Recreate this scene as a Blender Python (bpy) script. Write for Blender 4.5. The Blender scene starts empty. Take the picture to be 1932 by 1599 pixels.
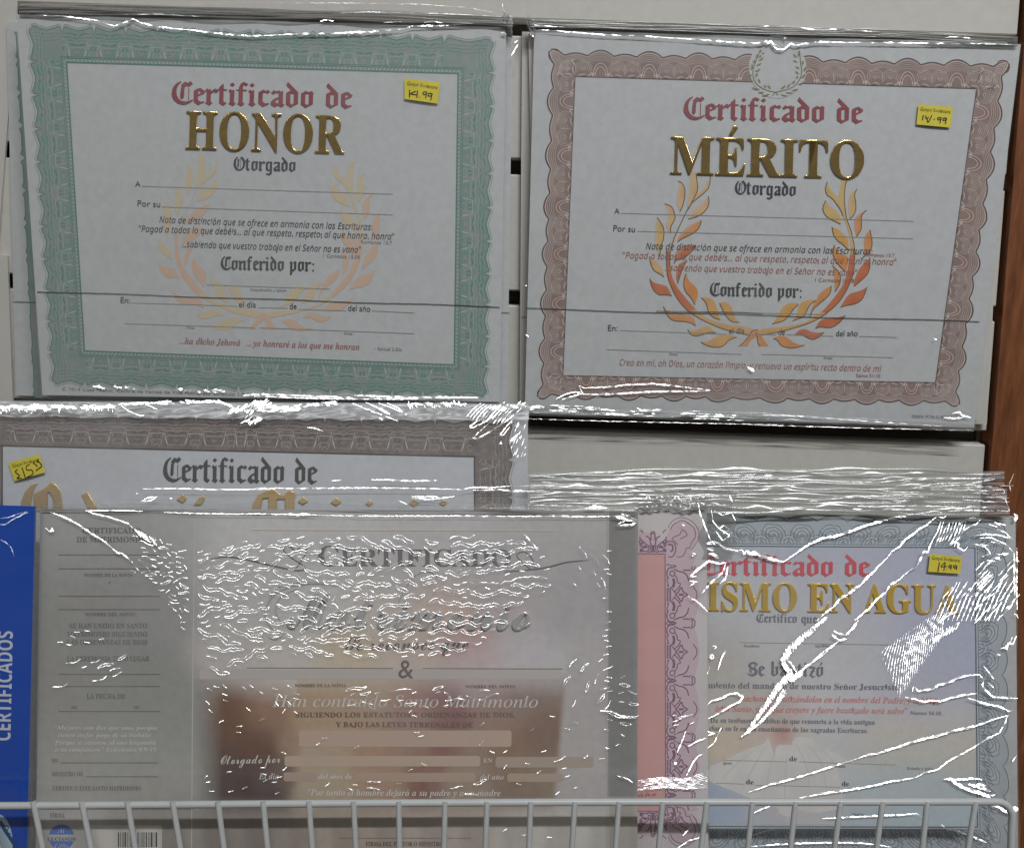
import bpy, math, random
from math import sin, cos, pi, radians, hypot, exp, floor
from mathutils import Vector
from mathutils.geometry import tessellate_polygon
sc = bpy.context.scene
COL = sc.collection
R = random.Random(7)

# ---------------------------------------------------------------- camera
FPX, CX, CY = 1673.0, 966.0, 799.5            # focal length and centre in photo pixels
PITCH, ROLL, DIST = radians(11.4), radians(1.9), 0.53
Fw = Vector((0, cos(PITCH), -sin(PITCH)))
U0 = Vector((0, sin(PITCH), cos(PITCH)))
R0 = Vector((1, 0, 0))
Rt = R0 * cos(ROLL) + U0 * sin(ROLL)
Up = -R0 * sin(ROLL) + U0 * cos(ROLL)
CAM = -Fw * DIST
cd = bpy.data.cameras.new('camera')
cam = bpy.data.objects.new('camera', cd)
COL.objects.link(cam)
cd.sensor_width = 36.0
cd.lens = 36.0 * FPX / 1932.0
cd.clip_start, cd.clip_end = 0.01, 50
from mathutils import Matrix
M = Matrix((Rt, Up, -Fw)).transposed().to_4x4()
M.translation = CAM
cam.matrix_world = M
sc.camera = cam

# ---------------------------------------------------------------- room light (shop interior)
w = bpy.data.worlds.new('World'); sc.world = w; w.use_nodes = True
nt = w.node_tree; nt.nodes.clear()
tc = nt.nodes.new('ShaderNodeTexCoord'); sp = nt.nodes.new('ShaderNodeSeparateXYZ')
rp = nt.nodes.new('ShaderNodeValToRGB'); bg = nt.nodes.new('ShaderNodeBackground'); ow = nt.nodes.new('ShaderNodeOutputWorld')
mr = nt.nodes.new('ShaderNodeMapRange'); mr.inputs['From Min'].default_value = -1; mr.inputs['From Max'].default_value = 1
nt.links.new(tc.outputs['Generated'], sp.inputs[0]); nt.links.new(sp.outputs['Z'], mr.inputs['Value'])
nt.links.new(mr.outputs[0], rp.inputs[0]); nt.links.new(rp.outputs[0], bg.inputs[0]); nt.links.new(bg.outputs[0], ow.inputs[0])
e = rp.color_ramp.elements
e[0].position = 0.0; e[0].color = (.085, .075, .065, 1)
e[1].position = 1.0; e[1].color = (.42, .42, .41, 1)
x = e.new(.46); x.color = (.12, .11, .10, 1)
x = e.new(.60); x.color = (.20, .20, .195, 1)
bg.inputs[1].default_value = 0.52
def lamp(name, loc, target, sx, sy, power, col):
    l = bpy.data.lights.new(name, 'AREA'); l.shape = 'RECTANGLE'; l.size = sx; l.size_y = sy; l.energy = power; l.color = col
    o = bpy.data.objects.new(name, l); COL.objects.link(o); o.location = loc
    o.rotation_euler = (Vector(target) - Vector(loc)).to_track_quat('-Z', 'Y').to_euler()
    return o
lamp('ceiling_or_added_lamp', (0.45, -1.25, 1.50), (0.45, 0, -.05), 1.0, .04, 22.0, (.975, .99, 1))
lamp('ceiling_or_added_lamp', (-1.5, -1.9, 1.35), (0, 0, -.05), 1.2, .05, 2.0, (1, .985, .95))  # added side lamp, unseen, so upright creases glint too
lamp('ceiling_or_added_lamp', (2.2, -1.9, 1.35), (0, 0, -.05), 1.2, .05, 2.0, (1, .985, .95))  # second added lamp, unseen, for glints from the other side
sc.view_settings.view_transform = 'Standard'; sc.view_settings.look = 'None'
sc.view_settings.exposure = 0; sc.view_settings.gamma = 1
sc.cycles.max_bounces = 10; sc.cycles.transparent_max_bounces = 24
sc.cycles.caustics_reflective = False
sc.cycles.sample_clamp_indirect = 4

# ---------------------------------------------------------------- helpers
class Plane:
    """a leaning flat sheet: passes (0,yc,0), top leaning away by `lean` degrees"""
    def __init__(s, yc, lean):
        a = radians(lean)
        s.p = Vector((0, yc, 0)); s.n = Vector((0, -cos(a), sin(a)))
    def __call__(s, px, py, h=0.0):
        d = Fw * FPX + Rt * (px - CX) + Up * (CY - py)
        t = ((s.p + s.n * h - CAM).dot(s.n)) / d.dot(s.n)
        return CAM + d * t
def lin(c):
    c = c / 255.0
    return c / 12.92 if c <= .04045 else ((c + .055) / 1.055) ** 2.4
KINK = 1.80
def ink(r, g, b, k=None):
    k = KINK if k is None else k
    c = [lin(v) * k for v in (r, g, b)]
    m = max(c)
    f = 1.0 if m < .8 else (.8 + .18 * (m - .8)) / m
    return (c[0] * f, c[1] * f, c[2] * f)
def tag(o, label=None, cat=None, group=None, kind=None):
    if label: o['label'] = label
    if cat: o['category'] = cat
    if group: o['group'] = group
    if kind: o['kind'] = kind
    return o
def empty(name, loc, label, cat, group=None):
    o = bpy.data.objects.new(name, None); COL.objects.link(o); o.location = loc; o.empty_display_size = .02
    return tag(o, label, cat, group)
def root_of(o):
    while o.parent: o = o.parent
    return o
def glint_normals(o, spread=8):
    """crumpled facets of a crease: shading normals turned to catch the lamp, glints built in, with scatter"""
    me = o.data; me.update()
    if sum(q.normal.y * q.area for q in me.polygons) > 0: me.flip_normals()
    r = random.Random(len(me.vertices)); N = []; L = root_of(o).location
    for v in o.data.vertices:
        p = v.co + L
        q = sin(p.x * 410 + 3 * sin(p.z * 350)) * sin(p.z * 520 + 2 * sin(p.x * 270))      # brighter and fainter patches
        a = radians(29 - 88 * p.z + 11 * q + r.uniform(-spread, spread)); b = radians(-75 * p.x + 6 + r.uniform(-spread, spread) * 1.2)
        N.append((sin(b), -cos(a) * cos(b), sin(a)))
    o.data.normals_split_custom_set_from_vertices(N)
class MB:
    """collects faces (world coordinates), then becomes ONE mesh object"""
    def __init__(s): s.v = []; s.f = []; s.c = []; s.k = 0
    def face(s, pts, col=None):
        i = len(s.v); s.v += [tuple(p) for p in pts]; s.f.append(tuple(range(i, i + len(pts))))
        s.c += [col or (1, 1, 1)] * len(pts)
    def strip(s, rows, cols=None, closed=False):
        i = len(s.v); n = len(rows[0])
        for a, r in enumerate(rows):
            s.v += [tuple(p) for p in r]
            s.c += cols[a] if cols else [(1, 1, 1)] * n
        m = len(rows)
        for a in range(m if closed else m - 1):
            b = (a + 1) % m
            for k in range(n - 1):
                s.f.append((i + a * n + k, i + a * n + k + 1, i + b * n + k + 1, i + b * n + k))
    def poly(s, pl, pts, h, col=None):
        tri = tessellate_polygon([[Vector((x, -y, 0)) for x, y in pts]])
        i = len(s.v); s.v += [tuple(pl(x, y, h)) for x, y in pts]; s.c += [col or (1, 1, 1)] * len(pts)
        s.f += [tuple(i + k for k in t) for t in tri]
    def line(s, pl, pts, wd, h, closed=False, col=None, taper=False):
        s.k += 1; h = h + (s.k % 37) * 6e-7
        P = [p for k, p in enumerate(pts) if k == 0 or hypot(p[0] - pts[k-1][0], p[1] - pts[k-1][1]) > .01]
        n = len(P)
        if n < 2: return
        rows = []
        for k in range(n):
            a = P[k - 1] if (k or closed) else P[k]; b = P[(k + 1) % n] if (k < n - 1 or closed) else P[k]
            dx, dy = b[0] - a[0], b[1] - a[1]; L = hypot(dx, dy) or 1
            q = wd / 2 * (1 if not taper else max(.12, sin(pi * k / (n - 1)) ** .6))
            nx, ny = -dy / L * q, dx / L * q
            rows.append([pl(P[k][0] + nx, P[k][1] + ny, h), pl(P[k][0] - nx, P[k][1] - ny, h)])
        s.strip(rows, [[col or (1, 1, 1)] * 2] * n, closed)
    def ridge(s, pl, pts, wd, h, closed=False, rip=.35, hgt=.5, taper=True):
        """a raised film crease: half-round section, uneven width"""
        P = pts; n = len(P)
        if n < 2: return
        rows = []
        for k in range(n):
            a = P[k - 1] if (k or closed) else P[k]; b = P[(k + 1) % n] if (k < n - 1 or closed) else P[k]
            dx, dy = b[0] - a[0], b[1] - a[1]; L = hypot(dx, dy) or 1
            q = wd / 2 * (1 + rip * R.uniform(-1, 1))
            if taper and not closed: q *= max(.25, min(1, 3.2 * min(k, n - 1 - k) / max(1, n - 1) + .25))
            nx, ny = -dy / L, dx / L
            rows.append([pl(P[k][0] + nx * q * c, P[k][1] + ny * q * c, h + q * sn * hgt / 3150.0)
                         for c, sn in ((-1, 0), (-.72, .7), (0, 1), (.72, .7), (1, 0))])
        s.strip(rows, None, closed)
    def box(s, x0, x1, y0, y1, z0, z1):
        i = len(s.v)
        s.v += [(x, y, z) for x in (x0, x1) for y in (y0, y1) for z in (z0, z1)]; s.c += [(1, 1, 1)] * 8
        for f in ((0, 1, 3, 2), (4, 6, 7, 5), (0, 4, 5, 1), (2, 3, 7, 6), (0, 2, 6, 4), (1, 5, 7, 3)):
            s.f.append(tuple(i + k for k in f))
    def build(s, name, mat, parent=None, smooth=False, colors=False):
        r = root_of(parent).location if parent else Vector((0, 0, 0))
        me = bpy.data.meshes.new(name)
        me.from_pydata([(x - r.x, y - r.y, z - r.z) for x, y, z in s.v], [], s.f)
        if colors:
            a = me.color_attributes.new('Col', 'FLOAT_COLOR', 'POINT')
            a.data.foreach_set('color', [q for c in s.c for q in (c[0], c[1], c[2], 1.0)])
        if smooth: me.polygons.foreach_set('use_smooth', [True] * len(me.polygons))
        me.materials.append(mat); me.update()
        o = bpy.data.objects.new(name, me); COL.objects.link(o)
        if parent: o.parent = parent
        return o
def tube(mb, pts, rad, n=10, closed=False):
    """round rod along world points"""
    rows = []
    m = len(pts)
    for k in range(m):
        a = pts[max(0, k - 1)]; b = pts[min(m - 1, k + 1)]
        t = (b - a).normalized(); u = t.cross(Vector((0, 1, 0.02))).normalized(); v = t.cross(u)
        rows.append([pts[k] + u * rad * cos(2 * pi * j / n) + v * rad * sin(2 * pi * j / n) for j in range(n + 1)])
    mb.strip(rows)
    mb.face([rows[0][j] for j in range(n)]); mb.face([rows[-1][j] for j in range(n)])
def spline(P, n=6, closed=False):
    """Catmull-Rom through points"""
    out = []; m = len(P)
    g = (lambda i: P[i % m]) if closed else (lambda i: P[max(0, min(m - 1, i))])
    for i in range(m if closed else m - 1):
        a, b, c, d = g(i - 1), g(i), g(i + 1), g(i + 2)
        for k in range(n):
            t = k / n
            out.append(tuple(.5 * (2 * b[q] + (c[q] - a[q]) * t + (2 * a[q] - 5 * b[q] + 4 * c[q] - d[q]) * t * t + (3 * b[q] - a[q] - 3 * c[q] + d[q]) * t ** 3) for q in (0, 1)))
    if not closed: out.append(tuple(P[-1]))
    return out
def resample(P, n):
    L = [0]
    for a, b in zip(P, P[1:]): L.append(L[-1] + hypot(b[0] - a[0], b[1] - a[1]))
    out = []; j = 0
    for k in range(n):
        t = L[-1] * k / (n - 1)
        while j < len(P) - 2 and L[j + 1] < t: j += 1
        q = (t - L[j]) / ((L[j + 1] - L[j]) or 1)
        out.append((P[j][0] + (P[j + 1][0] - P[j][0]) * q, P[j][1] + (P[j + 1][1] - P[j][1]) * q))
    return out
def crop(ox, oy, s=3.7154):
    return lambda P: [(ox + x / s, oy + y / s) for x, y in P]

# ---------------------------------------------------------------- materials
def mat(name, col=(.8, .8, .8), rough=.6, metal=0.0, vcol=False, noise=0.0, nscale=60.0, bump=0.0, bscale=200.0, spec=.5, col2=None):
    m = bpy.data.materials.new(name); m.use_nodes = True
    nt = m.node_tree; b = nt.nodes['Principled BSDF']
    b.inputs['Base Color'].default_value = (*col, 1); b.inputs['Roughness'].default_value = rough
    b.inputs['Metallic'].default_value = metal; b.inputs['Specular IOR Level'].default_value = spec
    src = None
    if vcol:
        a = nt.nodes.new('ShaderNodeAttribute'); a.attribute_name = 'Col'; src = a.outputs['Color']
    geo = nt.nodes.new('ShaderNodeNewGeometry')
    if noise or col2:
        n = nt.nodes.new('ShaderNodeTexNoise'); n.inputs['Scale'].default_value = nscale; n.inputs['Detail'].default_value = 5
        nt.links.new(geo.outputs['Position'], n.inputs['Vector'])
        mx = nt.nodes.new('ShaderNodeMix'); mx.data_type = 'RGBA'
        if col2:
            mp = nt.nodes.new('ShaderNodeMapRange'); mp.inputs['From Min'].default_value = .38; mp.inputs['From Max'].default_value = .62
            nt.links.new(n.outputs['Fac'], mp.inputs['Value']); nt.links.new(mp.outputs[0], mx.inputs['Factor'])
            mx.inputs['A'].default_value = (*col, 1); mx.inputs['B'].default_value = (*col2, 1)
        else:
            mx.blend_type = 'MULTIPLY'; mx.inputs['Factor'].default_value = 1.0
            mp = nt.nodes.new('ShaderNodeMapRange'); mp.inputs['From Min'].default_value = .3; mp.inputs['From Max'].default_value = .7
            mp.inputs['To Min'].default_value = 1 - noise; mp.inputs['To Max'].default_value = 1 + noise
            nt.links.new(n.outputs['Fac'], mp.inputs['Value']); nt.links.new(mp.outputs[0], mx.inputs['B'])
            if src: nt.links.new(src, mx.inputs['A'])
            else: mx.inputs['A'].default_value = (*col, 1)
        src = mx.outputs['Result']
    if src: nt.links.new(src, b.inputs['Base Color'])
    if bump:
        n = nt.nodes.new('ShaderNodeTexNoise'); n.inputs['Scale'].default_value = bscale; n.inputs['Detail'].default_value = 3
        nt.links.new(geo.outputs['Position'], n.inputs['Vector'])
        bp = nt.nodes.new('ShaderNodeBump'); bp.inputs['Strength'].default_value = 1.0; bp.inputs['Distance'].default_value = bump
        nt.links.new(n.outputs['Fac'], bp.inputs['Height']); nt.links.new(bp.outputs[0], b.inputs['Normal'])
    return m
def film_mat(name, fac, rough, tint=(1, 1, 1), haze=0.0, bump=0.0, bscale=60.0, stretch=(1, 1, 1)):
    m = bpy.data.materials.new(name); m.use_nodes = True
    nt = m.node_tree; nt.nodes.clear()
    out = nt.nodes.new('ShaderNodeOutputMaterial'); tr = nt.nodes.new('ShaderNodeBsdfTransparent'); tr.inputs[0].default_value = (*tint, 1)
    gl = nt.nodes.new('ShaderNodeBsdfGlossy'); gl.inputs['Roughness'].default_value = rough; gl.inputs['Color'].default_value = (1, 1, 1, 1)
    lw = nt.nodes.new('ShaderNodeFresnel'); lw.inputs['IOR'].default_value = 1.5
    ad = nt.nodes.new('ShaderNodeMath'); ad.operation = 'ADD'; ad.inputs[1].default_value = fac; ad.use_clamp = True
    mx = nt.nodes.new('ShaderNodeMixShader')
    nt.links.new(lw.outputs[0], ad.inputs[0]); nt.links.new(ad.outputs[0], mx.inputs[0]); nt.links.new(gl.outputs[0], mx.inputs[2])
    base = tr.outputs[0]
    if haze:
        df = nt.nodes.new('ShaderNodeBsdfDiffuse'); df.inputs[0].default_value = (.8, .8, .8, 1)
        m2 = nt.nodes.new('ShaderNodeMixShader'); m2.inputs[0].default_value = haze
        if haze < .13:                                       # uneven white haze paints a soft lamp sheen on the wrap
            g2 = nt.nodes.new('ShaderNodeNewGeometry'); n2 = nt.nodes.new('ShaderNodeTexNoise'); n2.inputs['Scale'].default_value = 11; n2.inputs['Detail'].default_value = 4; n2.inputs['Distortion'].default_value = 1.2
            r2 = nt.nodes.new('ShaderNodeMapRange'); r2.inputs['From Min'].default_value = .42; r2.inputs['From Max'].default_value = .72; r2.inputs['To Min'].default_value = haze * .35; r2.inputs['To Max'].default_value = haze * 3.2
            nt.links.new(g2.outputs['Position'], n2.inputs['Vector']); nt.links.new(n2.outputs['Fac'], r2.inputs['Value']); nt.links.new(r2.outputs[0], m2.inputs[0])
        nt.links.new(tr.outputs[0], m2.inputs[1]); nt.links.new(df.outputs[0], m2.inputs[2]); base = m2.outputs[0]
    nt.links.new(base, mx.inputs[1])
    if bump:
        geo = nt.nodes.new('ShaderNodeNewGeometry'); mp = nt.nodes.new('ShaderNodeMapping'); mp.inputs['Scale'].default_value = stretch
        n = nt.nodes.new('ShaderNodeTexNoise'); n.inputs['Scale'].default_value = bscale; n.inputs['Detail'].default_value = 2
        nt.links.new(geo.outputs['Position'], mp.inputs[0]); nt.links.new(mp.outputs[0], n.inputs['Vector'])
        bp = nt.nodes.new('ShaderNodeBump'); bp.inputs['Distance'].default_value = bump
        nt.links.new(n.outputs['Fac'], bp.inputs['Height']); nt.links.new(bp.outputs[0], gl.inputs['Normal']); nt.links.new(bp.outputs[0], lw.inputs['Normal'])
    nt.links.new(mx.outputs[0], out.inputs[0])
    return m
PAPER = mat('white_card_paper', ink(163, 165, 166), .55, noise=.05, nscale=230, bump=.00001, bscale=900)
PAPER_B = mat('warm_card_paper', ink(170, 168, 162), .55, noise=.03, nscale=25)
CREAM = mat('cream_laminate', ink(165, 163, 157, 1.8), .5, noise=.04, nscale=160, bump=.00002, bscale=500)
DARKGAP = mat('dark_groove_board', (.075, .058, .045), .8)
WOOD = None
BLACK = mat('black_print', (.075, .075, .08), .5)
GREY = mat('grey_print', ink(112, 112, 112), .5)
RULE = mat('thin_rule_print', ink(134, 136, 134), .5)
REDP = mat('crimson_print', ink(122, 62, 68), .5, noise=.12, nscale=300)
ROSE = mat('rose_print', ink(138, 92, 88), .5)
NAVY = mat('navy_print', (.06, .06, .09), .5)
WHITEP = mat('white_print', (.9, .88, .85), .5)
GOLD = mat('gold_foil', (1.0, .72, .30), .20, 1.0, bump=.00045, bscale=70)
GOLDB = mat('bright_gold_foil', (1.0, .66, .10), .24, .4, bump=.0006, bscale=80)
SILV = mat('silver_foil_lettering', (1.0, 1.0, 1.0), .22, .6, bump=.00005, bscale=300)
YEL = mat('yellow_price_label', ink(172, 160, 56, 2.1), .6, noise=.06, nscale=150)
PEN = mat('black_pen', (.03, .03, .02), .5)
FILM = film_mat('clear_film', .00, .12, haze=.045, bump=.0004, bscale=35)
FILML = film_mat('slack_film_sheen', .01, .16, haze=.062, bump=.0006, bscale=50)  # stronger haze paints the veiling glare of the lower wraps
FILMG = film_mat('gathered_film', .10, .22, tint=(.86, .87, .86), haze=.16, bump=.0012, bscale=90, stretch=(.12, 1, 1))
CREASE = film_mat('creased_film', .10, .30, haze=.14)
CRINK = film_mat('crinkled_film_glint', .18, .24, haze=.24)  # white share keeps a painted glint on the crinkle loops
SPARK = film_mat('sharp_crease_glint', .5, .28, haze=.28)  # raised reflectance and white haze paint in the crease highlight
# glyph outlines in 1/500 em: advance, then per contour a start point and steps
GL = {
'SB': {
 ',': [109,[30,-59,25,12,19,17,10,21,4,22,-3,20,-7,15,-11,10,-14,4,-12,-3,-10,-6,-6,-9,-2,-11,7,-20,18,-8,-2,-30,-6,-14,-10,-11]],
 '.': [109,[55,56,-12,-3,-10,-6,-6,-10,-2,-11,2,-12,6,-10,10,-6,12,-3,11,3,10,6,6,10,3,12,-3,11,-6,10,-10,6]],
 '1': [280,[49,0,0,27,41,0,11,1,8,6,6,25,0,251,-35,-38,-15,-11,-15,-3,-11,2,-9,8,-7,11,-2,16,34,12,43,26,35,26,56,0,0,-300,5,-24,8,-6,13,-2,40,0,0,-27]],
 '6': [280,[147,-5,-35,5,-30,13,-25,23,-19,33,-12,43,-3,53,2,40,6,37,11,34,16,29,19,24,25,18,29,11,34,4,29,-2,23,-6,16,-9,12,-11,6,-13,3,-14,-4,-15,-10,-12,-18,-9,-28,-3,-3,30,-10,25,-9,7,-11,3,-14,-3,-13,-6,-20,-26,-14,-41,-7,-56,27,12,42,6,41,-7,32,-20,12,-15,8,-18,7,-43,-7,-49,-9,-21,-13,-17,-17,-15,-19,-11,-24,-6],[148,28,17,5,13,15,9,25,3,38,-4,35,-9,24,-14,14,-19,5,-29,-8,-22,-16,4,-63,12,-42,18,-24]],
 ':': [109,[55,229,-12,-2,-10,-7,-6,-9,-2,-12,2,-12,6,-9,10,-7,12,-2,11,2,10,7,6,9,3,12,-3,12,-6,9,-10,7],[55,56,-12,-3,-10,-6,-6,-10,-2,-11,2,-12,6,-10,10,-6,12,-3,11,3,10,6,6,10,3,12,-3,11,-6,10,-10,6]],
 'A': [325,[-7,0,0,14,14,2,11,7,19,33,117,291,13,0,119,-282,20,-39,10,-9,14,-3,0,-14,-159,0,0,14,30,5,7,6,3,9,-8,27,-15,38,-111,0,-18,-46,-3,-9,0,-8,2,-10,7,-7,27,-5,3,0,0,-14],[85,120,95,0,-48,118]],
 'B': [330,[12,0,0,13,35,11,9,37,0,214,-4,32,-14,15,-26,5,0,12,152,0,57,-5,41,-14,25,-25,8,-34,-5,-28,-15,-22,-26,-16,-35,-11,42,-12,31,-19,18,-24,7,-31,-9,-41,-27,-31,-42,-20,-57,-6],[136,188,4,0,34,3,22,12,12,21,4,33,-11,50,-16,12,-24,4,-21,-7,-4,-25],[165,18,28,5,18,14,10,24,3,35,-4,35,-14,24,-23,13,-36,4,-11,0,0,-123,6,-24]],
 'C': [349,[191,-8,-47,6,-42,17,-34,27,-26,36,-17,43,-5,49,5,49,17,42,26,36,35,27,42,17,48,6,81,-19,15,-4,15,6,8,17,13,0,0,-117,-13,0,-20,41,-27,32,-32,20,-35,7,-40,-10,-28,-30,-17,-51,-6,-70,6,-67,19,-47,31,-28,44,-9,60,15,52,46,14,-13,-28,-32,-33,-23,-38,-14]],
 'D': [369,[15,0,0,13,32,9,8,34,0,223,-10,38,-34,10,0,12,154,0,79,-11,58,-33,35,-53,12,-72,-12,-75,-33,-53,-56,-31,-78,-11],[166,18,42,9,30,29,17,47,6,68,-6,66,-18,48,-29,28,-42,10,-25,-8,-5,-28,0,-233,5,-29]],
 'E': [329,[11,0,0,13,22,2,14,7,7,14,2,22,0,217,-2,26,-8,16,-13,7,-21,3,0,12,285,0,0,-101,-11,0,-12,39,-21,26,-33,13,-47,5,-24,-2,-10,-9,-3,-21,0,-106,8,0,29,4,20,13,13,23,9,34,12,0,0,-169,-13,0,-11,47,-10,14,-14,10,-41,7,-2,0,0,-116,2,-15,5,-9,29,-5,33,2,28,6,24,11,19,16,16,22,14,29,14,0,-20,-107]],
 'F': [301,[12,0,0,13,35,12,9,37,0,217,-10,36,-35,12,0,12,282,0,0,-101,-12,0,-16,49,-34,26,-60,8,-22,-1,-11,-6,-2,-17,0,-113,6,0,28,4,21,13,13,23,8,34,13,0,0,-170,-13,0,-8,37,-13,24,-21,13,-29,5,-5,0,0,-107,4,-28,16,-14,35,-5,0,-13]],
 'G': [378,[200,-8,-51,6,-44,17,-35,26,-27,36,-17,43,-5,51,5,48,17,43,26,35,35,27,41,17,47,6,40,-5,43,-14,14,-3,13,5,10,17,14,0,0,-118,-14,0,-12,29,-15,24,-19,20,-21,15,-22,10,-24,3,-21,-3,-19,-7,-15,-13,-13,-17,-10,-23,-7,-27,-5,-70,6,-70,8,-27,11,-23,14,-18,17,-12,19,-8,21,-2,24,2,15,8,8,14,3,19,0,42,-2,20,-8,12,-15,6,-25,3,0,12,168,0,0,-12,-21,-3,-12,-6,-6,-12,-2,-19,0,-74,-66,-22]],
 'H': [390,[12,0,0,13,21,3,14,8,6,13,3,23,0,222,-3,20,-7,14,-13,7,-21,4,0,12,168,0,0,-12,-28,-5,-13,-13,-3,-27,0,-95,119,0,0,95,-4,27,-12,13,-29,5,0,12,168,0,0,-12,-22,-4,-13,-7,-6,-13,-2,-21,0,-222,2,-21,6,-14,13,-9,22,-3,0,-13,-168,0,0,13,22,3,13,7,7,13,3,24,0,105,-119,0,0,-105,2,-23,7,-13,13,-8,22,-3,0,-13]],
 'I': [194,[10,0,0,13,21,4,15,7,7,12,3,20,0,232,-2,19,-7,11,-14,6,-23,3,0,12,172,0,0,-12,-22,-3,-14,-6,-8,-11,-2,-19,0,-230,4,-25,13,-13,30,-7,0,-13]],
 'J': [246,[81,-49,-43,9,-29,24,-12,33,11,28,25,11,26,-10,10,-25,-6,-22,-6,-14,5,-11,16,-4,25,11,7,35,0,257,-4,32,-15,15,-32,7,0,12,175,0,0,-12,-28,-6,-13,-15,-3,-33,0,-207,-7,-50,-20,-36,-34,-21]],
 'L': [318,[12,0,0,13,35,11,9,36,0,222,-10,34,-34,11,0,12,174,0,0,-12,-31,-4,-15,-13,-4,-28,0,-220,2,-27,11,-12,25,-2,60,9,41,29,30,56,13,0,-19,-115]],
 'M': [472,[11,0,0,13,21,3,14,8,7,13,3,22,0,226,-3,25,-14,12,-28,5,0,12,127,0,98,-233,99,233,125,0,0,-12,-21,-4,-13,-8,-7,-13,-2,-20,0,-218,4,-32,4,-9,8,-6,26,-4,0,-13,-164,0,0,13,27,6,8,5,5,9,4,29,0,235,-124,-297,-14,0,-122,290,0,-230,2,-24,8,-14,15,-7,22,-2,0,-13]],
 'N': [368,[300,-8,-220,269,0,-202,2,-23,6,-13,14,-7,22,-3,0,-13,-110,0,0,13,26,4,13,14,4,28,0,230,-30,34,-13,4,0,12,103,0,174,-213,0,155,-3,27,-13,13,-28,6,0,12,110,0,0,-12,-22,-4,-12,-7,-7,-13,-2,-22,0,-289]],
 'O': [391,[194,-8,-36,3,-32,11,-30,16,-26,21,-21,26,-15,31,-10,33,-3,37,3,36,10,33,15,31,22,26,26,21,30,17,34,10,37,3,35,-3,33,-10,30,-16,25,-21,21,-26,16,-30,10,-34,3,-37,-3,-37,-10,-33,-16,-31,-21,-26,-27,-21,-30,-16,-33,-11],[197,9,20,3,17,7,15,13,12,17,16,50,5,71,-5,69,-8,27,-10,23,-13,18,-15,13,-18,7,-19,3,-21,-3,-17,-7,-15,-13,-12,-17,-16,-50,-5,-70,6,-70,7,-27,11,-23,13,-18,15,-13,18,-7]],
 'P': [311,[12,0,0,13,35,11,9,36,0,222,-10,34,-34,11,0,12,147,0,91,-11,40,-32,15,-49,-8,-38,-24,-30,-39,-20,-54,-6,-44,0,0,-93,9,-36,35,-11,0,-13],[136,171,14,0,32,4,20,13,12,23,4,34,-13,58,-18,13,-26,5,-20,-5,-5,-19]],
 'R': [352,[12,0,0,13,21,3,14,8,6,13,3,23,0,222,-3,20,-7,14,-13,7,-21,4,0,12,150,0,65,-5,47,-17,16,-12,11,-16,7,-18,3,-22,-5,-28,-14,-24,-24,-18,-33,-12,87,-129,15,-19,19,-6,2,0,0,-13,-106,0,-102,158,-14,0,0,-98,2,-23,7,-13,13,-8,22,-3,0,-13],[136,174,16,0,33,5,23,13,14,24,4,34,-4,31,-11,22,-18,14,-26,4,-16,-2,-10,-4,-4,-11,-1,-17]],
 'S': [290,[32,-8,0,126,15,0,15,-48,21,-33,28,-19,36,-7,25,4,19,12,12,18,5,22,-3,15,-7,14,-13,12,-17,11,-47,23,-38,22,-26,24,-15,27,-5,32,3,28,10,25,15,20,21,15,24,9,28,3,33,-3,39,-10,7,-2,6,-1,10,4,6,12,13,0,0,-109,-12,0,-9,26,-12,23,-16,18,-18,14,-20,9,-20,3,-23,-3,-18,-10,-11,-16,-4,-19,3,-18,10,-14,39,-25,48,-23,47,-29,15,-17,10,-17,7,-41,-4,-30,-12,-26,-18,-21,-25,-16,-30,-10,-36,-4,-25,2,-24,7,-21,6,-10,2,-11,-4,-6,-13]],
 'T': [315,[69,0,0,13,22,3,15,7,7,14,3,23,0,263,-5,0,-35,-6,-27,-17,-19,-27,-8,-36,-14,0,0,102,298,0,0,-103,-13,0,-9,38,-18,27,-28,16,-38,6,-4,0,0,-263,2,-23,8,-14,14,-8,24,-2,0,-13]],
 'U': [367,[185,-10,-33,2,-27,6,-22,10,-18,13,-13,18,-10,21,-6,26,-1,30,0,166,-3,20,-7,14,-13,7,-21,4,0,12,168,0,0,-12,-28,-5,-13,-13,-3,-27,0,-178,4,-38,12,-28,22,-16,32,-6,38,7,27,19,17,32,5,45,0,163,-2,20,-8,13,-14,8,-23,4,0,12,108,0,0,-12,-19,-5,-12,-8,-6,-13,-1,-19,0,-147,-2,-36,-6,-30,-10,-26,-14,-19,-18,-15,-23,-10,-26,-6]],
 'V': [318,[158,-10,-125,294,-16,29,-28,14,0,12,168,0,0,-12,-33,-5,-10,-17,6,-23,73,-175,66,174,5,24,-10,17,-31,5,0,12,106,0,0,-12,-25,-9,-19,-33,-114,-295]],
 'Y': [317,[76,0,0,13,35,11,9,36,0,73,-85,155,-24,32,-10,4,-11,2,0,13,164,0,0,-13,-8,0,-22,-4,-8,-12,6,-18,63,-124,63,105,12,31,-10,16,-28,6,-2,0,0,13,107,0,0,-13,-22,-10,-20,-24,-85,-140,0,-92,9,-36,35,-11,0,-13]],
 'Z': [329,[15,0,0,8,191,312,-46,0,-55,-7,-35,-26,-24,-51,-13,0,10,103,260,0,0,-9,-189,-308,64,0,47,5,35,19,26,31,17,45,13,0,-13,-122]],
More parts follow.
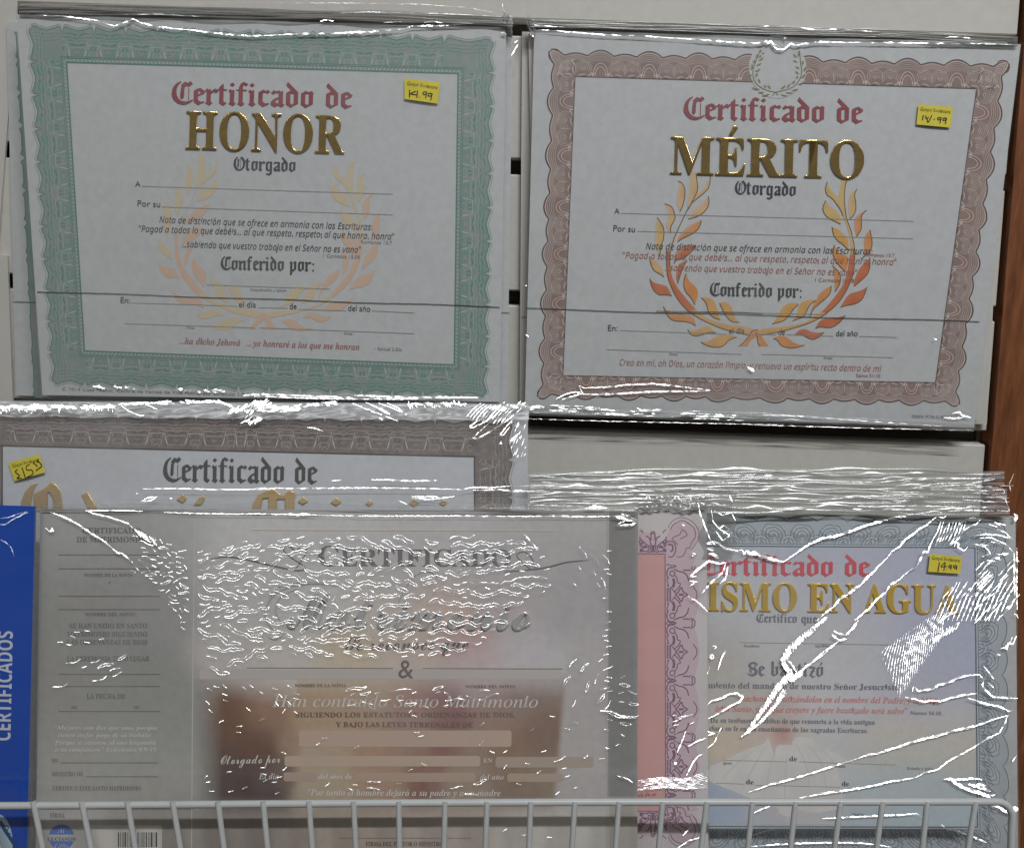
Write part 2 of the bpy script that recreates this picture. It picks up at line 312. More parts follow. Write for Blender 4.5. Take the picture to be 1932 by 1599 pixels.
 'a': [256,[190,-8,-29,9,-12,25,-36,-24,-42,-9,-23,4,-18,12,-15,38,8,30,24,24,101,41,0,38,-9,30,-29,10,-24,-4,-8,-12,7,-13,7,-19,-10,-22,-24,-8,-25,9,-8,25,12,31,34,22,50,8,45,-5,30,-14,17,-25,5,-36,0,-110,2,-17,7,-4,12,5,6,-10,-26,-22],[113,25,17,6,18,16,0,79,-45,-23,-11,-18,-4,-23,6,-28]],
 'b': [269,[32,-9,0,298,-5,30,-21,8,0,12,97,0,0,-131,28,22,34,7,46,-14,32,-40,12,-59,-15,-68,-39,-46,-27,-13,-31,-5,-33,8,-32,21,-38,-30],[136,11,22,6,15,20,10,82,-11,68,-14,16,-21,6,-21,-8,-13,-21,0,-129,8,-30]],
 'c': [218,[116,-8,-51,16,-37,43,-13,61,15,64,41,45,28,12,31,5,32,-4,24,-12,15,-18,6,-21,-9,-23,-22,-8,-22,9,-8,26,1,8,0,7,-5,14,-16,5,-19,-5,-13,-15,-10,-61,4,-48,14,-35,22,-21,28,-7,26,6,24,19,10,-9,-43,-39]],
 'd': [275,[104,-8,-46,16,-32,42,-11,60,12,67,34,44,48,16,31,-7,26,-21,0,90,-8,21,-27,7,0,12,107,0,0,-283,4,-26,21,-9,0,-13,-97,-16,0,37,-26,-27],[128,21,22,10,16,26,0,123,-12,21,-24,8,-20,-6,-13,-17,-9,-72,9,-70,12,-17]],
 'e': [224,[115,-8,-52,16,-35,43,-13,66,13,62,37,43,52,15,39,-7,29,-21,19,-35,7,-45,0,-5,-124,0,4,-41,12,-28,19,-18,27,-5,27,8,25,24,11,-10,-43,-46],[87,143,63,0,0,17,-6,46,-9,11,-15,4,-15,-4,-10,-13,-8,-52]],
 'f': [159,[11,0,0,12,19,4,7,10,2,29,0,151,-27,0,0,25,27,0,0,32,6,35,18,26,29,17,38,5,28,-4,21,-10,13,-16,4,-18,-8,-25,-21,-8,-21,7,-8,19,6,22,2,5,1,4,-13,8,-20,-10,-4,-29,0,-60,42,0,0,-25,-42,0,0,-157,8,-30,31,-7,0,-12]],
 'g': [244,[109,-105,-43,4,-30,10,-19,16,-6,19,10,22,30,15,-25,18,-8,24,14,32,44,27,-45,30,-15,46,14,41,35,28,52,10,57,-10,62,0,0,-27,-36,0,13,-23,4,-25,-11,-39,-32,-27,-46,-9,-11,0,-11,1,-22,-8,-9,-17,8,-12,22,-4,26,0,62,-7,32,-20,10,-38,-8,-32,-24,-24,-40,-15],[117,93,15,4,10,12,7,48,-7,49,-10,11,-15,4,-15,-4,-10,-11,-7,-49,7,-48,10,-12],[120,-87,57,10,14,12,5,16,-10,18,-33,5,-81,0,-13,-12,-4,-16,16,-23]],
 'i': [147,[75,270,-27,10,-10,27,10,27,27,11,27,-11,11,-27,-11,-27],[14,0,0,12,20,7,5,23,0,146,-4,24,-20,7,1,12,95,0,0,-189,4,-22,19,-8,0,-12]],
 'l': [149,[14,0,0,12,20,7,5,23,0,254,-4,24,-20,7,0,12,96,0,0,-297,4,-22,19,-8,0,-12]],
 'm': [413,[14,0,0,12,20,7,5,23,0,147,-5,22,-20,8,0,12,95,0,0,-34,31,30,37,10,41,-11,21,-31,32,31,40,11,28,-5,20,-15,12,-25,4,-34,0,-116,5,-23,19,-7,0,-12,-118,0,0,12,19,8,5,22,0,120,-4,30,-20,10,-21,-6,-18,-19,0,-135,4,-22,19,-8,0,-12,-116,0,0,12,19,8,5,22,0,120,-5,30,-19,10,-22,-7,-18,-20,0,-133,5,-22,18,-8,0,-12]],
 'n': [284,[14,0,0,12,20,7,5,23,0,147,-5,22,-20,8,0,12,96,0,0,-32,32,29,39,9,28,-5,21,-15,12,-25,4,-34,0,-116,5,-23,20,-7,0,-12,-120,0,0,12,3,0,16,7,5,23,0,120,-4,30,-20,10,-22,-7,-19,-20,0,-133,5,-23,19,-7,0,-12]],
 'o': [251,[126,-8,-32,5,-27,12,-39,43,-14,63,14,63,39,43,58,16,58,-15,39,-43,14,-64,-14,-64,-39,-43],[126,9,17,5,13,15,6,32,2,54,-9,87,-12,15,-17,6,-19,-6,-11,-15,-9,-87,2,-54,7,-32,12,-15]],
 'p': [277,[13,-104,0,12,17,5,8,12,1,27,0,229,-4,30,-20,9,0,11,92,0,0,-35,27,31,38,11,46,-16,31,-42,12,-61,-12,-65,-32,-45,-23,-12,-25,-5,-33,8,-26,24,0,-67,3,-30,11,-15,23,-4,0,-12],[146,21,19,6,13,17,10,71,-8,70,-12,16,-20,6,-21,-8,-17,-24,0,-124,15,-22]],
 'q': [271,[130,-104,0,12,29,7,8,23,0,84,-28,-22,-33,-7,-47,15,-32,40,-12,59,15,68,39,46,27,12,31,5,33,-7,32,-21,38,29,8,0,0,-301,5,-23,21,-7,0,-12],[133,22,22,8,12,20,0,130,-9,30,-24,10,-22,-7,-14,-18,-11,-79,10,-71,14,-17]],
 'r': [214,[14,0,0,12,20,7,5,23,0,146,-4,24,-20,7,1,12,93,0,0,-43,30,36,35,13,31,-11,11,-28,-9,-23,-22,-9,-20,6,-11,14,-13,8,-20,-14,-10,-37,0,-101,7,-23,29,-7,0,-12]],
 's': [215,[113,-8,-48,13,-10,2,-17,-14,-11,0,0,86,13,0,25,-50,19,-13,21,-5,28,9,10,24,-7,19,-20,15,-36,19,-39,29,-13,38,5,29,15,24,25,15,32,6,19,-3,24,-6,6,-1,5,-1,13,11,10,0,0,-73,-12,0,-24,41,-35,15,-24,-8,-9,-20,8,-20,23,-15,34,-17,37,-28,12,-42,-6,-33,-16,-24,-25,-16]],
 't': [170,[92,-7,-26,4,-17,11,-13,45,0,155,-21,0,0,15,51,52,30,41,12,0,0,-85,47,0,0,-23,-47,0,0,-147,3,-23,14,-8,16,6,13,20,12,-7,-30,-42]],
 'u': [279,[98,-8,-30,6,-19,15,-11,25,-4,34,0,113,-5,25,-20,9,0,12,97,0,0,-176,6,-21,20,-7,21,5,17,17,0,136,-5,26,-24,8,0,12,100,0,0,-179,6,-23,21,-7,0,-12,-98,-18,0,38,-31,-27]],
 'v': [228,[106,-8,-77,193,-13,24,-18,10,0,12,124,0,0,-12,-6,0,-15,-3,-5,-10,1,-6,41,-109,38,97,4,15,-7,12,-21,4,0,12,75,0,0,-11,-20,-12,-13,-27,-75,-189]],
 'y': [224,[39,-105,-31,12,-13,31,9,22,23,10,21,-7,8,-20,-1,-4,0,-4,9,-8,21,18,11,22,9,29,-78,191,-9,18,-6,9,-15,5,-1,12,125,0,0,-12,-20,-3,-5,-11,1,-6,2,-8,39,-102,34,91,4,14,1,10,-6,12,-20,3,0,12,72,0,0,-12,-17,-10,-13,-28,-72,-199,-25,-53,-25,-26]],
 'z': [218,[10,0,0,11,115,203,-29,0,-42,-12,-21,-41,-13,0,4,70,181,0,0,-14,-111,-198,20,0,30,3,22,11,28,47,12,0,-6,-80]],
},
'SI': {
 'A': [345,[-63,0,2,10,32,8,29,24,80,93,185,219,10,0,-12,-311,9,-25,34,-8,-1,-10,-140,0,2,10,4,0,32,10,10,38,2,60,-116,0,-13,-6,-37,-45,-25,-40,8,-14,27,-3,-3,-10],[107,136,109,0,6,137]],
 'G': [403,[183,-8,-46,5,-40,13,-33,21,-24,29,-15,34,-5,41,15,72,41,66,59,51,52,22,57,8,64,-12,25,-10,13,-3,16,5,13,16,8,0,-23,-106,-8,0,-11,39,-22,29,-32,19,-40,6,-45,-7,-39,-22,-34,-35,-27,-45,-17,-50,-6,-49,7,-51,23,-38,35,-24,46,-8,48,11,17,13,9,16,18,70,2,10,1,10,-10,17,-35,5,2,9,144,0,-3,-9,-28,-5,-15,-15,-5,-13,-5,-18,-20,-83,-62,-25]],
 'H': [387,[-25,0,2,10,28,4,15,13,11,27,63,233,4,25,-9,18,-28,6,2,10,138,0,-2,-10,-36,-9,-18,-37,-21,-77,-2,-11,4,-7,12,-2,128,0,12,2,6,9,22,83,4,25,-9,18,-29,6,3,10,138,0,-3,-10,-4,0,-32,-9,-17,-35,-62,-232,-4,-15,-1,-11,9,-18,29,-6,-3,-10,-138,0,3,10,27,4,16,13,10,27,28,104,1,4,0,4,-4,7,-12,1,-128,0,-12,-2,-5,-8,-28,-104,-4,-15,-1,-11,9,-18,29,-6,-3,-10]],
 'M': [439,[-27,0,3,10,27,4,16,13,11,27,65,233,5,25,-9,18,-29,6,3,10,93,0,36,-265,176,265,95,0,-3,-10,-4,0,-32,-9,-18,-35,-62,-232,-3,-15,-2,-11,9,-18,29,-6,-2,-10,-137,0,2,9,26,5,16,15,12,33,62,230,-195,-292,-7,0,-39,293,-60,-216,-7,-41,8,-20,30,-6,-3,-10]],
 'S': [275,[114,-7,-71,15,-6,2,-6,0,-12,-4,-8,-12,-9,0,17,115,10,0,6,-43,16,-32,25,-19,33,-7,34,9,24,25,9,36,-6,26,-16,26,-17,20,-22,23,-39,48,-10,42,12,47,35,32,52,12,23,-2,21,-5,16,-5,8,-2,19,12,10,0,-16,-101,-8,0,-5,37,-13,28,-20,16,-27,6,-24,-4,-18,-12,-12,-18,-4,-24,10,-31,25,-32,22,-24,24,-26,21,-34,7,-39,-4,-27,-10,-25,-39,-36]],
 'a': [254,[37,-6,-17,3,-14,11,-11,40,5,41,14,42,22,39,31,34,34,24,36,8,24,-7,12,-20,7,21,38,0,-46,-163,-7,-34,9,-7,36,34,7,-6,-38,-45,-33,-15,-16,6,-5,17,17,71,-53,-71,-26,-17],[61,25,25,11,27,29,25,40,18,45,7,42,-6,23,-19,8,-24,-7,-22,-18,-37,-67,-11,-40,-4,-36,5,-23]],
 'c': [222,[74,-6,-31,6,-24,17,-15,28,-5,36,10,49,27,47,40,36,35,17,38,6,36,-11,14,-26,-7,-21,-18,-8,-17,5,-5,15,2,9,6,9,2,4,2,4,-17,7,-26,-6,-24,-15,-22,-25,-16,-31,-15,-66,3,-26,10,-20,15,-13,19,-4,39,11,40,33,8,-8,-52,-44]],
 'd': [264,[46,-6,-22,4,-17,12,-10,19,-4,26,11,52,29,55,41,46,35,21,34,7,24,-5,14,-12,22,91,2,7,0,8,-5,11,-19,3,-7,0,2,9,52,9,24,6,5,-5,-1,-5,-1,-4,-76,-289,-3,-15,-2,-12,3,-8,9,-2,17,9,25,28,8,-6,-40,-45,-34,-15,-20,6,-6,20,14,64,-51,-68,-26,-16],[68,21,27,11,28,32,25,42,18,46,7,41,-7,23,-18,8,-25,-6,-25,-18,-23,-29,-19,-38,-18,-75,8,-27]],
 'f': [148,[-36,-114,-23,8,-9,19,5,17,13,5,13,-4,4,-12,-2,-8,-2,-6,6,-5,13,5,10,14,10,26,8,36,43,230,-48,0,4,16,47,0,6,27,15,46,23,34,29,21,32,8,32,-11,12,-25,-6,-17,-18,-6,-14,5,-4,15,0,5,2,4,2,6,-4,7,-10,3,-14,-4,-11,-12,-17,-47,-13,-59,59,0,-3,-16,-59,0,-20,-99,-25,-106,-25,-70,-28,-37]],
 'i': [132,[91,293,-18,8,-7,18,7,18,18,8,18,-8,8,-18,-7,-19],[25,-6,-19,7,-6,21,3,18,6,24,32,116,2,9,2,8,-8,13,-24,4,2,9,33,4,24,4,20,5,6,-6,-1,-5,-1,-4,-49,-162,-4,-20,3,-11,8,-4,18,10,25,28,7,-7,-41,-46]],
 'l': [129,[24,-6,-19,7,-7,19,4,20,8,34,63,233,3,15,-7,16,-25,4,1,9,32,4,23,4,22,4,6,-5,-3,-11,-78,-285,-5,-25,9,-11,16,8,24,27,8,-7,-41,-45]],
 'm': [410,[305,-6,-19,8,-6,21,6,35,30,105,5,27,-4,11,-11,4,-29,-13,-35,-36,-34,-54,-21,-48,-17,-54,-39,0,44,151,8,41,-4,9,-10,4,-23,-9,-30,-25,-31,-38,-21,-37,-17,-44,-17,-52,-40,0,47,158,6,23,3,15,-8,14,-25,4,2,9,55,8,15,3,7,2,5,-6,-1,-5,-1,-4,-27,-89,69,77,31,20,28,6,23,-7,7,-22,-14,-69,64,74,30,18,28,6,23,-7,7,-23,-2,-17,-5,-22,-32,-117,-2,-6,0,-6,9,-11,17,10,10,12,13,17,7,-8,-37,-47]],
 'n': [271,[166,-7,-19,8,-6,20,20,84,20,84,-4,12,-9,4,-23,-9,-26,-23,-27,-32,-23,-35,-37,-106,-41,0,49,165,6,31,-6,13,-23,3,-4,0,2,9,35,5,25,5,22,5,2,-2,0,-5,-30,-97,71,77,31,19,25,7,22,-7,7,-21,-2,-20,-5,-21,-29,-100,-5,-18,-1,-11,2,-9,8,-3,17,11,22,32,8,-6,-37,-51,-18,-13]],
 'o': [261,[79,-6,-34,6,-26,16,-16,26,-6,34,13,57,36,51,49,38,55,14,35,-6,26,-17,17,-26,6,-33,-11,-51,-29,-48,-42,-38,-36,-17],[84,9,40,15,33,40,24,52,9,53,-11,40,-13,10,-19,4,-24,-6,-24,-18,-23,-27,-18,-35,-12,-39,-4,-36,11,-40,13,-10]],
 'r': [167,[-10,0,44,156,8,37,-7,15,-25,4,1,9,33,6,23,4,21,5,5,-7,-26,-95,51,76,20,19,17,7,16,-7,6,-18,-8,-23,-20,-9,-15,6,-7,15,-30,-37,-26,-46,-40,-117]],
 's': [185,[58,-6,-34,5,-19,6,-12,-8,-9,0,10,82,9,0,4,-31,11,-22,15,-14,20,-4,29,12,12,31,-16,38,-16,20,-15,21,-13,24,-4,23,4,23,13,19,20,12,25,5,32,-5,20,-6,12,9,8,0,-10,-74,-8,0,-16,47,-14,12,-19,4,-21,-9,-8,-20,18,-39,16,-20,14,-20,12,-24,6,-25,-10,-36,-27,-26]],
 't': [139,[25,-6,-18,6,-6,20,1,13,3,13,44,165,-34,0,1,10,45,22,40,49,12,0,-19,-65,42,0,-4,-16,-42,0,-41,-153,-4,-24,9,-11,15,9,24,27,7,-8,-39,-43]],
},
'BI': {
 '"': [177,[121,231,21,0,11,69,0,58,-44,0,0,-58],[36,231,21,0,11,69,0,58,-44,0,0,-58]],
 '&': [313,[248,170,-37,-55,-48,55,48,44,15,47,-7,29,-16,23,-26,16,-33,6,-37,-6,-27,-16,-18,-25,-6,-32,12,-42,27,-37,-59,-45,-16,-26,-6,-29,7,-32,19,-26,27,-17,33,-7,50,12,58,40,39,-47,63,0,-69,80,34,45,22,45],[178,81,-36,-29,-37,-11,-29,10,-13,26,16,34,44,34],[104,261,11,23,26,9,28,-10,11,-25,-9,-26,-35,-29,-22,26]],
 ',': [109,[30,-59,25,12,19,17,14,43,-10,35,-25,14,-22,-9,-8,-20,7,-20,18,-8,-2,-30,-16,-25]],
 '-': [162,[142,134,-122,0,0,-47,122,0]],
 '.': [109,[55,56,-22,-9,-8,-21,8,-22,22,-9,21,9,9,22,-9,21]],
 '0': [250,[235,171,-8,71,-22,55,-35,36,-45,13,-45,-13,-35,-36,-22,-55,-8,-71,8,-72,22,-55,35,-36,45,-13,45,13,35,36,22,55],[186,171,-4,-54,-12,-41,-19,-25,-26,-9,-26,9,-19,25,-12,41,-4,54,4,53,12,41,19,25,26,9,26,-9,19,-25,12,-41]],
 '1': [250,[150,341,-49,0,0,-341,49,0]],
 '4': [250,[199,346,-21,0,-172,-211,0,-23,144,0,0,-112,49,0,0,112,37,0,0,44,-37,0],[149,253,1,-97,-79,0]],
 '9': [250,[94,-5,55,45,43,56,28,62,11,63,-9,50,-22,39,-34,26,-44,10,-43,-9,-33,-23,-21,-32,-7,-37,7,-39,21,-32,31,-21,38,-8,53,15,-34,-67,-70,-61],[67,245,4,22,12,17,18,11,22,4,22,-5,18,-13,13,-20,4,-23,-2,-28,-28,-14,-25,-4,-23,4,-18,11,-12,17]],
 ':': [109,[55,229,-22,-9,-8,-21,8,-21,22,-9,21,9,9,21,-9,21],[55,56,-22,-9,-8,-21,8,-22,22,-9,21,9,9,22,-9,21]],
 ';': [109,[31,-58,24,12,18,17,15,48,-10,33,-24,14,-21,-8,-9,-23,7,-20,20,-9,-2,-28,-18,-26],[85,199,-9,21,-21,9,-22,-9,-8,-21,8,-21,22,-9,21,9]],
 'E': [328,[-25,0,0,12,25,3,16,15,13,34,57,211,3,13,1,11,-8,18,-27,7,0,12,267,0,-19,-94,-14,0,0,4,-5,34,-16,23,-28,12,-39,5,-21,-2,-10,-7,-6,-15,-29,-109,14,0,43,5,26,16,20,32,13,0,-36,-138,-11,0,1,9,0,10,-4,23,-10,15,-46,11,-7,0,-7,-1,-31,-114,-3,-13,-2,-9,7,-12,26,-4,63,8,46,26,40,51,13,0,-29,-102]],
 'H': [378,[-25,0,0,12,25,3,16,15,13,34,57,211,3,13,1,13,-9,17,-26,6,0,12,156,0,0,-12,-26,-4,-15,-15,-12,-33,-23,-84,119,0,24,87,4,26,-9,17,-27,6,0,12,157,0,0,-12,-25,-4,-16,-13,-12,-32,-57,-214,-4,-25,8,-18,27,-6,0,-12,-157,0,0,12,25,3,17,15,12,34,27,101,-120,0,-27,-104,-4,-26,8,-17,27,-6,0,-12]],
 'J': [222,[24,-52,-55,13,-13,16,-5,23,9,25,25,10,22,-7,8,-19,-1,-10,-4,-11,-6,-12,12,-9,21,12,14,35,70,261,3,13,1,11,-8,18,-27,7,0,12,156,0,0,-12,-26,-4,-15,-15,-12,-33,-65,-239,-15,-39,-21,-26,-30,-15]],
 'M': [437,[140,-8,-33,278,-56,-209,-4,-26,8,-17,27,-6,0,-12,-108,0,0,12,25,3,17,15,12,34,57,211,4,25,-9,18,-26,6,0,12,113,0,29,-238,154,238,113,0,0,-12,-26,-4,-16,-15,-12,-33,-56,-211,-3,-13,-1,-13,8,-17,27,-6,0,-12,-157,0,0,12,27,4,15,14,5,13,7,21,57,215,-184,-287]],
 'P': [305,[-25,0,0,12,25,3,16,15,13,34,57,211,3,13,1,13,-9,16,-26,7,0,12,138,0,49,-5,35,-15,21,-24,7,-34,-4,-27,-13,-24,-47,-35,-95,-12,-18,0,-27,-99,-4,-26,8,-17,27,-6,0,-12],[148,177,36,6,27,19,16,29,5,39,-11,36,-33,13,-17,-6,-8,-21,-30,-114,8,-1]],
 'S': [275,[115,-9,-72,17,-14,3,-11,-4,-11,-13,-14,0,27,114,14,0,0,-4,4,-41,15,-30,23,-18,32,-5,31,9,22,23,9,31,-7,27,-22,27,-35,33,-33,32,-16,28,-5,31,14,48,36,33,53,13,30,-4,35,-9,13,-3,22,14,13,0,-24,-103,-14,0,0,6,0,5,-8,40,-23,26,-32,10,-37,-15,-16,-38,9,-28,24,-26,16,-16,18,-15,37,-44,14,-51,-8,-43,-23,-32,-37,-21]],
 'a': [250,[40,-7,-22,5,-17,12,-11,20,-4,25,10,55,28,54,38,42,32,18,29,7,24,-9,13,-24,8,28,53,0,-41,-145,-7,-26,-3,-13,8,-12,15,9,19,26,11,-7,-38,-48,-38,-17,-24,9,-7,24,1,13,4,17,-38,-47],[69,31,23,11,22,29,17,39,12,40,5,35,-5,18,-15,6,-23,-13,-24,-33,-19,-44,-10,-33,-3,-26,5,-22]],
 'b': [240,[57,-7,-31,4,-25,12,-10,14,3,16,68,240,6,28,-6,12,-18,4,-8,0,0,13,49,5,56,9,-45,-160,32,30,35,11,21,-5,18,-13,11,-21,4,-27,-11,-55,-30,-52,-42,-41,-37,-18],[68,11,27,10,24,28,19,37,13,42,5,38,-6,22,-17,8,-18,-6,-15,-17,-14,-29,-14,-41,-15,-51,-5,-27,4,-11]],
 'c': [206,[69,-7,-32,5,-24,16,-15,25,-5,34,5,36,14,36,23,34,31,27,33,18,34,7,42,-14,16,-31,-9,-25,-23,-9,-20,7,-8,18,5,15,5,13,-13,10,-24,-14,-24,-35,-18,-46,-6,-47,10,-35,26,-12,30,11,30,35,14,-10,-45,-52,-25,-13]],
 'd': [249,[41,-7,-22,4,-16,14,-11,21,-4,29,9,49,25,50,36,43,32,21,32,7,37,-12,18,65,3,13,1,10,-7,12,-21,3,0,14,49,6,53,8,-78,-288,-4,-17,-2,-9,6,-5,13,8,20,27,11,-8,-38,-48,-35,-17,-23,8,-8,25,5,31,-38,-48],[72,31,23,12,21,31,18,40,12,41,4,31,-4,19,-14,6,-21,-11,-22,-28,-19,-37,-15,-41,-5,-35,6,-21]],
 'e': [201,[65,-7,-30,5,-23,16,-15,25,-5,34,12,55,33,51,45,37,49,15,40,-13,15,-33,-8,-29,-24,-27,-40,-22,-55,-14,-3,-27,9,-29,26,-10,27,11,28,33,14,-9,-42,-52,-25,-13],[62,109,43,19,29,30,10,36,-5,15,-11,5,-17,-7,-17,-19]],
 'f': [144,[-49,-104,-32,12,-12,29,7,20,18,7,17,-6,6,-17,-4,-14,-4,-7,9,-7,19,11,14,27,14,51,16,76,26,127,-35,0,4,21,35,0,19,54,26,39,30,23,34,8,38,-11,14,-28,-6,-20,-20,-7,-17,7,-7,17,4,12,4,9,-8,6,-15,-7,-12,-19,-25,-83,42,0,-3,-21,-42,0,-26,-121,-31,-105,-40,-62,-26,-15]],
 'g': [222,[58,-104,-41,4,-30,12,-19,17,-6,21,15,31,48,23,-20,17,-7,17,11,24,34,23,-28,25,-8,31,14,44,38,33,52,13,38,-7,33,-18,43,0,-2,-21,-28,0,1,-8,1,-9,-15,-46,-39,-32,-55,-12,-26,1,-13,-17,21,-15,31,-9,34,-14,26,-17,13,-34,-15,-40,-41,-27],[87,93,24,13,19,34,8,44,-6,22,-16,8,-25,-14,-20,-35,-7,-43,6,-22],[63,-87,42,11,16,27,-5,14,-13,11,-58,21,-30,-20,-9,-23,4,-16,12,-13]],
 'h': [266,[156,-7,-25,9,-8,29,6,31,16,52,17,51,4,19,-9,10,-29,-14,-30,-42,-29,-64,-22,-74,-61,0,75,279,5,18,1,9,-5,13,-18,3,-8,0,0,14,46,4,58,10,-54,-203,51,63,25,15,26,6,28,-10,10,-28,-16,-66,-24,-71,-2,-7,-1,-6,8,-11,37,41,11,-6,-42,-56]],
 'i': [144,[98,277,-23,9,-10,24,10,23,23,10,23,-10,10,-23,-10,-24],[37,-6,-27,10,-9,27,2,17,5,17,25,92,5,19,2,13,-6,11,-15,3,-4,0,-1,13,52,7,46,8,-45,-167,-5,-23,9,-9,35,35,10,-7,-39,-49]],
 'j': [132,[101,277,-24,9,-9,24,9,23,24,10,23,-10,10,-23,-10,-24],[-49,-105,-37,12,-14,28,7,21,19,7,18,-6,6,-17,-4,-13,-4,-9,10,-6,20,14,15,42,54,209,1,6,1,6,-6,11,-15,3,-5,0,-1,13,53,7,45,8,-53,-207,-19,-57,-23,-40,-30,-24]],
 'l': [129,[30,-7,-28,10,-10,27,2,16,4,17,60,214,7,32,-6,10,-15,4,-5,0,0,12,97,15,-77,-286,-3,-13,-2,-11,8,-9,15,8,21,27,10,-7,-39,-50]],
 'm': [391,[283,-6,-25,9,-8,28,5,32,16,52,17,51,5,18,-10,11,-22,-9,-24,-27,-51,-113,-15,-46,-57,0,50,166,4,18,-9,11,-27,-13,-30,-40,-29,-62,-24,-80,-60,0,43,157,5,22,2,10,-6,11,-15,3,-4,0,-1,13,100,15,-26,-87,52,66,25,15,27,6,28,-10,9,-27,-5,-32,46,52,46,17,28,-10,9,-27,-15,-67,-25,-70,-1,-8,-1,-6,8,-10,14,9,8,10,11,16,11,-8,-39,-49]],
 'n': [266,[159,-7,-26,9,-8,29,6,31,16,52,17,51,4,19,-9,10,-28,-13,-29,-39,-29,-62,-24,-80,-60,0,43,157,5,22,2,10,-6,11,-15,3,-4,0,-1,13,100,15,-26,-87,52,66,25,15,27,6,28,-10,9,-28,-4,-25,-12,-41,-27,-84,9,-11,14,9,19,26,11,-7,-40,-50]],
 'o': [235,[72,-7,-32,5,-25,17,-17,25,-6,33,12,55,32,51,44,38,51,14,34,-6,26,-16,16,-25,5,-33,-11,-54,-31,-51,-45,-38],[77,10,23,13,20,32,17,43,12,45,4,36,-6,27,-19,9,-23,-12,-21,-32,-17,-43,-11,-45,-4,-39,6,-26]],
 'p': [246,[-59,-104,0,14,21,5,10,14,6,18,58,223,3,18,-6,13,-21,3,0,12,51,8,45,7,-15,-51,38,38,39,13,21,-5,17,-12,10,-20,4,-27,-12,-61,-32,-56,-44,-41,-49,-16,-34,12,-15,-56,-3,-21,7,-14,24,-5,0,-13],[76,11,25,12,22,30,19,40,12,41,5,33,-5,21,-14,7,-19,-6,-16,-16,-28,-67,-13,-48,-6,-30,5,-13]],
 'q': [239,[56,-104,0,14,18,2,11,10,8,22,27,102,-35,-40,-40,-13,-22,4,-16,14,-11,21,-3,29,9,49,24,50,36,43,31,21,31,7,21,-5,19,-12,3,13,58,0,-72,-274,-5,-23,7,-16,24,-5,0,-13],[76,31,22,11,22,30,18,39,12,41,5,36,-5,17,-14,6,-19,-10,-21,-25,-18,-33,-13,-33,-10,-51,5,-21]],
 'r': [194,[-11,0,43,157,5,22,2,10,-6,11,-15,3,-4,0,-1,13,100,15,-28,-90,23,40,20,28,19,16,19,6,20,-9,7,-25,-8,-25,-21,-10,-25,15,-5,3,-17,-13,-22,-37,-24,-57,-22,-73]],
 's': [188,[68,-7,-47,11,-10,2,-16,-11,-13,2,13,84,15,-2,15,-51,15,-13,21,-4,21,7,7,21,-4,18,-14,22,-20,24,-22,35,-8,32,5,24,14,19,21,13,25,4,48,-8,5,-2,4,0,15,9,13,0,-11,-76,-13,1,-17,45,-30,16,-20,-8,-8,-17,20,-39,17,-20,14,-20,14,-25,5,-25,-10,-34,-26,-25]],
 't': [137,[23,-7,-26,9,-9,27,1,10,3,13,42,152,-24,0,0,17,49,28,41,47,21,0,-21,-72,39,0,-5,-20,-40,0,-37,-127,-5,-20,-2,-15,8,-11,38,40,11,-8,-41,-52,-21,-14]],
 'u': [266,[35,-7,-29,9,-10,29,4,25,11,41,17,60,7,32,-6,11,-15,3,-4,0,-1,13,46,6,54,9,-49,-172,-3,-19,9,-10,27,13,31,42,29,62,23,77,59,0,-48,-181,2,-7,6,-3,14,9,8,10,11,16,11,-8,-40,-50,-39,-17,-25,10,-9,27,9,47,-50,-63,-25,-16]],
 'v': [211,[36,-7,0,26,-2,97,-5,55,-10,25,-15,8,-5,0,-1,13,74,14,14,-44,6,-99,0,-22,27,33,19,27,14,33,-11,20,-11,23,8,21,22,8,21,-9,8,-24,-7,-33,-22,-40,-87,-105,-26,-27]],
 'y': [210,[-22,-105,-28,9,-10,22,9,20,20,8,25,-9,21,-9,13,6,16,16,12,19,6,18,-3,27,-7,45,-9,50,-10,42,-9,28,-6,13,-19,6,-6,0,0,13,24,3,19,4,27,5,11,-11,10,-31,11,-54,15,-79,32,63,11,38,-14,20,-14,23,9,22,22,9,23,-9,8,-25,-8,-34,-20,-50,-29,-58,-36,-59,-39,-51,-40,-36]],
 'z': [193,[115,-39,-36,8,-37,21,-29,14,-18,-8,-13,-8,-9,7,2,5,144,177,-62,0,-21,-2,-11,-7,-10,-20,-12,0,21,76,158,0,-141,-169,35,-26,20,-36,20,-17,7,2,3,4,-1,4,-2,3,-6,12,-1,7,7,18,19,7,20,-7,7,-20,-15,-31]],
},
'SC': {
 'M': [404,[31,-4,-22,4,-16,10,-9,15,-4,19,7,26,19,18,23,7,23,-6,8,-19,-7,-17,-25,-9,-13,-6,-5,-12,6,-11,18,-6,18,5,20,17,24,30,31,47,68,100,62,74,25,23,15,7,10,-1,3,-6,-5,-23,-15,-36,-23,-50,-23,-55,-20,-49,-8,-35,53,95,55,76,49,54,43,30,9,-1,3,-5,-1,-5,-2,-5,-34,-76,-26,-65,-21,-53,-15,-37,-12,-44,4,-5,27,13,41,33,45,41,28,24,18,9,12,-2,-58,-50,-74,-66,-29,-16,-24,-6,-16,4,-13,10,-8,15,-3,20,3,20,5,23,13,28,22,40,25,44,26,42,19,30,-43,-49,-47,-66,-26,-42,-25,-45,-20,-39,-12,-21,-10,-9,-12,-4,-12,4,-10,11,-7,37,12,51,34,74,50,83,-38,-45,-43,-59,-38,-61,-49,-70,-25,-19]],
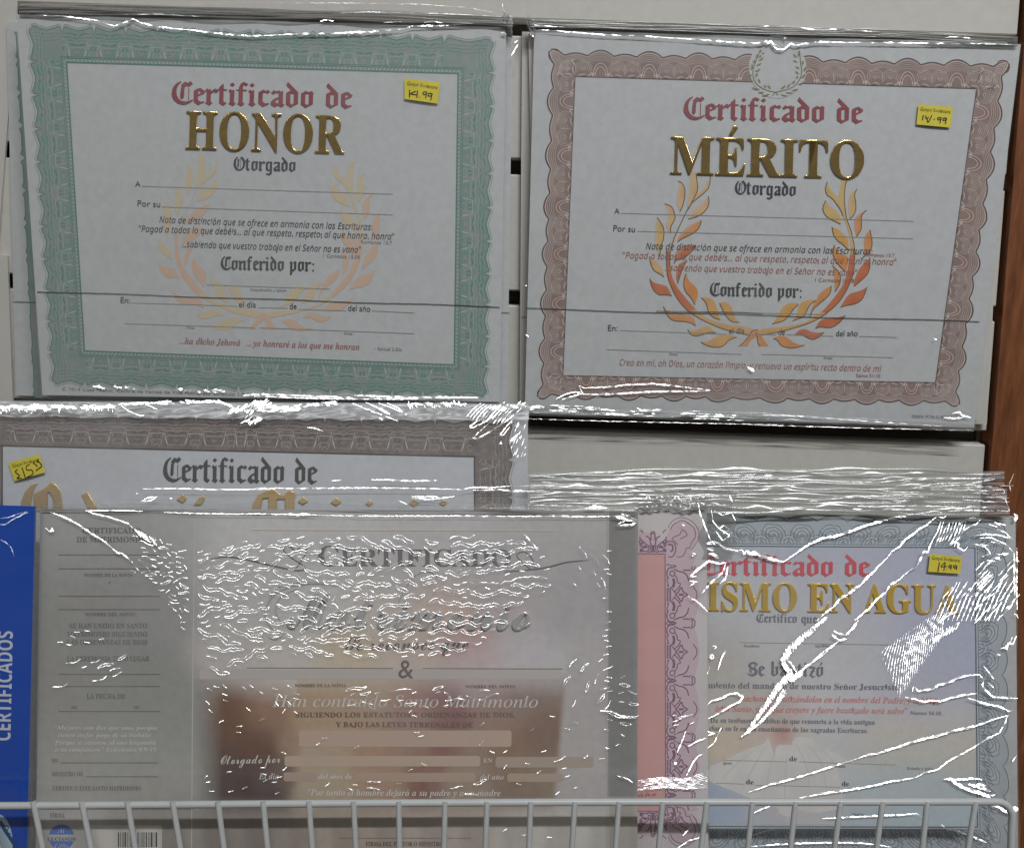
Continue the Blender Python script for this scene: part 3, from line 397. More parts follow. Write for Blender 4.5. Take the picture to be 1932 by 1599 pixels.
 'O': [283,[125,-4,-32,6,-26,17,-16,27,-6,36,4,29,10,30,39,59,41,39,49,36,49,26,61,13,25,-3,18,-8,10,-14,4,-19,-3,-15,-9,-5,-6,8,0,6,1,5,-3,13,-8,10,-25,9,-35,-8,-36,-24,-33,-36,-34,-49,-30,-54,-22,-51,-8,-40,6,-22,17,-7,22,4,24,13,51,46,45,68,22,49,7,36,-3,16,-10,6,-14,-3,-16,-10,-35,-39,-19,-30,-18,-34,-15,-34,-8,-27,-7,-25,-8,-2,-7,2,-1,8,7,29,18,45,27,49,32,44,34,29,33,10,16,-4,13,-9,9,-14,3,-19,-10,-44,-28,-51,-39,-49,-43,-40,-43,-25]],
 'S': [311,[105,-4,-38,4,-27,13,-18,18,-6,24,4,18,11,15,16,10,19,3,25,-7,10,-19,-7,-19,-17,-8,-8,-1,-7,0,-6,-4,-3,-8,3,-9,9,-8,32,-7,28,6,27,20,25,34,23,48,-36,8,-27,17,-18,25,-6,29,5,28,16,27,25,24,33,19,39,12,42,4,27,-1,7,-7,-2,-5,-8,-2,-8,0,-8,1,-49,-10,-41,-25,-29,-37,-10,-41,4,-22,10,-16,17,-11,23,-4,36,71,44,57,48,39,23,10,21,3,17,-2,14,-9,9,-14,4,-16,-5,-24,-13,-25,-21,-25,-29,-25,-34,-22,-39,-18,-19,-38,-24,-32,-29,-28,-33,-20,-35,-13],[285,149,42,28,35,35,23,35,8,30,-4,16,-13,6,-22,-10,-23,-28,-24,-47]],
 'a': [265,[157,-4,-23,9,-7,11,-2,14,-30,-25,-33,-8,-20,3,-16,9,-11,15,-3,19,3,19,9,20,30,36,42,26,44,10,23,-5,12,-17,9,20,56,2,-46,-95,-11,-22,-3,-9,4,-5,12,5,18,13,18,15,10,-10,-47,-37,-20,-9],[73,9,17,5,19,16,37,51,18,41,-5,13,-12,5,-19,-9,-23,-23,-22,-30,-16,-32,-6,-26,4,-7]],
 'c': [193,[71,-4,-23,4,-18,11,-11,16,-4,22,3,19,9,19,30,34,40,24,40,9,34,-8,9,-10,3,-13,-6,-19,-20,-8,-13,5,-5,13,5,12,12,9,-8,4,-16,-9,-20,-23,-20,-30,-15,-30,-6,-23,3,-9,10,-3,19,4,19,11,20,15,15,14,10,-10,-48,-37,-24,-9]],
 'd': [302,[65,-3,-21,3,-17,10,-11,15,-4,21,3,19,9,19,32,35,42,26,43,9,26,-5,13,-16,84,155,62,5,-125,-225,-17,-31,-6,-15,7,-6,19,10,34,30,11,-10,-43,-36,-18,-10,-17,-3,-17,2,-13,7,-9,10,-2,13,0,3,-32,-26],[78,10,22,10,27,26,25,36,16,43,-3,12,-10,4,-20,-9,-23,-23,-21,-27,-16,-24,-12,-34,4,-11]],
 'e': [206,[75,-4,-26,4,-22,12,-14,17,-4,21,3,17,9,18,32,34,41,25,42,10,31,-9,9,-11,3,-13,-3,-16,-11,-14,-38,-24,-54,-16,-9,-29,3,-8,12,-2,44,10,47,34,9,-10,-26,-21,-27,-16,-26,-9],[78,64,31,11,26,22,10,26,-3,12,-6,4,-17,-11,-22,-26]],
 'g': [264,[234,46,-37,-27,-41,-20,-37,-62,-37,-46,-37,-29,-38,-10,-22,3,-17,8,-11,12,-3,16,9,29,26,27,45,25,62,24,11,20,-24,-14,-24,-5,-20,3,-16,10,-11,15,-3,19,3,19,9,20,31,35,42,26,43,10,24,-5,11,-16,10,19,62,5,-75,-136,26,14,29,21],[68,9,25,11,26,28,24,38,17,41,-3,10,-9,3,-18,-10,-23,-26,-24,-33,-19,-31,-7,-22,2,-7],[3,-133,16,7,18,19,22,34,28,51,-42,-18,-32,-22,-21,-25,-7,-26,5,-15]],
 'i': [172,[137,181,-18,6,-7,16,9,20,23,8,17,-6,7,-16,-9,-20],[145,46,-29,-27,-20,-14,-32,-9,-17,3,-12,6,-7,11,-2,15,9,28,27,51,-11,-12,-14,-13,-10,10,14,12,20,21,19,22,70,4,-51,-92,-20,-42,2,-4,19,9,35,31]],
 'm': [400,[-1,-4,35,50,24,36,19,32,-3,4,-10,-8,-26,-25,-9,10,43,42,19,12,19,4,15,-8,6,-24,-4,-23,46,42,20,11,17,3,19,-9,7,-24,-3,-23,47,42,20,11,17,3,15,-2,12,-8,7,-12,3,-18,-3,-19,-8,-19,-24,-34,-12,-21,3,-5,17,9,35,31,10,-10,-27,-24,-17,-13,-16,-9,-16,-3,-14,3,-12,8,-7,14,-3,17,3,20,11,19,21,27,19,30,-2,3,-19,-9,-26,-24,-34,-42,-45,-63,-75,-4,46,67,25,38,10,18,3,9,-4,5,-18,-8,-25,-25,-76,-100]],
 'n': [289,[-1,-4,35,50,24,36,19,32,-3,4,-10,-8,-26,-25,-9,10,43,42,19,12,19,4,15,-8,5,-26,-3,-21,47,42,20,11,18,3,14,-3,11,-8,8,-13,2,-18,-7,-23,-16,-26,-18,-22,-11,-20,3,-5,17,9,35,31,10,-10,-27,-24,-17,-13,-16,-9,-16,-3,-14,3,-12,8,-7,14,-3,17,5,23,25,36,29,33,1,2,-2,5,-19,-9,-29,-24,-38,-43,-46,-62]],
 'o': [224,[68,-4,-22,4,-18,11,-11,16,-4,21,12,36,30,35,41,25,44,10,22,-3,16,-9,10,-14,3,-19,-8,-33,-26,-34,17,7,18,13,10,-11,-35,-23,-35,-8,-32,-18],[79,13,26,12,-2,7,8,14,20,8,24,37,8,32,-3,11,-9,4,-25,-17,-18,-21,-18,-28,-14,-27,-5,-20,2,-9]],
 'p': [271,[27,95,31,28,23,33,24,42,39,67,61,7,-78,-147,29,21,29,8,13,-3,11,-8,7,-11,3,-15,-9,-35,-25,-36,-16,-28,4,-4,23,11,35,31,11,-10,-47,-39,-32,-11,-16,3,-13,9,-9,13,-3,16,13,33,31,38,17,26,-5,4,-27,-12,-33,-33,-31,-47,-100,-182,-61,-6,132,246,-11,-10,-11,-9]],
 'q': [260,[83,-151,-19,4,-14,9,-9,14,-3,16,10,38,16,30,27,47,-32,-11,-19,3,-15,11,-11,15,-3,19,11,36,29,36,41,27,45,11,19,-5,9,-17,10,18,63,4,-126,-224,-23,-50,3,-10,8,-4,28,15,14,17,11,21,10,53,-6,35,32,23,30,26,10,-10,-26,-23,-28,-21,3,-19,1,-17,-4,-30,-9,-28,-15,-24,-19,-19,-23,-12],[66,12,18,6,20,19,48,77,0,4,1,5,-3,9,-6,3,-16,-9,-21,-24,-23,-31,-18,-30,-7,-20,1,-7]],
 'r': [205,[177,46,-31,-28,-18,-13,-27,-8,-21,3,-16,7,-11,12,-3,16,7,28,22,32,31,28,-21,-2,-13,0,-19,-18,-20,-18,-10,10,18,15,16,15,10,36,8,4,7,-1,1,-7,-1,-4,0,-3,5,-6,16,-3,25,-4,20,-9,8,-16,-5,-15,-13,-20,-15,-21,-11,-16,-8,-18,7,-6,17,9,36,32]],
 't': [221,[27,95,30,29,24,29,24,35,55,93,64,2,-37,-63,33,0,-4,-16,-40,0,-36,-60,-31,-57,-25,-46,-7,-20,6,-6,21,10,38,31,9,-10,-44,-36,-21,-10,-21,-3,-15,2,-12,8,-7,12,-2,14,5,22,9,20,19,35,-27,-25]],
 'u': [295,[267,46,-44,-38,-34,-11,-19,3,-14,7,-9,11,-2,14,0,7,2,7,-40,-36,-21,-9,-20,-4,-16,3,-12,7,-8,11,-2,14,8,27,25,49,-14,-14,-11,-9,-9,10,27,26,28,29,72,4,-52,-92,-14,-34,2,-6,6,-2,16,9,27,28,31,42,29,51,73,4,-60,-106,-13,-26,7,-6,19,10,33,30]],
},
'FB': {
 'S': [420,[220,-11,-29,1,-27,5,-25,7,-23,10,-21,13,-18,15,-16,17,-14,20,-10,22,-8,24,-4,25,-2,28,3,33,10,33,15,31,22,29,26,25,32,21,26,11,25,8,25,5,26,2,15,-2,15,-5,32,-17,17,-10,15,-11,14,-8,11,-3,13,4,5,5,2,8,-2,7,-5,6,-5,5,-1,6,1,5,3,5,6,3,8,2,8,-3,7,-6,3,-9,2,-8,-3,-13,-6,-12,-9,-11,-12,-10,-27,-16,-26,-11,-17,-3,-15,4,-21,13,-44,27,-21,8,-22,3,-31,-4,-13,-5,-13,-6,-11,-8,-10,-9,-16,-23,-6,-14,-4,-14,-3,-33,3,-32,10,-29,16,-29,26,-26,29,-23,32,-15,32,-9,31,-3,22,1,21,6,20,8,18,11,15,13,12,16,7,17,3,18,-1,13,-3,12,-5,10,-6,9,-8,7,-9,5,-11,3,-11,1,-13,-2,-15,-5,-41,-20,-37,-20,-13,-5,-8,-1,-9,2,-9,6,-18,16,-22,23,-9,12,-6,11,-5,15,-1,17,2,16,7,14,10,12,13,9,16,6,16,2,20,-3,17,-7,13,-13,13,-18,-18,-11,-10,13,-11,9,-12,6,-12,2,-17,-3,-13,-8,-9,-12,-3,-14,2,-14,9,-11,14,-7,17,-2,11,1,13,5,33,17,32,16,14,5,11,1,17,-2,17,-7,17,-10,17,-14,14,-18,12,-20,7,-23,3,-24,-2,-21,-4,-19,-7,-19,-9,-17,-12,-16,-14,-14,-16,-12,-17,-11,-20,-8,-20,-6,-22,-4]],
},
'NI': {
 '"': [177,[121,231,21,0,11,69,0,58,-44,0,0,-58],[36,231,21,0,11,69,0,58,-44,0,0,-58]],
 ',': [109,[30,-59,25,12,19,17,14,43,-10,35,-25,14,-22,-9,-8,-20,7,-20,18,-8,-2,-30,-16,-25]],
 '.': [109,[55,56,-22,-9,-8,-21,8,-22,22,-9,21,9,9,22,-9,21]],
 ':': [109,[55,229,-22,-9,-8,-21,8,-21,22,-9,21,9,9,21,-9,21],[55,56,-22,-9,-8,-21,8,-22,22,-9,21,9,9,22,-9,21]],
 ';': [109,[31,-58,24,12,18,17,15,48,-10,33,-24,14,-21,-8,-9,-23,7,-20,20,-9,-2,-28,-18,-26],[85,199,-9,21,-21,9,-22,-9,-8,-21,8,-21,22,-9,21,9]],
 'C': [294,[163,-5,-53,9,-40,28,-26,43,-8,57,8,65,22,62,39,53,54,37,70,13,47,-5,40,-15,-18,-37,-30,12,-39,6,-35,-5,-30,-12,-45,-45,-27,-61,-8,-67,5,-41,18,-31,27,-20,37,-6,40,4,39,10,0,-39,-39,-11]],
 'D': [334,[21,0,75,357,85,0,57,-9,44,-26,27,-44,9,-63,-6,-59,-18,-52,-30,-43,-41,-33,-52,-21,-62,-7],[73,39,38,0,48,5,40,18,31,28,22,36,14,42,5,47,-7,47,-19,32,-31,18,-39,7,-42,0]],
 'E': [257,[21,0,75,357,181,0,-8,-39,-137,0,-23,-112,127,0,-7,-39,-128,0,-28,-127,137,0,-8,-40]],
 'N': [354,[20,0,76,357,47,0,109,-295,10,46,10,53,42,196,42,0,-75,-357,-48,0,-110,296,-6,-27,-6,-37,-8,-38,-41,-194]],
 'P': [284,[21,0,75,357,81,0,49,-6,33,-20,18,-29,7,-38,-10,-53,-30,-39,-50,-24,-67,-8,-32,0,-30,-140],[103,177,31,0,43,5,33,16,21,26,7,39,-4,25,-13,17,-21,10,-29,4,-38,0]],
 'S': [252,[93,-5,-46,4,-37,12,0,44,35,-14,48,-7,42,7,30,21,12,38,-14,34,-45,33,-34,24,-23,28,-8,40,4,30,12,26,42,35,59,12,49,-5,41,-16,-17,-38,-33,13,-40,7,-28,-4,-22,-12,-15,-20,-5,-25,6,-26,17,-18,28,-19,38,-25,25,-29,10,-41,-9,-48,-27,-33,-42,-21]],
 'a': [284,[97,-5,-30,6,-23,17,-15,29,-5,40,10,71,27,59,42,41,53,15,43,-14,24,-32,3,0,16,41,33,0,-57,-268,-35,0,7,50,-42,-39],[111,32,36,13,32,37,23,51,5,27,1,23,-13,38,-15,11,-20,4,-36,-12,-29,-34,-19,-48,-7,-56,11,-41]],
 'b': [290,[135,-5,-44,14,-25,32,-2,0,-17,-41,-33,0,81,380,44,0,-19,-90,-8,-33,-7,-27,-4,-12,41,38,23,12,27,5,29,-6,24,-17,15,-29,5,-39,-9,-70,-26,-60,-41,-42],[131,32,37,12,28,35,18,48,6,55,-11,41,-31,13,-34,-12,-32,-34,-23,-48,-9,-56,13,-39,15,-12]],
 'c': [226,[124,-5,-41,6,-31,19,-21,31,-7,44,10,68,28,57,44,39,58,14,35,-3,32,-10,-13,-36,-24,8,-29,4,-27,-5,-23,-14,-34,-51,-12,-70,4,-28,12,-20,18,-12,25,-4,33,5,32,11,0,-37,-32,-12]],
 'd': [290,[97,-5,-30,6,-23,17,-15,29,-5,40,9,70,26,59,42,42,55,15,43,-14,24,-32,3,0,5,32,6,34,18,87,44,0,-81,-380,-36,0,6,50,-42,-39,-23,-12],[112,32,33,12,32,33,23,48,9,57,-12,39,-16,11,-22,4,-37,-13,-28,-34,-18,-48,-7,-55,11,-41]],
 'e': [249,[121,-5,-41,7,-31,20,-19,32,-6,42,9,63,27,57,42,42,56,15,33,-4,24,-12,15,-20,5,-26,-17,-48,-21,-19,-29,-15,-90,-13,-8,0,-1,-9,0,-9,3,-28,12,-21,18,-13,27,-4,36,5,37,15,0,-37,-37,-14],[76,152,4,0,55,5,41,17,12,15,4,18,-9,21,-27,9,-24,-6,-23,-17,-19,-27]],
 'f': [159,[-24,-120,-18,1,-14,4,0,37,13,-4,15,-2,28,15,16,42,55,262,-46,0,3,18,50,17,6,24,19,53,30,28,42,8,25,-3,22,-7,-12,-33,-15,4,-18,3,-31,-11,-18,-42,-6,-26,57,0,-6,-33,-58,0,-56,-267,-28,-65,-23,-17]],
 'g': [290,[93,-120,-45,5,-35,12,0,41,35,-15,44,-7,28,4,23,11,17,20,11,30,4,20,7,27,6,22,-41,-39,-24,-12,-26,-4,-29,6,-24,17,-15,29,-5,40,9,70,26,59,42,42,55,15,43,-14,25,-32,18,41,33,0,-60,-284,-17,-48,-26,-32,-35,-18],[112,32,34,12,31,34,23,48,8,56,-11,39,-15,11,-23,4,-36,-13,-29,-34,-18,-48,-7,-55,11,-41]],
 'h': [290,[14,0,81,380,44,0,-22,-98,-7,-32,-9,-32,3,0,22,25,30,21,38,9,28,-5,21,-13,14,-21,5,-30,-2,-19,-4,-22,-35,-163,-44,0,36,168,4,33,-8,26,-27,9,-37,-12,-36,-38,-26,-70,-25,-116]],
 'i': [129,[107,312,-18,7,-6,17,7,23,22,9,17,-6,6,-16,-9,-25],[14,0,57,268,44,0,-57,-268]],
 'j': [129,[106,312,-17,7,-6,17,7,23,22,9,17,-6,6,-16,-9,-25],[-32,-120,-31,5,0,37,13,-4,16,-2,25,13,16,36,64,303,44,0,-65,-307,-27,-59,-23,-17]],
 'l': [129,[14,0,81,380,44,0,-81,-380]],
 'm': [438,[14,0,57,268,36,0,-5,-49,2,0,21,25,29,21,36,8,24,-4,19,-12,18,-43,25,28,31,22,38,9,27,-4,21,-13,12,-21,5,-28,-2,-22,-4,-22,-34,-163,-45,0,36,168,4,20,1,15,-9,24,-25,9,-35,-12,-34,-37,-24,-66,-25,-121,-44,0,35,168,5,33,-8,26,-25,9,-34,-12,-35,-38,-25,-70,-25,-116]],
 'n': [290,[12,-2,58,272,39,0,-6,-50,23,25,30,21,38,9,29,-5,22,-13,13,-22,5,-28,-2,-23,-3,-21,-36,-165,-47,0,36,171,4,19,1,15,-8,24,-26,8,-36,-12,-36,-38,-26,-70,-25,-117]],
 'o': [282,[124,-4,-42,7,-31,21,-20,32,-7,43,9,62,25,55,42,40,58,16,42,-7,32,-21,19,-33,7,-43,-8,-61,-26,-55,-41,-41],[127,33,22,4,21,12,31,49,12,75,-5,29,-17,24,-32,9,-26,-5,-22,-14,-31,-50,-11,-68,3,-28,12,-20,18,-13]],
 'p': [290,[-11,-120,82,388,36,0,-6,-50,42,38,23,12,27,5,29,-6,23,-17,15,-29,5,-40,-9,-70,-26,-60,-41,-41,-54,-15,-44,14,-25,32,-2,0,-3,-22,-4,-24,-24,-115],[131,32,37,12,28,35,18,48,6,55,-11,41,-31,13,-34,-12,-32,-33,-23,-48,-9,-57,13,-39,15,-12]],
 'q': [290,[149,-120,24,114,5,21,6,23,4,12,-41,-39,-24,-12,-26,-4,-29,6,-24,17,-15,29,-5,40,9,70,26,59,42,42,55,15,43,-14,24,-32,3,0,16,41,33,0,-82,-388],[112,32,33,12,31,34,23,48,9,56,-11,38,-16,12,-22,4,-36,-13,-29,-34,-18,-48,-7,-55,11,-41]],
 'r': [199,[14,0,57,268,36,0,-5,-49,2,0,22,26,26,20,34,8,14,-1,15,-2,-10,-40,-25,3,-24,-4,-21,-12,-32,-42,-19,-52,-26,-123]],
 's': [216,[78,-5,-43,5,-32,12,0,41,32,-15,41,-7,45,12,16,30,-10,24,-35,25,-43,33,-15,42,6,31,19,24,29,16,37,5,45,-6,36,-12,-14,-35,-29,11,-38,5,-34,-10,-13,-26,9,-23,35,-24,43,-31,12,-19,5,-25,-8,-36,-21,-26,-33,-16]],
 't': [166,[93,-5,-46,13,-14,18,-4,28,1,16,3,19,31,146,-42,0,4,20,45,19,31,55,26,0,-13,-61,67,0,-7,-33,-67,0,-31,-146,-3,-15,-1,-15,6,-20,20,-8,18,2,18,5,0,-34,-19,-6]],
 'u': [290,[95,-5,-28,4,-21,13,-14,21,-4,29,1,21,4,22,35,163,45,0,-36,-168,-5,-34,8,-25,27,-9,37,12,37,38,26,71,25,115,43,0,-57,-268,-36,0,6,50,-3,0,-22,-25,-30,-21]],
 'v': [234,[55,0,-31,268,44,0,15,-149,3,-30,2,-33,1,-22,14,28,15,32,14,27,79,147,47,0,-145,-268]],
 'y': [234,[-13,-120,-19,1,-15,4,0,35,15,-3,17,-1,35,12,27,37,18,31,-41,272,44,0,18,-132,3,-36,2,-36,1,-28,12,24,15,33,14,28,78,147,47,0,-170,-313,-43,-56,-25,-14]],
 'z': [223,[-8,0,6,30,167,205,-115,0,7,33,163,0,-7,-35,-164,-200,128,0,-7,-33]],
},
'NB': {
 'A': [345,[0,0,126,359,93,0,126,-359,-81,0,-26,85,-130,0,-26,-85],[127,149,93,0,-27,83,-6,21,-8,27,-6,23,-7,-25,-8,-28,-6,-18]],
 'C': [318,[190,-5,-51,6,-40,17,-31,27,-22,37,-13,44,-4,52,5,51,15,45,23,37,33,28,42,17,50,6,53,-7,51,-18,-24,-62,-41,17,-39,7,-21,-2,-18,-6,-15,-10,-13,-14,-17,-39,-6,-50,5,-51,16,-38,12,-13,16,-10,19,-6,22,-2,43,5,48,14,0,-63,-47,-15]],
 'D': [370,[45,0,0,357,112,0,52,-5,45,-15,37,-25,27,-34,17,-43,6,-53,-3,-42,-10,-37,-16,-32,-22,-25,-28,-20,-34,-15,-38,-8,-44,-3],[121,62,32,0,48,8,19,9,15,13,12,16,9,21,7,51,-7,52,-8,19,-11,16,-15,12,-17,9,-44,7,-40,0]],
 'E': [280,[45,0,0,357,206,0,0,-62,-130,0,0,-78,121,0,0,-62,-121,0,0,-93,130,0,0,-62]],
 'F': [275,[45,0,0,357,205,0,0,-62,-130,0,0,-92,121,0,0,-62,-121,0,0,-141]],
 'I': [195,[16,0,0,43,44,20,0,231,-44,20,0,43,163,0,0,-43,-44,-20,0,-231,44,-20,0,-43]],
 'O': [398,[199,-5,-53,6,-43,17,-33,28,-23,37,-13,45,-5,52,5,51,13,45,23,36,33,28,43,17,54,6,52,-6,43,-17,33,-28,23,-36,13,-45,5,-52,-5,-52,-13,-45,-23,-36,-33,-28,-43,-17],[199,59,23,2,19,6,15,10,13,14,15,38,6,50,-6,50,-15,39,-13,14,-15,10,-19,6,-22,2,-23,-2,-19,-6,-16,-10,-12,-14,-16,-39,-5,-50,5,-50,16,-38,12,-14,16,-10,19,-6]],
 'R': [330,[45,0,0,357,104,0,63,-7,25,-8,20,-11,15,-15,11,-19,6,-22,3,-25,-3,-23,-7,-20,-24,-31,-33,-20,105,-156,-84,0,-85,137,-40,0,0,-137],[121,199,24,0,32,3,22,9,12,16,4,21,-4,22,-13,14,-22,8,-32,3,-23,0]],
 'S': [275,[124,-5,-53,5,-48,16,0,71,53,-20,27,-7,27,-2,24,2,16,8,9,12,3,16,-5,18,-15,14,-50,26,-27,14,-28,21,-21,30,-7,19,-2,23,2,22,6,20,10,18,15,14,17,12,21,8,50,7,53,-6,53,-19,-24,-59,-44,16,-40,5,-19,-2,-14,-8,-9,-11,-3,-15,4,-17,13,-13,51,-27,46,-27,17,-15,13,-18,8,-21,3,-26,-3,-23,-6,-20,-11,-17,-15,-16,-19,-12,-22,-9]],
 'T': [290,[107,0,0,294,-97,0,0,63,270,0,0,-63,-97,0,0,-294]],
},
'NN': {
 '&': [313,[248,170,-37,-55,-48,55,48,44,15,47,-7,29,-16,23,-26,16,-33,6,-37,-6,-27,-16,-18,-25,-6,-32,12,-42,27,-37,-59,-45,-16,-26,-6,-29,7,-32,19,-26,27,-17,33,-7,50,12,58,40,39,-47,63,0,-69,80,34,45,22,45],[178,81,-36,-29,-37,-11,-29,10,-13,26,16,34,44,34],[104,261,11,23,26,9,28,-10,11,-25,-9,-26,-35,-29,-22,26]],
 "'": [94,[37,231,21,0,11,69,0,58,-44,0,0,-58]],
 ',': [109,[30,-59,25,12,19,17,14,43,-10,35,-25,14,-22,-9,-8,-20,7,-20,18,-8,-2,-30,-16,-25]],
 '-': [162,[142,134,-122,0,0,-47,122,0]],
 '.': [109,[55,56,-22,-9,-8,-21,8,-22,22,-9,21,9,9,22,-9,21]],
 '0': [250,[235,171,-8,71,-22,55,-35,36,-45,13,-45,-13,-35,-36,-22,-55,-8,-71,8,-72,22,-55,35,-36,45,-13,45,13,35,36,22,55],[186,171,-4,-54,-12,-41,-19,-25,-26,-9,-26,9,-19,25,-12,41,-4,54,4,53,12,41,19,25,26,9,26,-9,19,-25,12,-41]],
 '1': [250,[150,341,-49,0,0,-341,49,0]],
 '2': [250,[233,47,-130,0,81,109,19,42,6,41,-8,43,-21,34,-33,22,-42,8,-41,-8,-40,-25,0,-61,40,36,37,10,23,-5,19,-13,12,-21,5,-25,-6,-37,-18,-36,-57,-80,-62,-77,0,-4,216,0]],
 '3': [250,[41,285,58,14,43,-14,11,-16,5,-21,-5,-21,-12,-15,-51,-13,0,-45,32,-4,23,-11,13,-19,5,-23,-4,-23,-11,-17,-17,-11,-23,-4,-38,6,-38,20,0,-53,37,-14,36,-6,43,8,34,21,22,33,8,42,-12,50,-15,19,-22,12,33,30,11,47,-8,36,-20,28,-32,18,-41,7,-65,-15]],
 '4': [250,[199,346,-21,0,-172,-211,0,-23,144,0,0,-112,49,0,0,112,37,0,0,44,-37,0],[149,253,1,-97,-79,0]],
 '5': [250,[202,341,-151,0,0,-177,50,4,37,-11,24,-23,8,-30,-6,-24,-15,-20,-22,-13,-27,-5,-38,6,-37,19,0,-51,41,-16,42,-5,44,9,35,22,24,35,8,44,-9,43,-24,35,-39,23,-52,6,0,85,107,0]],
 '6': [250,[159,346,-59,-49,-43,-56,-26,-61,-9,-63,8,-50,22,-38,35,-25,45,-9,39,9,32,22,21,32,9,40,-8,39,-20,31,-30,21,-38,8,-53,-14,39,70,65,55],[73,133,27,14,27,4,40,-15,12,-17,5,-21,-4,-23,-12,-18,-17,-11,-22,-4,-26,6,-20,18,-12,29]],
 '7': [250,[245,341,-220,0,0,-46,147,0,-125,-280,44,-20]],
 '8': [250,[234,92,-12,48,-35,34,32,34,10,39,-8,39,-21,31,-32,21,-40,8,-41,-8,-33,-20,-22,-32,-8,-38,11,-41,30,-33,-37,-34,-12,-47,8,-39,24,-30,35,-21,43,-8,43,8,34,20,23,31],[180,248,-16,-36,-37,-15,-38,15,-16,37,4,20,11,16,40,14,37,-15],[185,96,-15,-38,-19,-12,-26,-4,-24,4,-19,11,-13,17,-4,22,4,22,13,17,19,11,25,4,24,-4,18,-11,13,-17]],
 '9': [250,[94,-5,55,45,43,56,28,62,11,63,-9,50,-22,39,-34,26,-44,10,-43,-9,-33,-23,-21,-32,-7,-37,7,-39,21,-32,31,-21,38,-8,53,15,-34,-67,-70,-61],[67,245,4,22,12,17,18,11,22,4,22,-5,18,-13,13,-20,4,-23,-2,-28,-28,-14,-25,-4,-23,4,-18,11,-12,17]],
 ':': [109,[55,229,-22,-9,-8,-21,8,-21,22,-9,21,9,9,21,-9,21],[55,56,-22,-9,-8,-21,8,-22,22,-9,21,9,9,22,-9,21]],
 'A': [334,[181,343,-34,0,-147,-343,50,0,43,101,145,0,46,-101,50,0],[163,268,55,-123,-106,0]],
 'B': [282,[38,0,117,0,54,8,36,22,20,29,7,32,-6,32,-16,26,-26,20,-34,11,39,30,13,44,-7,32,-18,28,-33,19,-47,8,-99,0],[87,297,45,0,28,-4,18,-10,13,-33,-4,-24,-14,-17,-22,-11,-32,-3,-32,0],[87,151,59,0,33,-4,24,-11,13,-17,5,-21,-3,-19,-12,-18,-22,-12,-36,-5,-61,0]],
 'C': [354,[328,318,-63,21,-54,7,-75,-14,-59,-37,-39,-57,-14,-72,11,-57,33,-55,57,-42,38,-12,45,-5,69,9,55,22,0,53,-60,-29,-59,-9,-57,9,-43,27,-28,40,-10,53,10,52,28,41,43,28,55,10,57,-9,60,-27]],
 'D': [375,[38,0,133,0,76,14,57,38,36,55,12,64,-11,60,-32,55,-57,40,-38,11,-43,4,-133,0],[87,297,76,0,62,-10,43,-28,25,-40,9,-48,-6,-38,-21,-41,-42,-34,-68,-14,-78,0]],
 'E': [250,[231,341,-193,0,0,-341,198,0,0,44,-149,0,0,106,139,0,0,44,-139,0,0,103,144,0]],
 'G': [370,[337,168,-115,0,0,-44,66,0,0,-70,-74,-13,-56,9,-44,27,-28,41,-10,52,10,52,28,41,41,28,52,10,62,-9,61,-25,0,50,-66,22,-56,7,-72,-14,-58,-37,-39,-56,-14,-70,14,-70,38,-54,57,-37,73,-13,65,7,65,22]],
 'I': [125,[87,341,-49,0,0,-341,49,0]],
 'M': [391,[355,341,-46,0,-113,-140,-113,140,-46,0,0,-341,49,0,0,266,106,-132,8,0,105,132,1,-266,49,0]],
 'N': [391,[353,341,-46,0,0,-264,-231,264,-39,0,0,-341,46,0,0,263,228,-263,42,0]],
 'O': [412,[23,171,12,-67,37,-56,57,-38,76,-15,77,15,58,39,36,55,13,67,-13,67,-37,56,-57,38,-76,14,-76,-15,-57,-38,-37,-55],[73,171,10,51,28,42,42,27,53,10,53,-10,42,-27,27,-42,11,-51,-11,-52,-27,-41,-42,-28,-53,-9,-53,9,-42,28,-28,41]],
 'P': [255,[35,341,0,-341,49,0,0,148,51,0,51,7,36,20,21,31,7,37,-6,38,-20,31,-34,21,-48,8],[84,297,58,0,27,-5,18,-12,13,-35,-5,-23,-12,-16,-43,-14,-56,0]],
 'R': [302,[39,341,0,-341,49,0,0,148,20,0,18,-2,20,-11,53,-65,45,-70,58,0,-46,68,-37,55,-39,39,42,32,15,52,-8,39,-23,30,-35,19,-46,7],[88,299,31,0,30,-4,21,-10,12,-16,4,-21,-3,-21,-11,-18,-20,-12,-33,-5,-31,0]],
 'S': [229,[200,322,-38,18,-38,6,-43,-7,-33,-18,-21,-29,-7,-37,6,-32,17,-25,51,-38,50,-34,17,-20,7,-23,-14,-29,-17,-10,-25,-4,-48,12,-42,37,0,-62,45,-24,51,-8,38,7,30,20,20,29,7,37,-6,36,-17,28,-51,39,-50,31,-17,17,-6,22,15,29,39,12,37,-8,43,-28]],
 'V': [302,[302,341,-48,0,-102,-239,-103,239,-49,0,148,-344,10,0]],
 'a': [213,[206,40,-24,-12,-8,12,0,115,-7,33,-17,23,-26,14,-32,4,-43,-8,-31,-22,0,-49,34,28,37,9,30,-9,10,-30,0,-12,-39,-14,-52,-24,-18,-19,-7,-28,15,-39,17,-12,23,-5,31,6,29,18,12,-18,23,-6,43,18],[129,46,-19,-14,-20,-5,-23,9,-9,23,6,17,15,14,50,21]],
 'b': [250,[74,341,-44,0,0,-328,38,-13,45,-5,50,9,38,24,24,38,8,51,-7,45,-20,35,-31,24,-39,8,-32,-5,-30,-15],[74,166,26,18,25,5,26,-6,19,-15,13,-25,5,-32,-6,-30,-14,-23,-21,-15,-28,-5,-45,7]],
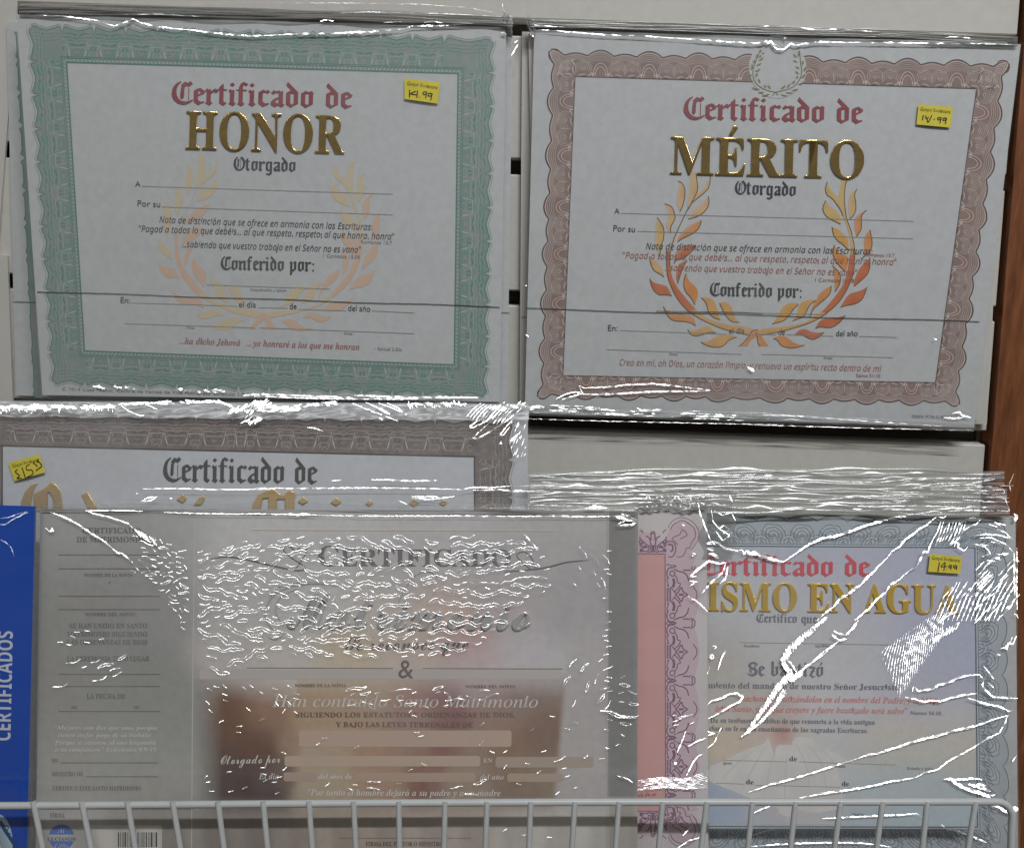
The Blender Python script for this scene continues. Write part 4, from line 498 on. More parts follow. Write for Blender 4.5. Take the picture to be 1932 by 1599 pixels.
 'c': [219,[197,214,-31,11,-34,4,-47,-8,-34,-25,-23,-38,-7,-50,8,-45,23,-36,36,-23,47,-9,67,14,0,44,-60,-15,-31,5,-24,14,-16,24,-5,31,5,31,14,24,22,16,28,5,28,-5,34,-17]],
 'd': [255,[226,341,-45,0,0,-121,-47,9,-45,-8,-36,-23,-23,-36,-8,-44,8,-49,21,-37,35,-24,45,-8,95,0],[181,38,-45,0,-32,5,-22,16,-11,23,-3,29,5,32,14,25,23,15,30,6,41,-8]],
 'e': [239,[219,65,-39,-20,-39,-7,-29,4,-23,13,-15,21,-9,30,158,0,-7,54,-19,38,-31,23,-40,8,-43,-8,-33,-23,-22,-36,-7,-47,7,-45,21,-38,34,-27,47,-10,48,7,41,20],[66,135,20,41,41,15,21,-4,16,-11,15,-41]],
 'h': [250,[75,341,-44,0,0,-341,44,0,0,161,29,25,27,8,32,-15,12,-40,0,-139,45,0,0,138,-6,40,-16,28,-24,17,-31,6,-36,-9,-31,-25]],
 'i': [109,[77,225,-44,0,0,-225,44,0],[82,293,-8,18,-19,8,-19,-8,-7,-18,7,-19,19,-8,19,8]],
 'k': [239,[230,225,-53,0,-99,-110,112,-115,60,0,-116,115],[76,341,-45,0,0,-341,45,0]],
 'l': [109,[77,341,-44,0,0,-341,44,0]],
 'm': [386,[30,225,0,-225,44,0,0,163,27,22,29,7,29,-13,12,-39,0,-140,44,0,0,163,26,20,24,9,33,-14,14,-39,0,-139,44,0,0,141,-5,36,-15,28,-24,18,-30,6,-43,-12,-32,-28,-29,30,-38,10,-32,-8,-34,-26,0,30]],
 'n': [250,[75,225,-44,0,0,-225,44,0,0,161,29,25,27,8,32,-15,12,-40,0,-139,45,0,0,139,-6,40,-17,28,-24,17,-30,5,-36,-9,-31,-25]],
 'o': [276,[137,229,-47,-9,-38,-24,-25,-36,-9,-45,9,-48,24,-38,38,-25,48,-9,49,9,38,24,25,38,9,49,-9,45,-25,37,-39,23],[136,189,31,-6,24,-15,16,-24,6,-30,-6,-33,-15,-24,-24,-16,-32,-5,-29,5,-23,16,-15,25,-5,33,5,29,15,24,23,15]],
 'p': [250,[73,6,45,-11,46,9,36,24,24,36,8,47,-8,49,-24,35,-40,22,-54,8,-77,0,0,-340,44,0],[73,185,41,0,31,-5,23,-15,14,-23,5,-31,-6,-30,-15,-24,-22,-16,-29,-5,-42,10]],
 'r': [198,[35,225,0,-225,44,0,0,118,4,27,12,21,17,15,22,6,41,-22,24,38,-27,20,-27,6,-32,-13,-33,-43,-1,52]],
 's': [193,[162,211,-66,18,-31,-4,-23,-12,-15,-19,-5,-26,5,-21,11,-17,37,-27,36,-22,16,-21,-10,-18,-23,-7,-33,7,-40,22,0,-48,39,-16,39,-5,29,5,23,14,16,21,6,27,-12,30,-39,33,-42,27,-12,18,8,14,21,6,29,-6,36,-17]],
 't': [167,[84,271,-84,-81,0,-5,39,0,0,-119,5,-28,13,-22,23,-15,32,-6,54,16,0,41,-50,-16,-21,7,-11,27,0,115,71,0,0,40,-71,0]],
 'u': [250,[219,0,0,225,-45,0,0,-161,-25,-23,-28,-8,-35,12,-11,37,0,143,-45,0,0,-140,6,-38,16,-28,24,-18,32,-6,34,10,32,24,0,-29]],
 'v': [219,[103,-5,15,0,99,230,-47,0,-59,-138,-61,138,-48,0]],
},
}
# ---------------------------------------------------------------- lettering: glyph outlines as data, 2 characters per coordinate
ACC = {'á': ('a', 1), 'é': ('e', 1), 'í': ('i', 1), 'ó': ('o', 1), 'ú': ('u', 1), 'É': ('E', 1), 'ñ': ('n', 2)}
_gc = {}
def glyph(st, ch):
    """-> advance, contours"""
    if (st, ch) in _gc: return _gc[(st, ch)]
    if st == 'OE':
        base = ACC[ch][0] if ch in ACC else ch
        if base in OE:
            adv, cs = OE[base]
            if ch in ACC: cs = cs + [[(.16, .56), (.22, .56), (.30, .70), (.22, .72)]]
            vs = []; tri = []
            for c in cs:
                i = len(vs); vs += c; tri += [tuple(i + k for k in t) for t in tessellate_polygon([[Vector((x, y, 0)) for x, y in c]])]
            lay = [k for k, c in enumerate(cs) for _ in c]
            _gc[(st, ch)] = (adv, cs, vs, tri, lay); return _gc[(st, ch)]
    a = 0
    if ch in ACC: base, a = ACC[ch]
    else: base = ch
    if ch == ' ': r = (.27, [])
    else:
        s = GL.get(st, {}).get(base)
        if s is None: s = GL['NN'].get(base) or GL['SB'].get(base) or GL['BI'].get(base) or GL['SB']['v']
        adv = s[0] / 500.0; cs = []
        for q in s[1:]:
            X = Y = 0; P = []
            for k in range(0, len(q), 2): X += q[k]; Y += q[k + 1]; P.append((X / 500.0, Y / 500.0))
            cs.append(P)
        if a:
            if base == 'i': cs = [c for c in cs if min(y for x, y in c) < .45]
            xs = [x for c in cs for x, y in c]; top = max(y for c in cs for x, y in c); mx = (min(xs) + max(xs)) / 2 + (.04 if st in ('SI', 'BI', 'NI') else 0)
            t = top + .06
            if a == 1: cs = cs + [[(mx - .04, t), (mx + .03, t), (mx + .13, t + .13), (mx + .08, t + .17), (mx + .03, t + .15)]]
            else: cs = cs + [[(mx - .14, t), (mx - .11, t), (mx - .06, t + .05), (mx + .02, t + .01), (mx + .09, t + .02), (mx + .15, t + .09), (mx + .12, t + .09), (mx + .07, t + .06), (mx - .02, t + .09), (mx - .08, t + .09)]]
        r = (adv, cs)
    # triangulate once
    tri = []; vs = []
    if r[1]:
        vs = [p for c in r[1] for p in c]; main = r[1][:-1] if a else r[1]
        tri = list(tessellate_polygon([[Vector((x, y, 0)) for x, y in c] for c in main]))
        if a:
            i = sum(len(c) for c in main); tri += [tuple(i + k for k in t) for t in tessellate_polygon([[Vector((x, y, 0)) for x, y in r[1][-1]]])]
    _gc[(st, ch)] = (r[0], r[1], vs, tri, [0] * len(vs))
    return _gc[(st, ch)]
def text(mb, pl, txt, st, x0, y0, x1, y1, cap, h=.0003, shear=0.0, space=0.0, sc_small=None, arc=0.0, drop=None):
    """fits txt between two baseline points (photo pixels), capital height cap px"""
    W = 0; items = []
    for k, ch in enumerate(txt):
        s = 1.0
        if sc_small and not (ch.isupper() and (k == 0 or txt[k - 1] in ' (')): s = sc_small; ch = ch.upper() if ch.islower() else ch
        g = glyph(st, ch); items.append((W, g, s)); W += (g[0] + space) * s
    L = hypot(x1 - x0, y1 - y0); kx = L / (W or 1); ky = cap / .68
    ux, uy = (x1 - x0) / L, (y1 - y0) / L
    for q, (X, g, s) in enumerate(items):
        if drop and q in drop: continue
        i = len(mb.v)
        for (x, y), ly in zip(g[2], g[4]):
            a = (X + x * s) * kx; b = y * s * ky; a += shear * b; b += arc * sin(pi * a / L)
            mb.v.append(tuple(pl(x0 + ux * a + uy * b, y0 + uy * a - ux * b, h + ly * 9e-7)))
            mb.c.append((1, 1, 1))
        mb.f += [tuple(i + k for k in t) for t in g[3]]
def T(parent, pl, txt, st, x0, y0, x1, y1, cap, m=None, name='text_line', **k):
    mb = MB(); text(mb, pl, txt, st, x0, y0, x1, y1, cap, **k)
    return mb.build(name, m or BLACK, parent)
def embossed(parent, pl, txt, st, x0, y0, x1, y1, cap, m, name, base=.0002, depth=.0009, bev=.014, shear=0.0, polys=None):
    """raised foil lettering with rounded edges"""
    cu = bpy.data.curves.new(name, 'CURVE'); cu.dimensions = '2D'; cu.fill_mode = 'BOTH'
    def add(P):
        s = cu.splines.new('POLY'); s.points.add(len(P) - 1)
        for k, p in enumerate(P): s.points[k].co = (p[0], p[1], 0, 1)
        s.use_cyclic_u = True
    if polys is None:
        W = 0
        for ch in txt:
            g = glyph(st, ch)
            for c in g[1]: add([(x + W, y) for x, y in c])
            W += g[0]
        L = hypot(x1 - x0, y1 - y0); kx = L / W; ky = cap / .68; ux, uy = (x1 - x0) / L, (y1 - y0) / L
        f = lambda x, y: (x0 + ux * (x * kx + shear * y * ky) + uy * y * ky, y0 + uy * (x * kx + shear * y * ky) - ux * y * ky)
    else:
        for P in polys: add([(x / 100, -y / 100) for x, y in P])
        f = lambda x, y: (x * 100, -y * 100)
    cu.bevel_depth = bev; cu.bevel_resolution = 3; cu.offset = -bev * .55; cu.extrude = .004
    o = bpy.data.objects.new(name, cu); COL.objects.link(o)
    dg = bpy.context.evaluated_depsgraph_get(); me = bpy.data.meshes.new_from_object(o.evaluated_get(dg)); bpy.data.objects.remove(o)
    r = root_of(parent).location
    zmax = bev + .004
    for v in me.vertices:
        a, b = f(v.co.x, v.co.y)
        v.co = pl(a, b, base + depth * (v.co.z + zmax) / (2 * zmax)) - r
    me.materials.clear(); me.materials.append(m)
    me.polygons.foreach_set('use_smooth', [True] * len(me.polygons))
    o = bpy.data.objects.new(name, me); COL.objects.link(o); o.parent = parent
    return o
# Old English lettering drawn by hand as broad-nib strokes (no holes; each stroke its own outline)
def _mv(P, dx, dy=0): return [(x + dx, y + dy) for x, y in P]
STEM = [(-.045,.435),(.015,.50),(.06,.46),(.115,.49),(.12,.43),(.115,.10),(.165,.065),(.075,-.02),(.05,.0),(-.035,.05),(0,.09),(0,.40)]
BARE = [(0,.08),(0,.42),(.10,.49),(.115,.42),(.115,.10),(.06,.03)]
FOOT = [(0,.12),(.11,-.02),(.29,.075),(.285,.105),(.19,.085),(.115,.14)]
OCAP = [(.06,.45),(.13,.51),(.19,.465),(.29,.505),(.345,.43),(.30,.395),(.21,.425),(.10,.40)]
OBOT = [(0,.11),(.12,-.02),(.19,.03),(.325,.11),(.21,.11),(.16,.07),(.10,.14)]
ORGT = [(.21,.43),(.21,.07),(.325,.10),(.325,.45)]
O_ = [BARE, OCAP, OBOT, ORGT]
OE = {
 'i': (.235, [STEM, [(-.01,.63),(.06,.70),(.13,.64),(.06,.575)]]),
 'n': (.47, [STEM, _mv(STEM, .235), [(.10,.385),(.20,.475),(.26,.50),(.25,.42),(.13,.345)]]),
 'u': (.46, [STEM, _mv(STEM, .225), [(.10,.05),(.17,.02),(.24,.08),(.22,.10),(.15,.07)]]),
 'm': (.70, [STEM, _mv(STEM, .235), _mv(STEM, .47), [(.10,.385),(.20,.475),(.26,.50),(.25,.42),(.13,.345)], [(.34,.385),(.44,.475),(.50,.50),(.49,.42),(.37,.345)]]),
 'o': (.405, O_),
 'e': (.345, [BARE, FOOT, [(.06,.455),(.17,.51),(.315,.405),(.265,.335),(.12,.265),(.105,.30),(.20,.365),(.16,.42),(.10,.40)]]),
 'c': (.335, [BARE, FOOT, [(.07,.46),(.14,.51),(.19,.465),(.25,.505),(.315,.45),(.25,.385),(.19,.425),(.10,.40)]]),
 'r': (.345, [STEM, [(.10,.39),(.17,.455),(.23,.505),(.325,.44),(.255,.365),(.20,.405),(.12,.345)]]),
 't': (.285, [[(0,.09),(0,.44),(-.01,.54),(.10,.66),(.115,.62),(.115,.11),(.20,.075),(.11,-.02),(.0,.06)], [(-.075,.455),(-.05,.49),(.215,.49),(.195,.45)]]),
 'f': (.30, [[(-.035,.05),(0,.09),(0,.55),(.05,.64),(.115,.58),(.115,.10),(.165,.065),(.075,-.02),(.05,.0)], [(.02,.60),(.06,.68),(.14,.725),(.255,.665),(.20,.60),(.13,.645),(.11,.56)], [(-.075,.455),(-.05,.49),(.225,.49),(.205,.45)]]),
 'a': (.41, [_mv(STEM, .21), [(.0,.41),(.08,.50),(.14,.465),(.24,.50),(.23,.41),(.13,.42),(.06,.365)], [(.0,.13),(.07,.22),(.22,.30),(.22,.245),(.125,.18),(.13,.12),(.22,.09),(.22,.05),(.10,-.02),(.0,.06)]]),
 'd': (.405, [BARE, OBOT, ORGT, [(.07,.45),(.13,.505),(.22,.44),(.20,.41),(.10,.40)], [(.0,.66),(.045,.76),(.10,.70),(.33,.45),(.31,.38),(.21,.43)]]),
 'g': (.405, [BARE, OCAP, OBOT, [(.21,.43),(.21,-.09),(.325,-.12),(.325,.45)], [(.21,-.08),(.17,-.135),(.06,-.115),(.0,-.16),(.18,-.225),(.325,-.12)]]),
 'q': (.41, [BARE, OCAP, OBOT, [(.21,.43),(.21,-.15),(.325,-.22),(.325,.45)]]),
 'p': (.42, [[(-.045,.435),(.015,.50),(.06,.46),(.115,.49),(.115,-.15),(.0,-.22),(0,.40)], [(.10,.40),(.19,.465),(.29,.505),(.345,.43),(.30,.395),(.21,.425)], ORGT, [(.06,.02),(.16,-.02),(.325,.11),(.21,.11),(.16,.07),(.08,.09)]]),
 'b': (.42, [[(-.03,.66),(.05,.76),(.115,.70),(.115,.10),(.06,.03),(0,.08),(0,.62)], [(.10,.40),(.19,.465),(.29,.505),(.345,.43),(.30,.395),(.21,.425)], ORGT, OBOT]),
 'z': (.36, [[(.0,.42),(.06,.50),(.30,.48),(.32,.42),(.05,.40)], [(.20,.42),(.32,.44),(.16,.12),(.02,.06)], [(.0,.04),(.10,.12),(.25,.0),(.33,.08),(.31,.02),(.20,-.07),(.08,.03)], [(.06,.24),(.10,.28),(.30,.27),(.27,.235)]]),
 'C': (.60, [
 [(.24,.70),(.14,.64),(.06,.55),(.02,.44),(0,.30),(.02,.20),(.07,.11),(.17,.02),(.30,-.02),(.41,0),(.50,.05),(.59,.13),(.57,.15),(.46,.09),(.36,.08),(.27,.10),(.19,.17),(.14,.28),(.13,.42),(.15,.53),(.20,.62),(.26,.68)],
 [(.23,.20),(.29,.15),(.335,.22),(.34,.48),(.37,.55),(.41,.57),(.45,.54),(.49,.56),(.57,.64),(.50,.71),(.44,.65),(.36,.69),(.30,.63),(.25,.58),(.27,.53),(.25,.48)],
 [(.455,.10),(.475,.11),(.475,.51),(.455,.50)]]),
 'O': (.66, [
 [(.22,.70),(.10,.61),(.03,.50),(0,.30),(.03,.18),(.09,.08),(.19,0),(.32,-.02),(.46,.03),(.56,.14),(.62,.30),(.61,.48),(.54,.62),(.44,.71),(.36,.66),(.33,.63),(.40,.61),(.46,.54),(.50,.42),(.50,.26),(.46,.14),(.38,.06),(.29,.06),(.20,.12),(.14,.25),(.13,.42),(.16,.56),(.24,.67)],
 [(.20,.20),(.26,.15),(.29,.22),(.29,.46),(.32,.53),(.27,.60),(.21,.53),(.23,.47)],
 [(.36,.10),(.38,.10),(.38,.58),(.36,.57)]]),
 'S': (.55, [
 [(.50,.58),(.42,.66),(.30,.70),(.16,.67),(.05,.58),(.04,.47),(.10,.39),(.34,.28),(.37,.21),(.33,.13),(.22,.08),(.10,.09),(.02,.14),(.0,.10),(.10,.01),(.24,-.02),(.38,.01),(.49,.11),(.51,.24),(.44,.34),(.22,.44),(.17,.50),(.19,.57),(.28,.61),(.38,.57),(.46,.50)],
 [(.10,.32),(.16,.36),(.17,.16),(.12,.14)], [(.34,.54),(.39,.50),(.40,.36),(.35,.38)], [(.20,.34),(.22,.34),(.22,.12),(.20,.12)]]),
 ':': (.20, [[(.02,.37),(.075,.43),(.13,.37),(.075,.31)], [(.02,.05),(.075,.11),(.13,.05),(.075,-.01)]]),
}
# ---------------------------------------------------------------- the display wall: slat boards with dark grooves
WALL = Plane(0, 0)
wall = empty('wall', (0, 0, 0), None, None); wall['kind'] = 'structure'
def wz(px, py): return WALL(px, py).z
gz = [WALL(985, y) for y in (52, 307, 550, 797)]
zs = [p.z for p in gz]; pitch = (zs[0] - zs[3]) / 3
groove_c = [zs[0] + pitch * k for k in (1,)] + [zs[0] - pitch * k for k in range(0, 8)]
xl = -.42
XA, XB = WALL(1919, 60), WALL(1859, 830)
def xr_at(z): return XB.x + (XA.x - XB.x) * (z - XB.z) / (XA.z - XB.z)      # the boards end on a slightly slanting line
xr = XA.x
gh = .0042
BOARD = CREAM
def slat(z0, z1):
    mb = MB(); d = .0006
    # front face with softly rounded long edges
    prof = [(.012, z0), (.0012, z0), (.0004, z0 + d * .5), (0, z0 + d * 1.5), (0, z1 - d * 1.5), (.0004, z1 - d * .5), (.0012, z1), (.012, z1)]
    mb.strip([[Vector((xl, y, z)) for y, z in prof], [Vector((xr_at(z), y, z)) for y, z in prof]])
    mb.face([Vector((xr_at(z), y, z)) for y, z in prof]); mb.face([Vector((xl, y, z)) for y, z in reversed(prof)])
    return mb
for k in range(len(groove_c) - 1):
    slat(groove_c[k + 1] + gh, groove_c[k] - gh).build('slat', CREAM, wall)
mb = MB(); mb.box(xl, xr_at(-.15) - .001, .0121, .018, groove_c[-1], groove_c[0]); mb.build('backing_board', DARKGAP, wall)
# brown wooden side panel on the right
def wood_mat():
    m = bpy.data.materials.new('brown_stained_wood'); m.use_nodes = True; nt = m.node_tree; b = nt.nodes['Principled BSDF']
    geo = nt.nodes.new('ShaderNodeNewGeometry'); mp = nt.nodes.new('ShaderNodeMapping'); mp.inputs['Scale'].default_value = (9, 9, 1.1)
    n = nt.nodes.new('ShaderNodeTexNoise'); n.inputs['Scale'].default_value = 26; n.inputs['Detail'].default_value = 8; n.inputs['Roughness'].default_value = .65
    r = nt.nodes.new('ShaderNodeValToRGB'); r.color_ramp.elements[0].position = .3; r.color_ramp.elements[0].color = (.13, .043, .017, 1)
    r.color_ramp.elements[1].position = .75; r.color_ramp.elements[1].color = (.35, .13, .05, 1)
    for a, c in ((geo.outputs['Position'], mp.inputs[0]), (mp.outputs[0], n.inputs['Vector']), (n.outputs['Fac'], r.inputs[0]), (r.outputs[0], b.inputs['Base Color'])): nt.links.new(a, c)
    b.inputs['Roughness'].default_value = .42
    return m
WOOD = wood_mat()
def slanted(x_off0, x_off1, y0, y1):
    mb = MB(); z0, z1 = groove_c[-1], groove_c[0]
    P = [(xr_at(z0) + x_off0, z0), (xr_at(z1) + x_off0, z1), (xr_at(z1) + x_off1, z1), (xr_at(z0) + x_off1, z0)]
    for y in (y0, y1): mb.face([Vector((x, y, z)) for x, z in P])
    for k in range(4):
        (xa, za), (xb, zb) = P[k], P[(k + 1) % 4]; mb.face([Vector((xa, y0, za)), Vector((xb, y0, zb)), Vector((xb, y1, zb)), Vector((xa, y1, za))])
    return mb
side = tag(slanted(.0022, .12, -.004, .016).build('wooden_side_panel', WOOD), 'reddish brown stained wooden side panel right of the cream slat boards', 'wood panel')
slanted(-.0005, .0020, .010, .0162).build('groove_strip', DARKGAP, side)
# ---------------------------------------------------------------- certificate packs
def quad_pt(Q, u, v):
    (a, b, c, d) = Q
    # bilinear in photo pixels, u right, v down
    x = (a[0] * (1 - u) + b[0] * u) * (1 - v) + (d[0] * (1 - u) + c[0] * u) * v
    y = (a[1] * (1 - u) + b[1] * u) * (1 - v) + (d[1] * (1 - u) + c[1] * u) * v
    return x, y
def card(parent, pl, Q, mat_, name='page', thick=.0016, h=0.0, nu=1, nv=1, colf=None):
    """a pad of card sheets: front face follows the quad, with real thickness behind it"""
    mb = MB()
    rows = []; cols = []
    for j in range(nv + 1):
        P = [quad_pt(Q, i / nu, j / nv) for i in range(nu + 1)]
        rows.append([pl(x, y, h) for x, y in P]); cols.append([colf(x, y) if colf else (1, 1, 1) for x, y in P])
    mb.strip(rows, cols)
    F = [pl(*q, h) for q in Q]; B = [p - pl.n * thick for p in F]
    for k in range(4): mb.face([F[k], B[k], B[(k + 1) % 4], F[(k + 1) % 4]], cols[0][0])
    mb.face([B[0], B[3], B[2], B[1]])
    return mb.build(name, mat_, parent, colors=bool(colf))
def film_sheet(parent, pl, Q, h=.0022, m=None, name='film', bulge=.0003, n=26, seed=1):
    """slack clear wrap over the card"""
    r = random.Random(seed); ph = [(r.uniform(4, 14), r.uniform(3, 11), r.uniform(0, 6), r.uniform(.2, 1)) for _ in range(7)]
    mb = MB(); rows = []
    for j in range(n + 1):
        row = []
        for i in range(n + 1):
            u, v = i / n, j / n; x, y = quad_pt(Q, u, v)
            e_ = min(1, 14 * min(u, v, 1 - u, 1 - v))
            b = sum(a * sin(fx * u + fy * v + p) for fx, fy, p, a in ph) / 4
            row.append(pl(x, y, h * (.35 + .65 * e_) + bulge * e_ * b))
        rows.append(row)
    mb.strip(rows)
    return mb.build(name, m or FILM, parent, smooth=True)
def gather(parent, pl, P, wd, h, seed, name='film_fold', m=None, n=5):
    """bunched sealed edge of the wrap: wavy long ribbons"""
    r = random.Random(seed); mb = MB(); P = resample(P, 60)
    for k in range(n):
        o0 = (k - (n - 1) / 2) * wd / n; f1, f2, p1, p2 = r.uniform(.1, .4), r.uniform(.4, 1.1), r.uniform(0, 6), r.uniform(0, 6)
        rows = []
        for i, (x, y) in enumerate(P):
            c = o0 + wd / n * .35 * sin(f1 * i + p1); q = wd / n * (.8 + .25 * sin(f2 * i + p2))
            rows.append([pl(x, y + c + q * s, h + k * .0002 + .0011 * cc * (1 + .5 * sin(f2 * i * .7 + p1))) for s, cc in ((-1, 0), (-.5, .7), (0, 1), (.5, .7), (1, 0))])
        mb.strip(rows)
    o = mb.build(name, m or FILMG, parent, smooth=True); o['kind'] = 'stuff'; return o
def side_pts(I, O, k, s, t):
    a, b = I[k], I[(k + 1) % 4]; c, d = O[k], O[(k + 1) % 4]
    xi, yi = a[0] + (b[0] - a[0]) * s, a[1] + (b[1] - a[1]) * s
    xo, yo = c[0] + (d[0] - c[0]) * s, c[1] + (d[1] - c[1]) * s
    return xi + (xo - xi) * t, yi + (yo - yi) * t
def perp(I, O, k, s, t):
    """s along the outer edge, t straight across towards it"""
    c, d = O[k], O[(k + 1) % 4]; a, b = I[k], I[(k + 1) % 4]
    dx, dy = d[0] - c[0], d[1] - c[1]; L = hypot(dx, dy); nx, ny = -dy / L, dx / L
    w0 = (a[0] - c[0]) * nx + (a[1] - c[1]) * ny; w1 = (b[0] - c[0]) * nx + (b[1] - c[1]) * ny
    w = w0 + (w1 - w0) * s
    return c[0] + dx * s + nx * w * (1 - t), c[1] + dy * s + ny * w * (1 - t)
def fr(arr, k, O):
    """absolute positions along side k -> fractions"""
    ax = 0 if k in (0, 2) else 1; a, b = O[k][ax], O[(k + 1) % 4][ax]
    return sorted((v - a) / (b - a) for v in arr)
def scroll_border(parent, pl, I, O, cells, m_base, m_dark, m_light, m_deep, h=.00006, dentil=False, sides=(0, 1, 2, 3), inner_line=True, m_alt=None):
    """engraved frame with bracket-shaped bites (green, taupe)"""
    def prof(a):
        # bracket: notch at both ends, two shoulders and a shallow dip between
        d = min(a, 1 - a)
        return 1.0 + .05 * sin(pi * min(1, d / .22)) - .15 * exp(-(d / .03) ** 1.3) + (-.06 * (1 + cos(2 * pi * (a - .5) / .56)) / 2 if abs(a - .5) < .28 else 0)
    base = MB(); dark = MB(); light = MB(); deep = MB(); alt = MB()
    for k in sides:
        cs = cells[k]
        out = []
        for q in range(len(cs) - 1):
            s0, s1 = cs[q], cs[q + 1]; N = 22
            for i in range(N + (q == len(cs) - 2)):
                a = i / N; t = prof(a)
                if (q == 0 and a < .5) or (q == len(cs) - 2 and a > .5): 
                    d = a if q == 0 and a < .5 else 1 - a
                    t = max(t, 1.0 + .02 * cos(d * 6)) if d < .2 else t
                out.append((s0 + (s1 - s0) * a, t))
            S = lambda a, t: perp(I, O, k, s0 + (s1 - s0) * a, t)
            # vase shaped light strokes standing on the inner edge
            for sg in ((-1, 1) if 0 < q < len(cs) - 2 else ()):
                c = .5 + sg * .5
                f = lambda dx, t: S(.5 + sg * dx, t)
                light.line(pl, [f(.20, .14), f(.24, .24), f(.27, .36), f(.28, .44)], 2.3, h + .00006, taper=True)
                light.line(pl, [f(.28, .44), f(.29, .50), f(.38, .53), f(.49, .52)], 1.2, h + .00006)
                light.line(pl, [f(.34, .40), f(.36, .46), f(.30, .55), f(.32, .66), f(.42, .70), f(.49, .69)], .8, h + .00006)
                light.line(pl, [f(0, .47), f(.08, .45), f(.16, .47), f(.24, .44)], .8, h + .00006)
                light.line(pl, [f(0, .60), f(.10, .63), f(.2, .60), f(.27, .63)], .7, h + .00006)
                light.line(pl, [f(.36, .16), f(.40, .22), f(.36, .28), f(.42, .34), f(.49, .32)], .8, h + .00006)
                light.line(pl, [f(.42, .12), f(.45, .18), f(.5, .2)], .8, h + .00006)
                deep.line(pl, [f(0, .52), f(.1, .53), f(.2, .57), f(.24, .52)], 3.2, h + .00003, taper=True)
                deep.line(pl, [f(.33, .78), f(.40, .74), f(.47, .80)], 2.2, h + .00003, taper=True)
                deep.line(pl, [f(.47, .30), f(.44, .42), f(.47, .55)], 2.6, h + .00003, taper=True)
                alt.line(pl, [f(.05, .72), f(.1, .85), f(.22, .9), f(.34, .86)], 4.0, h + .00002, taper=True)
                alt.line(pl, [f(.05, .30), f(.12, .33), f(.2, .3)], 5.0, h + .00002, taper=True)
            for g in range(7):
                y = .60 + g * .05
                (deep if g % 2 else light).line(pl, [S(.08 + .84 * i / 12, y + .018 * sin(i * 1.7 + g) + .02 * cos(2 * pi * (i / 12))) for i in range(13)], .45, h + .00005)
            for g in (range(4) if 0 < q < len(cs) - 2 else ()):
                y = .17 + g * .075
                (deep if g % 2 else light).line(pl, [S(.3 + .4 * i / 8, y + .012 * sin(i * 2.1 + g)) for i in range(9)], .45, h + .00005)
        base.strip([[pl(*side_pts(I, O, k, s, 0), h), pl(*side_pts(I, O, k, s, .8), h)] for s, t in out])
        base.strip([[pl(*perp(I, O, k, s, .76), h + (k + 1) * 2e-6), pl(*perp(I, O, k, s, t), h + (k + 1) * 2e-6)] for s, t in out])
        dark.line(pl, [perp(I, O, k, s, t + .015) for s, t in out], 1.8, h + .00004)
        light.line(pl, [perp(I, O, k, s, t + .055) for s, t in out], .8, h + .00004)
        deep.line(pl, [perp(I, O, k, s, t + .09) for s, t in out], .7, h + .00004)
        if inner_line: dark.line(pl, [side_pts(I, O, k, -.004 + 1.008 * i / 8, .02) for i in range(9)], 2.6, h + .00007)
        if dentil:
            L = max(hypot(I[k][0] - I[(k + 1) % 4][0], I[k][1] - I[(k + 1) % 4][1]), 1); n = int(L / 7.2)
            dark.line(pl, [side_pts(I, O, k, i / 8, .145) for i in range(9)], 1.1, h + .00007)
            deep.line(pl, [side_pts(I, O, k, i / 8, .19) for i in range(9)], 1.2, h + .00007)
            for i in range(n):
                s = (i + .5) / n
                light.line(pl, [side_pts(I, O, k, s, .045), side_pts(I, O, k, s, .105)], 1.9, h + .00009)
    b = base.build('printed_border', m_base, parent)
    dark.build('border_outline', m_dark, b); light.build('border_light_engraving', m_light, b)['kind'] = 'stuff'; deep.build('border_dark_engraving', m_deep, b)['kind'] = 'stuff'
    if alt.v: alt.build('border_shading', m_alt or m_deep, b)['kind'] = 'stuff'
